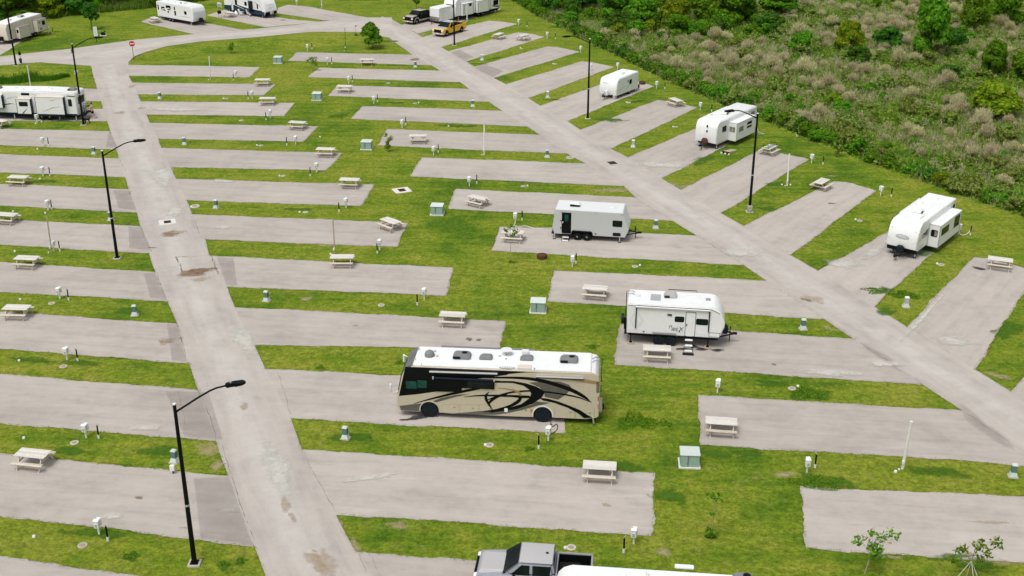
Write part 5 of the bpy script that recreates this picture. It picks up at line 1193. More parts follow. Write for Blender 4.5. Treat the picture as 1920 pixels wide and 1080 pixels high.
# ramp left in the grass, worn dirt arc under the trailer
g = G2((1369, 285)); r = empty('dog_bed', (g[0], g[1], 0), R(52)); r.name = 'leveling_ramp'; tag(r, 'tan board with dark edge lying in the grass beside the plain white trailer', 'ramp')
MB().prism([(-.9, -.35, .0), (.9, -.35, .0), (.9, -.35, .06), (-.9, -.35, .28)], (0, .7, 0)).build('board', 'pole_wood', r, bevel=.02); MB().box(-.95, -.88, -.4, .4, 0, .26).build('edge', 'steel_black', r)
for y in (-.42, .0, .42): MB().box(-1.12, -.98, y - .1, y + .1, 0, .16).build('block', 'plastic_white', r, bevel=.03)

# ---------------------------------------------------------------- small white trailer
z7 = zoomfn(1100, 115, 12.7)
t = RV('travel_trailer', 'small plain white trailer on blocks with one dark side window', 'trailer', G(*z7(1025, 785)), 54.5, 2.35)
t.body([(-3.08, .40), (-3.22, 1.1), (-2.98, 2.12), (-2.72, 2.34), (1.92, 2.42), (1.98, 2.34), (1.98, .38)], 'white_gel', bevel=.07)
MB().prism([(x, .07, z) for x, z in ((-2.7, 2.335), (-2.66, 2.375), (1.9, 2.45), (1.93, 2.40))], (0, t.W - .14, 0)).build('roof', 'white_roof', t.r, bevel=.015)
t.under(-2.9, 1.8, .26, .42); t.axles((0.0,), .34)
t.winp(z7(1018, 440), z7(1072, 520), r=.03); t.winp(z7(978, 462), z7(1003, 484), r=.02, fw=.015)
t.side('swoosh', [(-2.5, .92), (-1.4, 1.22), (-.6, 1.15), (-1.4, 1.26), (-2.5, .98)], 'logo_grey', 0, .006); t.side('swoosh', [(-1.2, .72), (-.2, 1.18), (.6, 1.3), (-.2, 1.24), (-1.1, .78)], 'logo_grey', 0, .006)
t.end('front_logo', [(1.4, 1.75), (1.9, 1.78), (1.95, 1.83), (1.4, 1.80)], -3.09, 'logo_grey', .02, -1, None, .2)
MB().frustum((-3.75, -3.25, .95, 1.42), (-3.68, -3.3, 1.0, 1.38), .42, 1.05).build('gas_tank_cover', 'white_gel', t.r, bevel=.06)
t.tongue(-3.1, -4.15, .42, None); MB().box(-3.25, -2.85, .1, .45, 0, .45).build('support_block', 'concrete', t.r, bevel=.02); MB().box(-3.25, -2.85, 1.9, 2.25, 0, .45).build('support_block', 'concrete', t.r, bevel=.02)
MB().box(-4.45, -4.05, 1.0, 1.35, 0, .2).build('cinder_block', 'concrete', t.r, bevel=.02); t.jack(1.6, .15, .4); MB().box(1.98, 2.2, .1, 2.2, .3, .42).build('rear_bumper', 'plastic_grey', t.r); MB().box(2.1, 2.5, .1, .5, .25, .7).build('rear_rack', 'rust', t.r)
t.vent(-.3, 1.2, 2.4, .9, .2); t.vent(1.2, 1.4, 2.43, .4)

# ---------------------------------------------------------------- far trailers
def small_windows(t, lst, y=0.0, gl='glass'):
    for x0, x1, zz0, zz1 in lst: t.win(x0, x1, zz0, zz1, y, .05, gl)
z9 = zoomfn(270, 0, 7.11)
t = RV('travel_trailer', 'far white trailer with black swoosh windows on the loop road', 'trailer', G(*z9(345, 290)), -37, 2.45)
t.body([(-2.85, .62), (-2.95, 2.78), (-2.85, 2.86), (5.0, 2.86), (5.5, 2.66), (5.72, 2.2), (5.78, 1.4), (5.68, .62)], 'white_gel', bevel=.1)
MB().prism([(x, .06, z) for x, z in ((-2.85, 2.85), (-2.8, 2.89), (4.95, 2.89), (5.1, 2.84))], (0, t.W - .12, 0)).build('roof', 'white_roof', t.r, bevel=.015)
t.under(-2.6, 5.5, .36, .64); t.axles((0, .75), .36)
small_windows(t, [(-2.62, -2.35, 1.6, 2.35), (1.32, 1.62, 2.0, 2.45), (1.36, 1.75, 1.15, 1.85), (3.72, 4.3, 1.55, 2.05)])
for k, P_ in enumerate([((-1.85, 1.75), (-1.7, 2.15), (-1.0, 2.2), (-.85, 1.95), (-1.3, 1.95)), ((-.65, 2.05), (-.5, 2.5), (.55, 2.5), (.6, 1.95), (.2, 2.15)), ((-1.7, 1.55), (-1.3, 1.8), (-.8, 1.75), (-.8, 1.5), (-1.2, 1.65)), ((-.4, 1.5), (0, 1.75), (.05, 1.4), (-.2, 1.35)), ((-.3, 1.95), (.3, 2.0), (.5, 1.8), (-.2, 1.8))]):
    t.side('graphic_mark', P_, 'glass', 0, .008)
t.side('swoosh', [(2.0, 1.05), (4.0, 1.25), (5.6, 1.1), (4.0, 1.16)], 'logo_grey', 0, .006); t.side('skirt', [(-2.8, .62), (5.68, .62), (5.74, .85), (-2.82, .85)], 'faint_grey', 0, .012)
t.end('front_panel', rr(.2, t.W - .2, 1.0, 2.0, .12), 5.79, 'faint_grey', .01, 1)
t.ac(2.3, 1.25, 2.88, 1.0, .8, .28, 'white_gel', False); t.vent(.2, 1.2, 2.88); t.vent(3.8, 1.4, 2.88); t.vent(-1.6, 1.2, 2.88); t.tongue(5.7, 6.8, .5); t.jack(4.9, .2, .6); MB().box(4.8, 5.0, .1, .3, 0, .1).build('jack_block', 'concrete', t.r); t.jack(-2.4, .2, .6)
z9b = z9
t = RV('travel_trailer', 'far white and navy trailer with open door and white camp chairs', 'trailer', G(*z9(1130, 165)), -38, 2.45)
t.body([(-1.0, .42), (-1.0, 3.2), (7.6, 3.2), (8.2, 2.9), (8.75, 1.9), (8.95, 1.0), (8.6, .42)], 'white_gel', bevel=.08)
t.under(-.8, 8.5, .3, .5); t.axles((0.1, .9), .36)
t.side('navy_skirt', [(-.99, .44), (-.99, 1.1), (1.1, 1.25), (2.4, 1.2), (4.2, 1.0), (8.3, 1.0), (8.75, .98), (8.58, .44)], 'navy_skirt', 0, .008)
t.side('navy_sweep', [(1.2, 1.2), (4.4, .95), (8.2, .98), (8.2, 1.12), (4.6, 1.2), (1.9, 1.5)], 'navy_paint', 0, .011)
t.side('white_sweep', [(1.4, 1.4), (3.6, .98), (4.0, .94), (3.7, 1.04), (1.8, 1.42)], 'white_gel', 0, .014)
d_ = t.door(.85, 1.3, .5, 2.6, 'white_gel'); t.win(1.75, 2.3, 1.45, 3.0, 0, .05); t.win(4.05, 4.62, 1.55, 2.15)
dd = t.side('doorway', rr(4.95, 5.75, .55, 2.45, .05), 'grey_paint', 0, .016); t.side('curtain', [(5.35, .75), (5.6, .75), (5.6, 2.3), (5.35, 2.3)], 'curtain', -.016, .01, dd); t.side('frame', [(5.75, .7), (5.95, .7), (5.95, 2.5), (5.75, 2.5)], 'plastic_white', 0, .02, dd)
MB().box(5.96, 6.02, -.75, 0, .7, 2.45).build('open_door', 'navy_paint', dd)
t.win(7.0, 7.3, 1.35, 2.1, 0, .05); t.side('stripe', [(6.5, 2.3), (7.5, 1.9), (8.2, 1.3), (8.3, 1.2), (7.6, 2.0), (6.5, 2.4)], 'logo_grey', 0, .006)
MB().prism([(8.62, .05, .45), (8.97, .05, .98), (8.97, t.W - .05, .98), (8.62, t.W - .05, .45)], (.02, 0, 0)).build('chin', 'steel_black', t.r)
t.end('front_crease', [(.4, 2.0), (2.0, 2.08), (2.0, 2.12), (.4, 2.06)], 8.68, 'faint_grey', .06, 1); t.end('front_crease', [(.5, 1.7), (1.8, 1.84), (1.8, 1.87), (.5, 1.75)], 8.84, 'faint_grey', .06, 1)
t.tongue(8.7, 9.8, .5, 'plastic_grey'); t.jack(8.0, .2, .5); t.jack(-.6, .2, .5); t.steps(4.98, 5.6, .5, 2); t.ac(3.5, 1.2, 3.2, 1, .8, .28, 'white_gel', False)
# camp things beside it
def chair(px, ang, label):
    g = G2(px); r = empty('camp_chair', (g[0], g[1], .012), R(ang)); tag(r, label, 'chair', 'white camp chairs')
    MB().box(-.28, .28, -.28, .26, .36, .41).build('seat', 'plastic_white', r, bevel=.02)
    MB().prism([(-.28, .22, .38), (.28, .22, .38), (.26, .5, 1.0), (-.26, .5, 1.0)], (0, .04, .01)).build('backrest', 'plastic_white', r, bevel=.01)
    for x in (-.26, .26):
        for y in (-.26, .24): MB().tube([(x, y, 0), (x, y, .38)], .022, 5).build('leg', 'plastic_white', r)
        MB().box(x - .03, x + .03, -.26, .3, .58, .62).build('armrest', 'plastic_white', r)
chair((453, 29.5), 70, 'left reclining white camp chair by the navy skirted trailer'); chair((468, 30), 60, 'right white camp chair by the navy skirted trailer')
g = G2((412, 33)); r = empty('kettle_grill', (g[0], g[1], .012)); tag(r, 'black kettle grill with lid by the navy skirted trailer', 'grill')
MB().lathe([(.02, .55), (.2, .6), (.31, .74), (.33, .86), (.3, .98), (.18, 1.1), (.02, 1.13)], 'z', 16).build('kettle', 'steel_black', r)
for a in (20, 140, 260): MB().tube([(.2 * math.cos(R(a)), .2 * math.sin(R(a)), .62), (.36 * math.cos(R(a)), .36 * math.sin(R(a)), 0)], .02, 5).build('leg', 'plastic_grey', r)
g = G2((443, 28.5)); r = empty('white_bag', (g[0], g[1], .012)); tag(r, 'white plastic bag heap between picnic table and camp chairs', 'bag')
MB().lathe([(.05, 0), (.36, .02), (.4, .2), (.3, .45), (.16, .55), (.08, .7), (.02, .72)], 'z', 9).build('bag', 'plastic_white', r)
g = G2((412, 17)); r = empty('screen_panel', (g[0], g[1], 0), R(-30)); tag(r, 'pale framed panel standing behind the kettle grill', 'panel')
MB().box(-.45, .45, -.03, .03, .35, 1.05).build('frame', 'plastic_white', r, bevel=.02); MB().box(-.38, .38, -.045, -.03, .42, .86).build('pane', 'logo_grey', r)
for x in (-.4, .4): MB().box(x - .03, x + .03, -.03, .03, 0, .36).build('leg', 'plastic_grey', r)

z10 = zoomfn(0, 10, 9.0)
t = RV('travel_trailer', 'cream fifth wheel trailer with two slide-outs at the top left', 'trailer', G(*z10(540, 550)), 72, 2.4)
t.body([(-4.9, .55), (-5.05, 2.2), (-4.75, 2.75), (-1.5, 2.95), (2.75, 3.02), (2.85, 2.9), (2.85, .65)], 'cream', bevel=.06)
MB().prism([(x, .05, z) for x, z in ((-4.72, 2.755), (-4.7, 2.80), (-1.5, 2.99), (2.75, 3.05), (2.78, 3.0))], (0, t.W - .1, 0)).build('roof', 'white_roof', t.r, bevel=.015)
t.under(-4.6, 2.6, .36, .6); t.axles((.0, .85), .36)
sl = slide(t, -3.2, -1.0, .55, 2.15, .75, 'cream', roof='midgrey', trim='midgrey'); w_ = t.end('window', rr(-.55, -.22, 1.35, 1.8, .05), -3.2, 'steel_black', .014, -1, sl); MB().prism([(-3.214, y, z) for y, z in rr(-.52, -.25, 1.38, 1.77, .04)], (-.006, 0, 0)).build('pane', 'glass', w_)
sl = slide(t, .65, 2.7, .75, 2.45, .8, 'cream', roof='midgrey', trim='midgrey'); t.win(1.65, 2.3, 1.6, 2.2, -.8, .06, parent=sl); t.win(.95, 1.25, 1.95, 2.2, -.8, .04, parent=sl, glass='glass_pale'); t.win(1.1, 1.45, 1.0, 1.3, -.8, .04, parent=sl, glass='glass_pale')
t.side('swoosh', [(-4.6, 1.5), (-3.5, 1.9), (-3.4, 1.85), (-4.6, 1.42)], 'logo_grey', 0, .006); t.side('seam', [(-4.35, .6), (-4.32, .6), (-4.32, 2.6), (-4.35, 2.6)], 'midgrey', 0, .008)
t.ac(-.2, 1.2, 3.0, 1.0, .8, .28, 'plastic_grey', False); t.vent(-2.4, 1.3, 2.92, .5, .12, 'plastic_grey'); t.jack(-4.5, .3, .6, False, 'chassis'); t.jack(-4.5, 2.1, .6, False, 'chassis'); MB().box(-5.35, -4.95, .7, 1.7, .6, 1.1).build('pin_box', 'chassis', t.r, bevel=.04); t.jack(-5.15, 1.2, .62, False, 'chassis')

z11 = zoomfn(0, 140, 8.727)
t = RV('travel_trailer', 'long white fifth wheel trailer with dark trimmed slide-outs at the left edge', 'trailer', G(*z11(690, 745)), -5.0, 2.5)
t.body([(-8.2, 1.3), (-8.3, 2.6), (-7.8, 3.1), (-.0, 3.22), (4.1, 3.12), (4.22, 3.02), (4.22, .62), (-5.6, .62), (-5.7, 1.3)], 'white_gel', bevel=.06)
MB().prism([(x, .06, z) for x, z in ((-7.8, 3.095), (-7.75, 3.14), (0, 3.26), (4.05, 3.16), (4.1, 3.12))], (0, t.W - .12, 0)).build('roof', 'white_roof', t.r, bevel=.015)
t.under(-5.5, 4.1, .36, .63); t.axles((.0, .9), .38, 'chrome')
t.side('navy_skirt', [(-5.6, .60), (4.2, .60), (4.2, .80), (-5.6, .80)], 'navy_paint', 0, .012)
sl = slide(t, -.25, 2.95, .78, 2.72, .42, 'white_gel', roof='cream', trim='navy_paint'); MB().box(2.95, 2.98, -.43, 0, .78, 2.72).build('dark_return', 'navy_paint', sl); MB().box(-.25, 2.95, -.435, -.3, .58, .8).build('skirt', 'navy_paint', sl); t.side('swoosh', [(.4, 1.05), (1.6, 1.5), (2.6, 1.72), (1.6, 1.6), (.5, 1.12)], 'logo_grey', -.42, .006, sl); t.side('swoosh', [(1.4, 2.3), (2.4, 2.5), (1.6, 2.42)], 'logo_grey', -.42, .006, sl)
sl = slide(t, -2.45, -.85, .75, 2.45, .42, 'white_gel', roof='cream', trim='navy_paint'); MB().box(-.85, -.82, -.43, 0, .75, 2.45).build('dark_return', 'navy_paint', sl); t.win(-2.15, -1.15, 1.65, 2.15, -.42, .07, parent=sl); t.side('swoosh', [(-2.0, .8), (-1.2, 1.5), (-1.75, .85)], 'navy_paint', -.42, .006, sl)
sl = slide(t, -6.5, -4.05, 1.35, 2.8, .42, 'white_gel', roof='cream', trim='navy_paint'); MB().box(-4.05, -4.02, -.43, 0, 1.35, 2.8).build('dark_return', 'navy_paint', sl)
t.win(-1.95, -1.0, 2.78, 3.04, 0, .06, fw=.02); t.win(3.3, 3.72, 1.65, 2.45, 0, .07); t.side('black_wedge', [(3.15, 2.78), (4.15, 2.7), (4.15, 2.8), (3.3, 2.86)], 'steel_black', 0, .008)
t.side('hatch', rr(-3.9, -2.75, .85, 1.55, .06), 'faint_grey', 0, .01); t.side('hatch', rr(-5.3, -4.1, .85, 1.55, .06), 'faint_grey', 0, .01)
t.side('swoosh', [(-3.7, 2.3), (-2.5, 2.62), (-2.4, 2.66), (-3.6, 2.42)], 'logo_grey', 0, .006); t.side('swoosh', [(-4.6, 1.55), (-3.2, 1.75), (-2.6, 1.72), (-3.4, 1.85), (-4.5, 1.65)], 'grey_paint', 0, .006); t.side('swoosh', [(-.8, 2.85), (.4, 3.02), (-.7, 2.9)], 'logo_grey', 0, .006)
w_ = t.end('window', rr(.5, 2.1, 1.75, 2.55, .1), 4.22, 'steel_black', .014, 1); MB().prism([(4.234, y, z) for y, z in rr(.54, 2.06, 1.79, 2.51, .08)], (.006, 0, 0)).build('pane', 'glass', w_)
t.ac(3.4, 1.25, 3.16, .95, .8, .28, 'ac_grey', False); t.ac(-5.2, 1.25, 3.17, .95, .8, .28, 'ac_grey', False); t.vent(.9, 1.3, 3.22); t.vent(-3.2, 1.4, 3.2); 
for x, y in ((-2.0, .9), (-.7, .7), (.5, 1.7)): MB().lathe([(.06, 0), (.06, .06), (.01, .08)], 'z', 8, (x, y, 3.22)).build('roof_cap', 'plastic_grey', t.r)
t.jack(-3.2, .15, .6); t.jack(2.0, .15, .6); t.jack(3.9, .15, .6); t.jack(-5.3, .15, .6)
MB().box(4.22, 4.9, .5, .6, .5, .62).build('rack_arm', 'steel_black', t.r); MB().box(4.22, 4.9, 1.8, 1.9, .5, .62).build('rack_arm', 'steel_black', t.r); MB().box(4.4, 4.9, .2, 2.2, .62, .68).build('rack_tray', 'steel_black', t.r)
FW5 = t
# bicycles on the rack
def bicycle(x, c, label):
    r = empty('bicycle', tuple(FW5.Q + FW5.d * x - FW5.n * c + np.array([0, 0, .68])), R(FW5.h + 90)); tag(r, label, 'bicycle', 'bicycles on the trailer rack')
    for xx in (-.52, .52):
        mb = MB(); n = 22; rings = []
        for k in range(n + 1):
            a = 2 * math.pi * k / n; cx_, cz_ = xx + .33 * math.cos(a), .34 + .33 * math.sin(a)
            rings.append([(cx_ + .028 * math.cos(b_) * math.cos(a), .028 * math.sin(b_), cz_ + .028 * math.cos(b_) * math.sin(a)) for b_ in (0, 1.57, 3.14, 4.71)])
        w_ = mb.loft(rings, False).build('wheel', 'black_rubber', r)
        mb = MB()
        for k in range(6): a = math.pi * k / 6; mb.tube([(xx - .31 * math.cos(a), 0, .34 - .31 * math.sin(a)), (xx + .31 * math.cos(a), 0, .34 + .31 * math.sin(a))], .004, 3)
        mb.build('spokes', 'chrome', w_)
    MB().tube([(-.52, 0, .34), (-.12, 0, .30), (.34, 0, .72), (-.2, 0, .74), (-.12, 0, .30)], .02, 6).tube([(-.52, 0, .34), (-.2, 0, .74)], .014, 6).tube([(.52, 0, .34), (.32, 0, .88)], .02, 6).build('frame', 'bike_blue', r)
    MB().tube([(.30, -.28, .93), (.34, -.1, .90), (.34, .1, .90), (.30, .28, .93)], .014, 6).build('handlebar', 'steel_black', r); MB().box(-.34, -.1, -.07, .07, .80, .85).build('saddle', 'steel_black', r, bevel=.03); MB().tube([(-.2, 0, .72), (-.22, 0, .8)], .014, 5).build('seat_post', 'chrome', r)
bicycle(4.58, 1.15, 'near teal bicycle of the two on the long fifth wheel rack'); bicycle(4.8, 1.25, 'outer teal bicycle of the two on the long fifth wheel rack')

zt = zoomfn(740, 0, 8.727)
q = G(*zt(1000, 290), .62)
t = RV('travel_trailer', 'far white fifth wheel trailer with black outlines behind the cargo trailer', 'trailer', q, 50, 2.5)
t.body([(.0, .95), (-.1, 1.8), (.05, 2.9), (.5, 3.4), (10.3, 3.5), (10.4, 3.4), (10.4, .75), (9.9, .62), (.3, .62)], 'white_gel', bevel=.07)
t.under(.3, 10.2, .36, .64); t.axles((5.4, 6.3), .38)
t.side('base_trim', [(.05, .62), (10.3, .6), (10.38, .85), (10.2, .78), (.05, .80)], 'steel_black', 0, .01)
sl = slide(t, 1.2, 3.6, .75, 2.6, .45, 'white_gel', trim='steel_black'); t.side('outline', [(1.5, 2.3), (2.6, 2.52), (2.6, 2.46), (1.56, 2.26)], 'steel_black', -.45, .006, sl); t.side('outline', [(1.5, .95), (1.54, .95), (1.58, 2.3), (1.5, 2.3)], 'steel_black', -.45, .006, sl)
sl = slide(t, 4.6, 7.2, .75, 2.6, .55, 'white_gel', trim='steel_black'); t.win(8.9, 10.1, 1.3, 2.1); t.win(2.6, 3.2, 2.1, 2.5, -.45)
t.side('chevron', [(8.6, 1.2), (10.3, .9), (10.35, 1.1), (8.7, 1.32)], 'steel_black', 0, .008); t.side('seam', [(8.2, .7), (8.24, .7), (8.24, 3.2), (8.2, 3.2)], 'steel_black', 0, .008)
t.end('front_logo', rr(.35, 2.0, 2.15, 2.55, .15), -.09, 'grey_paint', .02, -1, None, .13); t.end('logo_text', rr(.6, 1.75, 2.3, 2.42, .04), -.10, 'plastic_white', .03, -1, None, .13)
for x in (.8, 9.6): t.jack(x, .2, .6)
MB().box(-.6, .2, .8, 1.7, .75, 1.25).build('pin_box', 'chassis', t.r, bevel=.05); MB().tube([(-.4, 1.25, 0), (-.4, 1.25, .8)], .06, 6).build('landing_leg', 'chassis', t.r)
# white cargo trailer
t = RV('cargo_trailer', 'plain white enclosed cargo trailer behind the black pickup', 'trailer', G(*zt(735, 398)), 52, 2.0)
t.body([(0, .42), (0, 2.3), (.12, 2.42), (4.1, 2.42), (4.1, .42)], 'white_gel', bevel=.04)
MB().box(-.02, 0, .05, t.W - .05, .45, 1.05).build('stone_guard', 'chrome', t.r); t.under(.1, 3.9, .28, .42); t.axles((2.2,), .32); t.tongue(0, -1.0, .42, None); t.side('corner_trim', [(0, .44), (.05, .44), (.05, 2.3), (0, 2.3)], 'chrome', 0, .012); t.side('roof_trim', [(.05, 2.28), (4.1, 2.28), (4.1, 2.34), (.05, 2.34)], 'chrome', 0, .012); t.side('door', rr(.5, 1.3, .6, 2.1, .05), 'faint_grey', 0, .008)

# ---------------------------------------------------------------- pickups
def quadplate(rv, name, P4, mat, parent, inset=.06, off=.008):
    P_ = [np.array(p, float) for p in P4]; c = sum(P_) / 4; nn = np.cross(P_[1] - P_[0], P_[3] - P_[0]); nn /= np.linalg.norm(nn)
    out = np.array([3.0, 1.0, .9]);
    if nn @ (c - out) < 0: nn = -nn
    P_ = [p + (c - p) * inset for p in P_]
    return MB().prism([tuple(p + nn * .001) for p in P_], tuple(nn * off)).build(name, mat, parent)
def pickup(label, Q, h, paint_, hood, lower=None, L=5.9, group='pickup trucks'):
    t = RV('pickup_truck', label, 'pickup', Q, h, 2.02, group); W = t.W
    k = L / 5.9
    ar = lambda cx, r=.5, z=.42: [(cx + r * math.cos(R(a)), max(z, .44 + r * math.sin(R(a)))) for a in range(0, 181, 15)]
    fx, rx = .98, 4.72 * k; bx = 3.78
    prof = [(.10, .42), (.04, .62), (.05, .98), (.16, 1.13), (.5, 1.17), (1.42, 1.24), (bx, 1.26), (bx, .42)] + ar(fx)
    bd = MB().prism([(x, .0, z) for x, z in prof], (0, W, 0)).build('body', paint_, t.r, bevel=.09, zmin=.7, segs=3)
    MB().frustum((.18, 1.46, .16, W - .16), (.32, 1.44, .30, W - .30), 1.10, 1.275).build('hood', hood, t.r, bevel=.04, segs=3)
    # cab
    b0, b1, y0, y1 = 1.32, bx, .03, W - .03; r0, r1, u0, u1 = 2.08, bx - .10, .16, W - .16; zb, ztp = 1.23, 1.86
    cab = MB().frustum((b0, b1, y0, y1), (r0, r1, u0, u1), zb, ztp).build('cab', paint_, t.r, bevel=.13, segs=4)
    MB().frustum((r0 + .02, r1 - .02, u0 + .05, u1 - .05), (r0 + .1, r1 - .08, u0 + .12, u1 - .12), 1.855, 1.88).build('roof_panel', hood, cab, bevel=.012)
    quadplate(t, 'windscreen', [(b0, y0, zb), (b0, y1, zb), (r0, u1, ztp), (r0, u0, ztp)], 'glass', t.r, .06)
    quadplate(t, 'rear_window', [(b1, y0, zb), (b1, y1, zb), (r1, u1, ztp), (r1, u0, ztp)], 'glass', t.r, .16)
    for ya, ua in ((y0, u0), (y1, u1)):
        f = lambda x, tt: (x, ya + (ua - ya) * tt, zb + (ztp - zb) * tt)
        m1 = 2.62
        quadplate(t, 'side_window', [f(1.72, .08), f(m1, .08), f(m1, .86), f(2.22, .86)], 'glass', t.r, .04)
        quadplate(t, 'side_window', [f(m1 + .1, .08), f(b1 - .22, .08), f(r1 - .06, .86), f(m1 + .1, .86)], 'glass', t.r, .04)
    for x in (2.66, 3.62):
        MB().box(x - .008, x + .008, -.004, .01, .56, 1.2).build('door_seam', 'steel_black', bd)
    for x in (2.45, 3.4): MB().box(x - .1, x + .06, -.03, .0, 1.05, 1.10).build('door_handle', 'steel_black', bd)
    # bed
    wl = [(bx + .02, .46), (bx + .02, 1.30), (L - .04, 1.30), (L, 1.2), (L, .56), (L - .06, .50)] + ar(rx)
    bed = MB()
    for ya in (0.0, W - .11): bed.prism([(x, ya, z) for x, z in wl], (0, .11, 0))
    bed = bed.build('bed', paint_, t.r, bevel=.02, zmin=.9)
    MB().box(L - .09, L + .0, .11, W - .11, .56, 1.28).build('tailgate', paint_, t.r, bevel=.02); MB().box(bx + .02, bx + .09, .11, W - .11, .6, 1.28).build('bulkhead', paint_, t.r)
    MB().box(bx + .09, L - .09, .115, W - .115, .66, .74).box(bx + .09, L - .09, .112, .14, .74, 1.24).box(bx + .09, L - .09, W - .14, W - .112, .74, 1.24).box(bx + .092, bx + .11, .14, W - .14, .74, 1.22).box(L - .11, L - .092, .14, W - .14, .74, 1.22).build('bed_liner', 'steel_black', t.r)
    if lower:
        t.side('lower_trim', [(fx + .5, .43), (bx, .43), (bx, .66), (fx + .5, .66)], lower, 0, .008); t.side('lower_trim', [(bx + .02, .47), (rx - .5, .47), (rx - .5, .68), (bx + .02, .68)], lower, 0, .008); t.side('flare', [(fx + .62 * math.cos(R(a)), .44 + .62 * math.sin(R(a))) for a in range(0, 181, 15)] + [(fx + .5 * math.cos(R(a)), .44 + .5 * math.sin(R(a))) for a in range(180, -1, -15)], lower, 0, .03)
    MB().box(-.03, .09, .38, W - .38, .62, 1.06).build('grille', 'steel_black', t.r, bevel=.02)
    for y in (.05, W - .36): MB().box(-.02, .16, y, y + .31, .80, 1.06).build('headlight', 'plastic_white', t.r, bevel=.03)
    MB().box(-.09, .14, .03, W - .03, .40, .62).build('bumper', lower or 'chrome', t.r, bevel=.04); MB().box(L - .02, L + .14, .06, W - .06, .42, .58).build('bumper', 'chrome', t.r, bevel=.03)
    MB().box(-.1, -.085, .85, 1.17, .44, .56).build('licence_plate', 'plastic_white', t.r)
    for y in (.0, W - .06): MB().box(L - .06, L + .012, y, y + .06, .8, 1.15).build('tail_light', 'red_lens', t.r)
    for y0_, y1_ in ((-.26, .0), (W, W + .26)): MB().box(1.82, 1.95, y0_, y1_, 1.16, 1.36).build('mirror', 'steel_black', t.r, bevel=.03)
    t.under(.3, L - .2, .32, .46)
    for x in (fx, rx):
        for y in (.02, W - .27): t.wheel(x, y, .40, .25)
        MB().box(x - .5, x + .5, .28, W - .28, .4, .92).build('arch_liner', 'chassis', t.r)
    MB().box(3.3, 3.42, .98, 1.04, 1.87, 1.94).build('roof_fin', 'steel_black', t.r)
    return t
dv = np.array([math.cos(R(57)), math.sin(R(57)), 0])
pickup('yellow pickup truck with grey hood parked behind a lamp post', G(*zt(860, 600)) - dv * .98, 57, 'yellow_paint', 'silver_hood')
dv = np.array([math.cos(R(54)), math.sin(R(54)), 0])
pickup('black pickup truck with champagne trim beside the cargo trailer', G(*zt(368, 400)) - dv * .98, 54, 'black_paint', 'champagne', 'champagne')
a_ = R(-6.0); dd = np.array([math.cos(a_), math.sin(a_), 0]); nn_ = np.array([-math.sin(a_), math.cos(a_), 0])
F_ = G(1113, 1038, 1.3)
pickup('silver crew cab pickup truck cut by the bottom edge of the picture', F_ - dd * 5.5 - nn_ * 2.02, -6.0, 'silver_truck', 'silver_hood', L=5.5)
# fifth wheel at the bottom edge
F_ = G(1068, 1057, 3.35)
t = RV('travel_trailer', 'white trailer roof cut by the bottom edge beside the silver pickup', 'trailer', F_ - nn_ * 2.5 - dd * .55, -6.0, 2.5)
t.body([(.0, 1.2), (-.1, 2.3), (.08, 2.95), (.3, 3.2), (.6, 3.33), (10.2, 3.35), (10.3, 3.25), (10.3, .6), (1.8, .6), (1.7, 1.2)], 'white_gel', bevel=.09, segs=4)
MB().prism([(x, .08, z) for x, z in ((.62, 3.33), (.66, 3.375), (10.1, 3.385), (10.15, 3.34))], (0, t.W - .16, 0)).build('roof', 'white_roof', t.r, bevel=.015)
x, y = t.T((1283, 1064), 3.4); MB().box(x - .42, x + .42, y - .12, y + .12, 3.38, 3.5).build('roof_box', 'white_gel', t.r, bevel=.03)
x, y = t.T((1195, 1083), 3.5); t.ac(x, y, 3.38, 1.1, .8, .28, 'white_gel', False)
x, y = t.T((1393, 1079), 3.5); t.ac(x, y - .2, 3.38, .95, .72, .28, 'ac_grey'); t.vent(4.6, 1.2, 3.38)
t.under(1.9, 10, .36, .62); t.axles((6.2, 7.1), .38); t.win(3.0, 4.2, 1.8, 2.4); t.win(7.8, 9.0, 1.8, 2.4); t.door(4.9, 5.6, .62, 2.5); t.jack(2.2, .2, .62); t.jack(9.8, .2, .62); t.jack(2.2, 2.3, .62)
MB().box(.6, 1.5, .8, 1.7, .75, 1.25).build('pin_box', 'chassis', t.r, bevel=.05); MB().tube([(1.1, 1.25, 0), (1.1, 1.25, .8)], .07, 8).build('landing_leg', 'chassis', t.r)

# ---------------------------------------------------------------- person and dog (one skinned mesh each)
def skinned(name, verts, edges, rad, mat, parent=None, sub=2):
    me = bpy.data.meshes.new(name); me.from_pydata(verts, edges, [])
    o = mesh_obj(name, me, mat, parent); sk = o.modifiers.new('skin', 'SKIN'); sk.use_smooth_shade = True
    for v, r_ in zip(me.skin_vertices[0].data, rad): v.radius = r_ if hasattr(r_, '__len__') else (r_, r_)
    me.skin_vertices[0].data[0].use_root = True
    ss = o.modifiers.new('sub', 'SUBSURF'); ss.levels = sub; ss.render_levels = sub; return o
g = G2((175, 222.5)); r = empty('person', (g[0], g[1], .012), R(190)); tag(r, 'shirtless person in dark shorts reaching toward the bicycle rack', 'person')
V_ = [(0, 0, .95), (0, 0, 1.12), (0, 0, 1.30), (0, .0, 1.46), (.01, 0, 1.55), (.02, 0, 1.64), (.02, 0, 1.74),          # 0-6 trunk, neck, head
      (0, .17, 1.42), (.22, .30, 1.30), (.46, .34, 1.28), (.54, .35, 1.28), (.60, .345, 1.27),                            # 7-11 reaching arm
      (0, -.18, 1.42), (-.02, -.27, 1.17), (.08, -.27, .95), (.12, -.26, .88), (.13, -.25, .82),                          # 12-16 other arm
      (0, .10, .90), (.06, .12, .50), (.0, .12, .09), (.12, .12, .04),                                                    # 17-20
      (0, -.10, .90), (-.12, -.11, .52), (-.34, -.11, .13), (-.24, -.11, .05)]                                            # 21-24
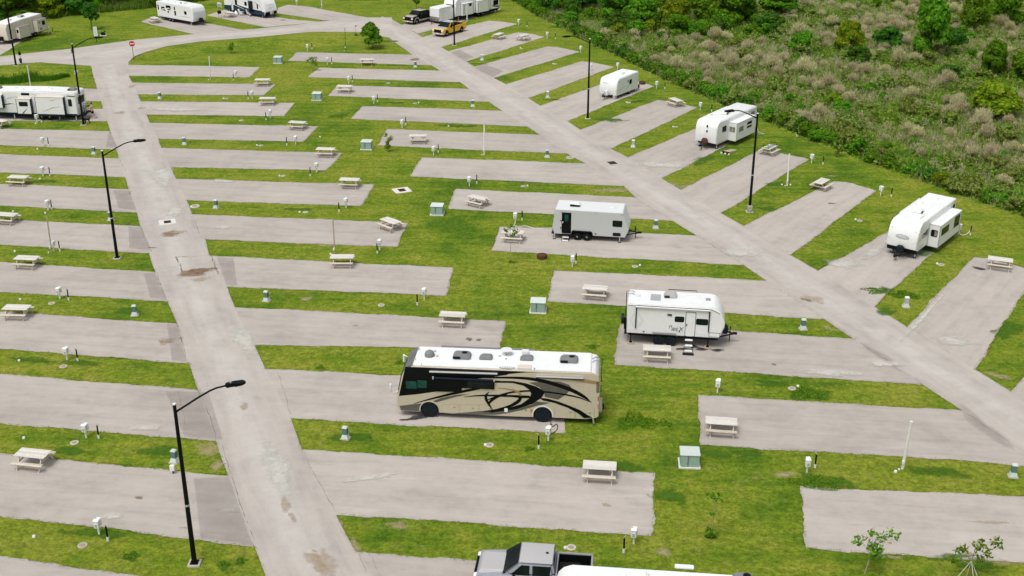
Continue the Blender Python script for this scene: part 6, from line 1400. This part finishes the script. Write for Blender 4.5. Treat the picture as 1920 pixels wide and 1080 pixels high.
E_ = [(0, 1), (1, 2), (2, 3), (3, 4), (4, 5), (5, 6), (3, 7), (7, 8), (8, 9), (9, 10), (10, 11), (3, 12), (12, 13), (13, 14), (14, 15), (15, 16), (0, 17), (17, 18), (18, 19), (19, 20), (0, 21), (21, 22), (22, 23), (23, 24)]
Rd = [(.15, .12), (.14, .11), (.17, .12), (.15, .10), .06, (.085, .10), (.075, .09), .075, .05, .036, (.04, .02), (.035, .018), .075, .05, .036, (.04, .02), (.035, .018), .10, .065, .042, (.045, .03), .10, .065, .042, (.045, .03)]
bdy = skinned('body', V_, E_, Rd, 'skin', r)
skinned('shorts', [(0, 0, 1.0), (0, 0, .92), (.01, .10, .86), (.05, .12, .56), (-.0, -.10, .86), (-.10, -.11, .58)], [(0, 1), (1, 2), (2, 3), (1, 4), (4, 5)], [(.165, .14), (.17, .14), .115, .10, .115, .10], 'shorts', r, 1)
MB().lathe([(.02, .125), (.075, .10), (.098, .04), (.10, -.02), (.085, -.05), (.02, -.05)], 'z', 12, (.0, 0, 1.73)).build('hair', 'hair', r)
for y in (-.035, .035): MB().lathe([(.002, .01), (.011, .004), (.011, -.004), (.002, -.006)], 'x', 8, (.118, y, 1.69)).build('eye', 'shorts', r)
MB().prism([(.11, -.012, 1.66), (.11, .012, 1.66), (.112, 0, 1.70)], (.025, 0, 0)).build('nose', 'skin', r)
for hx, hy, hz, dx in ((.63, .345, 1.27, 1), (.135, -.25, .79, 0)):
    for k in range(5):
        o_ = (k - 2) * .018
        p = (hx, hy + o_, hz); q_ = (hx + .06 * dx + .01, hy + o_ * 1.3, hz - (.015 if dx else .07)); q2 = (q_[0] + .02 * dx, q_[1], q_[2] - .025)
        MB().tube([p, q_, q2], [.010, .009, .007], 5).build('finger', 'skin', r)
g = G2((164, 231.5)); r = empty('dog', (g[0], g[1], 0), R(215)); tag(r, 'black dog with raised tail beside the lamp post at left', 'dog')
V_ = [(-.22, 0, .46), (0, 0, .45), (.20, 0, .48), (.32, 0, .56), (.40, 0, .64), (.50, 0, .61), (.57, 0, .58),
      (.20, .08, .36), (.21, .085, .20), (.19, .085, .11), (.21, .085, .03), (.20, -.08, .36), (.21, -.085, .20), (.19, -.085, .11), (.21, -.085, .03),
      (-.22, .08, .38), (-.16, .085, .27), (-.27, .085, .15), (-.25, .085, .03), (-.22, -.08, .38), (-.16, -.085, .27), (-.27, -.085, .15), (-.25, -.085, .03),
      (-.32, 0, .54), (-.38, 0, .68), (-.36, 0, .82)]
E_ = [(0, 1), (1, 2), (2, 3), (3, 4), (4, 5), (5, 6), (2, 7), (7, 8), (8, 9), (9, 10), (2, 11), (11, 12), (12, 13), (13, 14), (0, 15), (15, 16), (16, 17), (17, 18), (0, 19), (19, 20), (20, 21), (21, 22), (0, 23), (23, 24), (24, 25)]
Rd = [.10, .105, .125, .09, .085, .05, .035, .055, .035, .028, .03, .055, .035, .028, .03, .065, .05, .03, .03, .065, .05, .03, .03, .035, .025, .015]
skinned('body', V_, E_, Rd, 'fur', r)
for y in (-.06, .06): MB().prism([(.36, y - .025, .70), (.36, y + .025, .70), (.34, y * 1.3, .78)], (.03, 0, 0)).build('ear', 'fur', r)

# ================================================================ VEGETATION
def quads_mesh(name, C, U, V):
    """C centres, U/V half vectors (n,3): one quad each"""
    n = len(C); co = np.empty((n, 4, 3)); co[:, 0] = C - U - V; co[:, 1] = C + U - V; co[:, 2] = C + U + V; co[:, 3] = C - U + V
    me = bpy.data.meshes.new(name); me.vertices.add(n * 4); me.vertices.foreach_set('co', co.reshape(-1)); me.loops.add(n * 4); me.loops.foreach_set('vertex_index', np.arange(n * 4, dtype=np.int32))
    me.polygons.add(n); me.polygons.foreach_set('loop_start', np.arange(0, n * 4, 4, dtype=np.int32)); me.polygons.foreach_set('loop_total', np.full(n, 4, dtype=np.int32)); me.update(); return me
def tris_mesh(name, A, B, C_):
    n = len(A); co = np.stack([A, B, C_], 1)
    me = bpy.data.meshes.new(name); me.vertices.add(n * 3); me.vertices.foreach_set('co', co.reshape(-1)); me.loops.add(n * 3); me.loops.foreach_set('vertex_index', np.arange(n * 3, dtype=np.int32))
    me.polygons.add(n); me.polygons.foreach_set('loop_start', np.arange(0, n * 3, 3, dtype=np.int32)); me.polygons.foreach_set('loop_total', np.full(n, 3, dtype=np.int32)); me.update(); return me
def unit(v): return v / (np.linalg.norm(v, axis=1, keepdims=True) + 1e-9)
def leaf_quads(P_, N_, size, r_, asp=1.6):
    n = len(P_); N_ = unit(N_ + r_.normal(0, .55, (n, 3))); T_ = unit(np.cross(N_, r_.normal(0, 1, (n, 3)))); B_ = np.cross(N_, T_)
    s = size * r_.uniform(.6, 1.35, (n, 1)); return P_, T_ * s * .5 * asp, B_ * s * .5
def crown_mesh(name, n, seed, lobes=16, squash=1.0, size=.09, hollow=.55, flat=0.0):
    """unit crown: radius ~1 in x,y and height 0..1.6"""
    r_ = np.random.default_rng(seed); cs = []
    for k in range(lobes):
        a = r_.uniform(0, 6.28); h = r_.uniform(.12, 1.0) ** .8; rad = math.sqrt(max(.02, 1 - (h * 1.05 - .35) ** 2 * 1.5)) * r_.uniform(.3, .78)
        cs.append((rad * math.cos(a), rad * math.sin(a), h * 1.5 * squash, r_.uniform(.26, .48)))
    cs.append((0, 0, 1.25 * squash, .42)); cs = np.array(cs)
    idx = r_.choice(len(cs), n, p=cs[:, 3] ** 2 / (cs[:, 3] ** 2).sum()); d = unit(r_.normal(0, 1, (n, 3))); d[:, 2] = np.where(d[:, 2] < -.45, -d[:, 2] * .5, d[:, 2]); d = unit(d)
    rr_ = cs[idx, 3:4] * r_.uniform(hollow, 1.08, (n, 1)) ** .6
    P_ = cs[idx, :3] + d * rr_ * np.array([1, 1, .8]); N_ = d + np.array([0, 0, .5])
    return quads_mesh(name, *leaf_quads(P_, N_, size, r_))
def limbs(seed, h=1.0, n=7, r0=.06, spread=.6, top=1.2, base=0.0):
    r_ = np.random.default_rng(seed); mb = MB()
    mb.tube([(0, 0, base - .05), (r_.normal(0, .03), r_.normal(0, .03), h * .5), (r_.normal(0, .05), r_.normal(0, .05), top)], [r0, r0 * .75, r0 * .25], 6)
    for k in range(n):
        a = 6.28 * k / n + r_.uniform(-.4, .4); z0 = h * r_.uniform(.25, .8); z1_ = z0 + r_.uniform(.3, .6)
        mb.tube([(0, 0, z0), (.5 * spread * math.cos(a), .5 * spread * math.sin(a), z0 + (z1_ - z0) * .6), (spread * math.cos(a), spread * math.sin(a), z1_)], [r0 * .5, r0 * .32, r0 * .12], 5)
    return mb
def shrub_tan(seed):
    r_ = np.random.default_rng(seed); mb = MB(); tips = []
    for k in range(13):
        a = r_.uniform(0, 6.28); rad = r_.uniform(.1, .8); h = 1.25 * math.sqrt(max(.1, 1 - rad * rad * .8)) * r_.uniform(.8, 1.05)
        tp = (rad * math.cos(a), rad * math.sin(a), h); tips.append(tp)
        mb.tube([(tp[0] * .08, tp[1] * .08, -.05), (tp[0] * .5, tp[1] * .5, h * .5), tp], [.028, .018, .006], 4)
    stems = mb.mesh('stems')
    n = 1150; tp = np.array(tips)[r_.integers(0, len(tips), n)]
    d = unit(tp - np.array([0, 0, .1]) + r_.normal(0, .35, (n, 3))); P_ = tp + r_.normal(0, .16, (n, 3)) * np.array([1, 1, .75]) - np.array([0, 0, .08])
    P_[:, 2] = np.maximum(P_[:, 2], .15); L_ = r_.uniform(.05, .14, (n, 1)); W_ = unit(np.cross(d, r_.normal(0, 1, (n, 3)))) * r_.uniform(.008, .026, (n, 1))
    pl = quads_mesh('plumes', P_, W_, d * L_)
    n = 520; a = r_.uniform(0, 6.28, n); rad = np.sqrt(r_.uniform(0, 1, n)) * .85; zz_ = r_.uniform(.05, .85, n) * (1.05 - rad * .5)
    P_ = np.stack([rad * np.cos(a), rad * np.sin(a), zz_], 1); lf = quads_mesh('leaves', *leaf_quads(P_, P_ * np.array([1, 1, .3]) + np.array([0, 0, .6]), .085, r_))
    return stems, pl, lf
def bush_green(seed, leaf='leaf_mid', n=1500, size=.11):
    return limbs(seed, .6, 8, .04, .6, .9).mesh('stems'), crown_mesh('leaves', n, seed + 5, 12, .72, size)

def add_plant(name, parts, loc, sc, rz, label, cat, group):
    r = empty(name, loc, rz); r.scale = sc; tag(r, label, cat, group)
    for nm, me, mt in parts:
        o = bpy.data.objects.new(nm, me)
        if not me.materials: me.materials.append(MATS[mt])
        link(o); o.parent = r
    return r
TANS = [[('stems', a, 'twig_grey'), ('plumes', b_, 'plume'), ('leaves', c_, 'leaf_scrub')] for a, b_, c_ in (shrub_tan(s) for s in (21, 22, 23, 24, 25))]
GRNS = [[('stems', a, 'bark'), ('leaves', b_, mt)] for (a, b_), mt in ((bush_green(31), 'leaf_mid'), (bush_green(32), 'leaf_dark'), (bush_green(33), 'leaf_scrub'), (bush_green(34), 'leaf_scrub'), (bush_green(35), 'leaf_mid'), (bush_green(36), 'leaf_yellow'))]
TREES = [[('trunk', limbs(s, 1.0, 9, .07, .7, 1.3).mesh('trunk'), 'bark'), ('crown', crown_mesh('crown', 4600, s + 9, 26, 1.0, .095, .7), mt)] for s, mt in ((41, 'leaf_mid'), (42, 'leaf_dark'), (43, 'leaf_yellow'), (44, 'leaf_mid'))]

# big trees of the scrub: base pixel, crown width in pixels, height in pixels, kind
TR_ = [((1738, 108), 66, 96, 3, 'tall green tree, largest in the upper right scrub'), ((1822, 58), 52, 66, 0, 'green tree at the top edge, second from the right corner'), ((1888, 52), 60, 70, 0, 'green tree in the top right corner'),
       ((1863, 143), 46, 62, 0, 'bright green upright tree near the right edge'), ((1868, 224), 88, 62, 2, 'yellow green round tree near the right edge'), ((1590, 98), 46, 54, 2, 'yellow green tree left of the largest scrub tree'), ((1502, 104), 42, 40, 0, 'small round bright green tree in the upper scrub'),
       ((1465, 30), 74, 46, 0, 'dark green tree cluster at the top edge above the tan shrubs'), ((1372, 45), 78, 66, 0, 'broad green tree at the top edge, centre right'), ((1318, 42), 64, 60, 0, 'green tree left of the broad tree at the top edge'), ((1262, 50), 54, 50, 2, 'yellowish tree at the top edge beside the dark ones'),
       ((1205, 55), 66, 56, 0, 'green tree second from the lawn at the top edge'), ((1150, 36), 64, 52, 0, 'green tree at the top edge behind the lawn corner'), ((1092, 18), 56, 40, 1, 'dark tree closest to the lawn at the top edge'), ((1180, 60), 40, 34, 1, 'small dark tree below the top edge trees'),
       ((1665, 92), 50, 38, 1, 'low dark tree left of the largest scrub tree'), ((1270, 68), 44, 36, 0, 'small green tree below the yellowish tree'), ((1440, 60), 50, 34, 1, 'low dark tree among pale shrubs in the upper scrub'), ((1915, 150), 50, 44, 0, 'green tree cut by the right edge'), ((1780, 150), 40, 26, 1, 'low dark tree right of the largest scrub tree'),
       ((1330, 72), 36, 26, 0, 'small green tree between pale shrubs near the top'), ((1790, 98), 36, 40, 1, 'slim dark tree between the two tallest scrub trees'), ((1610, 120), 40, 30, 1, 'low dark tree under the yellow green one'), ((1560, 60), 30, 24, 1, 'tiny dark tree in the upper pale shrubs'),
       ((30, 38), 90, 52, 0, 'green tree behind the cream trailer'), ((85, 30), 70, 44, 2, 'olive tree right of the cream trailer'), ((135, 22), 80, 50, 1, 'dark tree left of the lone round tree at top left'), ((190, 14), 70, 40, 0, 'green tree at the top edge behind the lone round tree'), ((245, 8), 60, 34, 1, 'dark tree at the top edge left of the far white trailer'), ((5, 14), 80, 50, 2, 'olive tree in the top left corner'), ((300, 4), 60, 30, 0, 'green tree behind the far white trailer')]
def px_m(y): return (y + 425) * .02589
TPOS = []
for i, (p, wpx, hpx, kd, lb) in enumerate(TR_):
    g = G2(p); s = px_m(p[1]); R_ = wpx / s / 2 * 1.12; H_ = hpx / s * 1.08; TPOS.append((g[0], g[1], R_))
    add_plant('tree', TREES[kd if kd != 0 else (0 if i % 2 else 3)], (g[0], g[1], 0), (R_, R_, H_ / 1.68), i * 1.7, lb, 'tree', 'trees in the scrubland')
# shrubs, laid out in the scrub with clumps of pale and green
def vnoise(x, y, s, seed):
    q = np.random.default_rng(seed).uniform(0, 6.28, 6); return sum(math.sin(x * s * f + q[i]) * math.cos(y * s * f * 1.13 + q[i + 3]) for i, f in enumerate((1, 1.9, 3.3))) / 3
cnt = {'tan': 0, 'green': 0, 'grey': 0}
def put_bush(kd, x, y, s, hs):
    if cnt[kd] >= 300: return False
    cnt[kd] += 1; rz = rng.uniform(0, 6.28)
    v_ = np.array([x, y, 0]) - CAMP; d_ = v_ @ FW; px_ = 960 + F_PX * (v_ @ RT) / d_; py_ = 540 - F_PX * (v_ @ UP) / d_
    zn = ('at the top edge' if py_ < 45 else 'right at the mown edge' if scrub_side(x, y) < 2 else 'behind the small white trailer' if px_ < 1330 else 'behind the plain white trailer' if px_ < 1560 and py_ > 90 else 'around the largest scrub tree' if py_ < 150 and px_ > 1560 else 'near the right edge' if px_ > 1740 else 'in the middle of the scrubland')
    if kd == 'tan': add_plant('shrub', TANS[cnt[kd] % 5], (x, y, 0), (s, s, s * hs), rz, 'pale tan plumed shrub in the scrubland, ' + zn, 'shrub', 'pale plumed shrubs of the scrubland')
    elif kd == 'green': add_plant('bush', GRNS[int(rng.choice([0, 1, 4, 5], p=[.42, .2, .34, .04]))], (x, y, 0), (s, s, s * hs), rz, 'leafy deep green bush in the scrubland, ' + zn, 'bush', 'green bushes of the scrubland')
    else: add_plant('weed_bush', GRNS[int(rng.choice([2, 3]))], (x, y, 0), (s, s, s * hs), rz, 'loose yellowish green weed bush in the scrubland, ' + zn, 'bush', 'weed bushes of the scrubland')
    return True
# hedge-like edge along the mown line
for (ax, ay), (bx, by) in zip(SCRW[:-1], SCRW[1:]):
    L_ = math.hypot(bx - ax, by - ay); n = max(1, int(L_ / 1.15))
    for k in range(n):
        t_ = (k + rng.uniform(.1, .9)) / n; x, y = ax + (bx - ax) * t_, ay + (by - ay) * t_; nx_, ny_ = -(by - ay) / L_, (bx - ax) / L_
        d_ = rng.uniform(.5, 1.5); x, y = x + nx_ * d_, y + ny_ * d_
        if inview(x, y, 0, 90): put_bush('green' if rng.uniform() < .75 else 'grey', x, y, rng.uniform(.8, 1.25), rng.uniform(.75, 1.25))
cand = []
for gx in np.arange(-30, 130, 2.15):
    for gy in np.arange(80, 232, 2.35):
        x, y = gx + rng.uniform(-1.05, 1.05), gy + rng.uniform(-1.1, 1.1)
        if not inview(x, y, 0, 90): continue
        sd = scrub_side(x, y)
        if sd < 2.0 or any((x - a_) ** 2 + (y - b_) ** 2 < (c_ * .6) ** 2 for a_, b_, c_ in TPOS): continue
        cand.append((x, y, sd))
rng.shuffle(cand)
for x, y, sd in cand:
    v = vnoise(x, y, .10, 5) + .35 * vnoise(x, y, .3, 6) + rng.normal(0, .2); u = rng.uniform()
    thick = y > 172 and x < 38
    pt = (.46 + v * .9) if not thick else .10
    if u < pt: put_bush('tan', x, y, rng.uniform(.65, 1.1) * (1.3 if rng.uniform() < .3 else 1), rng.uniform(1.0, 1.5))
    elif thick and u < .8: put_bush('green', x, y, rng.uniform(1.1, 2.0), rng.uniform(.9, 1.5))
    elif u < pt + .22: put_bush('green', x, y, rng.uniform(.6, 1.25), rng.uniform(.7, 1.2))
    elif u < pt + .62: put_bush('grey', x, y, rng.uniform(.6, 1.5), rng.uniform(.5, 1.2))
# bushes along the top left edge
for k in range(42):
    u = rng.uniform(-40, 400); e = np.interp(u, [p[0] for p in SCL], [p[1] for p in SCL]); p = (u, e - abs(rng.normal(0, 7)) - 1.5); g = G2(p); s = rng.uniform(.9, 1.7)
    add_plant('bush', GRNS[int(rng.integers(0, 5))], (g[0], g[1], 0), (s, s, s * rng.uniform(.8, 1.5)), rng.uniform(0, 6.28), 'leafy green bush in the thicket behind the loop road', 'bush', 'green bushes of the thicket')
# tall grass and weeds between them: nobody could count it
def blades(name, X_, Y_, Z_, h0, h1, w0, w1, mat, seed, lean=.35):
    r_ = np.random.default_rng(seed); n = len(X_); a = r_.uniform(0, 6.28, n); h = r_.uniform(h0, h1, n); w_ = r_.uniform(w0, w1, n); la = r_.uniform(0, 6.28, n); ln = h * np.abs(r_.normal(0, lean, n))
    B_ = np.stack([X_, Y_, Z_], 1); U = np.stack([np.cos(a) * w_, np.sin(a) * w_, np.zeros(n)], 1); T_ = B_ + np.stack([np.cos(la) * ln, np.sin(la) * ln, h], 1)
    return kind(mesh_obj(name, tris_mesh(name, B_ - U, B_ + U, T_), mat), 'stuff')
N = 700000; xx = rng.uniform(-30, 130, N); yy = rng.uniform(82, 232, N)
# keep those beyond the mown edge and roughly in view
ex = np.interp(yy, sorted([p[1] for p in SCRW]), [p[0] for p in sorted(SCRW, key=lambda p: p[1])])
dd_ = (yy) * FW[1] + (0 - CAM_H) * FW[2]; pxs = 960 + F_PX * xx / dd_
kp = (xx > ex + .1) & (pxs < 2050)
xx, yy = xx[kp], yy[kp]; sel = rng.uniform(size=len(xx)) < np.minimum(1, 230000 / max(1, len(xx)) * (1.5 - (yy - 82) / 220)); xx, yy = xx[sel], yy[sel]
o = blades('tall_grass', xx, yy, np.zeros(len(xx)), .2, .85, .02, .06, 'tall_grass', 71); o['label'] = 'rank grass and weeds filling the scrubland'; o['category'] = 'tall grass'
N = 26000; u = rng.uniform(-60, 420, N); e = np.interp(u, [p[0] for p in SCL], [p[1] for p in SCL]); vpx = e - np.abs(rng.normal(0, 10, N)) - .2; gg = np.array([G2((a_, b_)) for a_, b_ in zip(u, vpx)])
o = blades('tall_grass', gg[:, 0], gg[:, 1], np.zeros(N), .4, 1.5, .03, .08, 'tall_grass', 72); o['label'] = 'rank grass at the thicket edge behind the loop road'; o['category'] = 'tall grass'
dv_ = np.array([vnoise(a_, b_, .10, 5) + .5 * vnoise(a_, b_, .45, 9) for a_, b_ in zip(xx[::3], yy[::3])]); kk = (dv_ + rng.normal(0, .18, len(dv_))) > .12
dx_, dy_ = np.repeat(xx[::3][kk], 3), np.repeat(yy[::3][kk], 3); dx_ = dx_ + rng.normal(0, .16, len(dx_)); dy_ = dy_ + rng.normal(0, .16, len(dy_))
o = blades('dry_stems', dx_, dy_, np.zeros(len(dx_)), .5, 1.45, .012, .035, 'dry_stem', 75, .3); o['label'] = 'straw coloured dry stems standing among the shrubs'; o['category'] = 'dry stems'
# the many further pale shrubs that merge into one fuzzy mass
cc = []
for k in rng.permutation(len(xx))[:9000]:
    if vnoise(xx[k], yy[k], .10, 5) + .4 * vnoise(xx[k], yy[k], .3, 6) + rng.normal(0, .25) > .02 and scrub_side(xx[k], yy[k]) > 1.8 and not (yy[k] > 172 and xx[k] < 38): cc.append((xx[k], yy[k]))
    if len(cc) >= 1500: break
cc = np.array(cc); npl = 90; kc = np.repeat(np.arange(len(cc)), npl); M_ = len(kc); rad_ = np.repeat(rng.uniform(.28, .75, len(cc)), npl); ht_ = np.repeat(rng.uniform(.55, 1.35, len(cc)), npl)
d = unit(rng.normal(0, 1, (M_, 3)) + np.array([0, 0, .5])); d[:, 2] = np.abs(d[:, 2]); q_ = rng.uniform(.55, 1.0, M_)
P_ = np.stack([cc[kc, 0] + d[:, 0] * rad_ * q_, cc[kc, 1] + d[:, 1] * rad_ * q_, .15 + d[:, 2] * ht_ * q_], 1); dd2 = unit(d + rng.normal(0, .35, (M_, 3)) + np.array([0, 0, .4]))
o = kind(mesh_obj('plume_mass', quads_mesh('plume_mass', P_, unit(np.cross(dd2, rng.normal(0, 1, (M_, 3)))) * rng.uniform(.012, .034, (M_, 1)), dd2 * rng.uniform(.06, .16, (M_, 1))), 'plume'), 'stuff'); o['label'] = 'fuzzy mass of pale plumed brush filling the scrubland'; o['category'] = 'brush'
N = 120000; k_ = rng.integers(0, len(xx), N); P_ = np.stack([xx[k_] + rng.normal(0, .25, N), yy[k_] + rng.normal(0, .25, N), np.abs(rng.normal(0, .38, N)) + .03], 1)
o = kind(mesh_obj('undergrowth', quads_mesh('undergrowth', *leaf_quads(P_, np.tile([0, 0, 1.], (N, 1)), .15, rng, 1.8)), 'undergrowth'), 'stuff'); o['label'] = 'low leafy weeds between the shrubs of the scrubland'; o['category'] = 'weeds'
# rough strip of grass in the left swale
N = 9000; u = rng.uniform(-60, 130, N); vpx = 147 - u * .06 + rng.normal(0, 1, N) * 3.4 * np.clip((132 - u) / 60, .15, 1) + 2 * np.sin(u * .09); gg = np.array([G2((a_, b_)) for a_, b_ in zip(u, vpx)]); zz_ = ground_z(gg[:, 0], gg[:, 1])
o = blades('swale_grass', gg[:, 0], gg[:, 1], zz_, .2, .55, .02, .05, 'clover', 73); o['label'] = 'tall bright grass in the swale above the long fifth wheel'; o['category'] = 'tall grass'
# fringe of blades along paving edges and a short nap over the near lawn
bx_, by_ = [], []
for a_, b_ in EDGES:
    a_, b_ = np.array(a_), np.array(b_); L_ = np.linalg.norm(b_ - a_); mid_ = (a_ + b_) / 2
    if mid_[1] > 150 or not (inview(mid_[0], mid_[1], 0, 150) or inview(a_[0], a_[1], 0, 100) or inview(b_[0], b_[1], 0, 100)): continue
    n = int(L_ * 40); tt = rng.uniform(0, 1, n); d = (b_ - a_) / (L_ + 1e-9); nn = np.array([-d[1], d[0]]); off = rng.normal(0, .075, n)
    q = a_ + np.outer(tt, b_ - a_) + np.outer(off, nn); bx_.append(q[:, 0]); by_.append(q[:, 1])
bx_, by_ = np.concatenate(bx_), np.concatenate(by_)
# only where grass meets paving: drop points well inside a pad or lane
from mathutils.bvhtree import BVHTree
PV = []
for o in PADS + [lane_l, lane_r, lane_t]:
    Mx = Matrix.Translation(o.location) @ Matrix.Rotation(o.rotation_euler.z, 4, 'Z')
    bm = bmesh.new(); bm.from_mesh(o.data); bm.transform(Mx); PV.append(BVHTree.FromBMesh(bm)); bm.free()
def paved(x, y):
    v = Vector((x, y, 1)); dn = Vector((0, 0, -1)); return sum(1 for tr in PV if tr.ray_cast(v, dn, 1.5)[0] is not None)
kp = np.ones(len(bx_), bool); offs = ((.16, 0), (-.16, 0), (0, .16), (0, -.16))
for i in range(len(bx_)):
    if all(paved(bx_[i] + p, by_[i] + q) for p, q in offs): kp[i] = False
o = blades('lawn_fringe', bx_[kp], by_[kp], np.full(kp.sum(), .013), .012, .045, .012, .03, 'lawn_blade', 74, 2.2); o['label'] = 'ragged grass fringe along the pads and lanes'; o['category'] = 'grass'
# leafy clover patches
cx, cy = [], []
for p, rx, ry, n in [((1192, 790), 1.15, .95, 1500), ((1245, 795), .5, .4, 250), ((1515, 738), 1.2, .8, 900), ((600, 690), .3, .3, 120), ((1110, 650), .4, .3, 200), ((750, 680), .3, .3, 120), ((992, 842), .3, .25, 160), ((245, 1043), .3, .35, 200), ((420, 1059), .25, .25, 150), ((452, 1052), .25, .25, 120), ((1640, 545), .8, .6, 700), ((1695, 553), 1.0, .6, 800), ((1530, 905), 1.4, .7, 900), ((1045, 51), 1.3, .6, 500), ((960, 492), .3, .2, 80), ((1332, 1000), .35, .3, 300)]:
    g = G2(p); a = rng.uniform(0, 6.28, n); q = np.sqrt(rng.uniform(0, 1, n)) * (1 + .3 * np.sin(a * 3 + rng.uniform(0, 6)) + .2 * np.sin(a * 5)); cx.append(g[0] + rx * q * np.cos(a)); cy.append(g[1] + ry * q * np.sin(a))
cx, cy = np.concatenate(cx), np.concatenate(cy); n = len(cx)
P_ = np.stack([cx, cy, rng.uniform(.008, .035, n)], 1); o = kind(mesh_obj('clover', quads_mesh('clover', *leaf_quads(P_, np.tile([0, 0, 1.], (n, 1)), .055, rng, 1.2)), 'clover'), 'stuff'); o['label'] = 'dark leafy clover patches scattered over the lawn'; o['category'] = 'clover'

# ---- young trees in the park
def sapling(base, h, label, leaves, trunk_r=.03, bark='pale_bark', lean=(0, 0), stakes=False, name='young_tree'):
    """leaves: list of (dx, dy, z, radius, count) clumps"""
    g = G(*base); r = empty(name, (g[0], g[1], float(ground_z(g[0], g[1])))); tag(r, label, 'tree', 'young trees of the park')
    mb = MB(); mb.tube([(0, 0, -.05), (lean[0] * .5 + .02, lean[1] * .5, h * .5), (lean[0], lean[1], h * .92)], [trunk_r, trunk_r * .75, trunk_r * .3], 6)
    C_, S_ = [], []
    for dx, dy, z, rad, n in leaves:
        zz0 = max(.1, z - rad * 1.4); f = zz0 / h; mb.tube([(lean[0] * f, lean[1] * f, zz0), (dx * .6, dy * .6, z - rad * .3), (dx, dy, z)], [trunk_r * .5, trunk_r * .35, trunk_r * .15], 4)
        d = unit(rng.normal(0, 1, (n, 3))) * (rng.uniform(0, 1, (n, 1)) ** .45) * rad * np.array([1, 1, .75]); C_.append(d + np.array([dx, dy, z]))
    mb.build('trunk', bark, r)
    if C_:
        C_ = np.concatenate(C_); me = quads_mesh('crown', *leaf_quads(C_, C_ * 0 + np.array([0, 0, .6]) + rng.normal(0, .5, C_.shape), (.085 if h < 3.4 else .17), rng, 2.0)); mesh_obj('crown', me, 'sapling_leaf' if h < 3.4 else 'leaf_mid', r)
    if stakes:
        for a in stakes: MB().tube([(math.cos(R(a)) * .75, math.sin(R(a)) * .75, -.02), (lean[0] * .5, lean[1] * .5, h * .45)], .012, 4).build('guy_wire', 'pole_white', r)
    return r
sapling((1621, 1076), 2.3, 'young leafy tree at the lower right, left of its twin', [(.35, .1, 1.5, .45, 100), (-.4, .2, 1.8, .4, 38), (1.1, .15, 2.15, .42, 36), (.45, -.1, 1.1, .4, 70), (.3, .4, 2.1, .35, 26), (.75, .3, 1.8, .4, 36)], .035, lean=(.35, .1))
sapling((1810, 1086), 2.3, 'sparse young tree with guy wires in the lower right corner', [(.4, .1, 1.95, .38, 46), (-.35, .1, 1.6, .38, 42), (1.25, .2, 2.0, .36, 44), (.45, 0, 1.2, .35, 36), (-.75, 0, 1.25, .28, 22), (.85, 0, 1.5, .3, 22)], .03, lean=(.3, .1), stakes=(-40, -75, 200))
sapling((1332, 1007), 2.7, 'thin bare young tree with a bushy foot on the central grass', [(0, 0, .28, .3, 240), (.15, 0, 2.4, .3, 26), (-.15, 0, 2.5, .3, 22), (.35, 0, 2.3, .25, 22), (.05, 0, 1.4, .15, 14)], .022, lean=(.12, 0))
sapling((957, 492), 3.1, 'thin pale sapling in front of the picnic table by the grey trailer', [(-.35, 0, 2.7, .25, 26), (.4, 0, 2.6, .3, 34), (.05, 0, 3.0, .3, 26), (.2, 0, 2.3, .25, 20), (0, 0, .06, .12, 20)], .028)
sapling((727, 284), 2.1, 'small leafy sapling beside the fourth nearest transformer box', [(0, 0, .55, .36, 130), (.25, 0, 1.3, .3, 40), (-.1, 0, 1.75, .28, 30), (.5, 0, 1.5, .22, 18), (.0, 0, 1.0, .26, 40)], .025)
sapling((583, 133), 2.0, 'small round sapling at a pad corner near the farthest transformer box', [(.45, 0, 1.2, .5, 90), (.2, 0, 1.6, .4, 50), (-.35, 0, 1.3, .35, 36), (.65, 0, 1.7, .3, 26), (.7, 0, .8, .35, 40)], .025, lean=(.3, 0))
sapling((434, 93), 1.7, 'small round sapling in the swale below the far road', [(0, 0, .9, .5, 130), (.1, 0, 1.4, .35, 60), (-.2, 0, .6, .35, 50)], .025)
sapling((1571, 294), 1.9, 'small green sapling on the mown grass near the scrub', [(-.25, 0, 1.0, .38, 90), (.12, 0, 1.5, .28, 50), (.2, 0, .8, .3, 60), (-.1, 0, .45, .25, 30)], .02)
sapling((1255, 158), 1.9, 'faint sparse sapling behind the small white trailer', [(0, 0, 1.4, .4, 60), (.1, 0, .8, .35, 40)], .02)
sapling((666.5, 67), 1.6, 'bare stick-like sapling left of the dense round tree', [(0, 0, .1, .3, 60), (.1, 0, 1.5, .2, 6)], .03, 'bark')
def tree_at(base, wpx, hpx, trunk_h, label, seed, mt='leaf_mid'):
    g = G2(base); s = px_m(base[1]); R_ = wpx / s / 2 * .9; H_ = hpx / s * 1.03; r = empty('tree', (g[0], g[1], float(ground_z(g[0], g[1])))); tag(r, label, 'tree', 'park trees')
    mb = limbs(seed, 1.0, 8, .05, .6, 1.15); t_ = mb.build('trunk', 'bark', r); t_.scale = (R_, R_, H_ * .8)
    c_ = mesh_obj('crown', crown_mesh('crown', 2600, seed + 3, 18, 1.0, .11), mt, r); c_.location = (0, 0, trunk_h); c_.scale = (R_, R_, (H_ - trunk_h) / 1.62)
tree_at((699, 90), 48, 42, .5, 'dense round green tree in the grass at the lane bend', 61)
tree_at((173, 55), 36, 46, 1.3, 'lone dark round tree behind the white notice board', 62, 'leaf_dark')
tree_at((781, 17), 18, 24, .7, 'small tree behind the black pickup', 63)
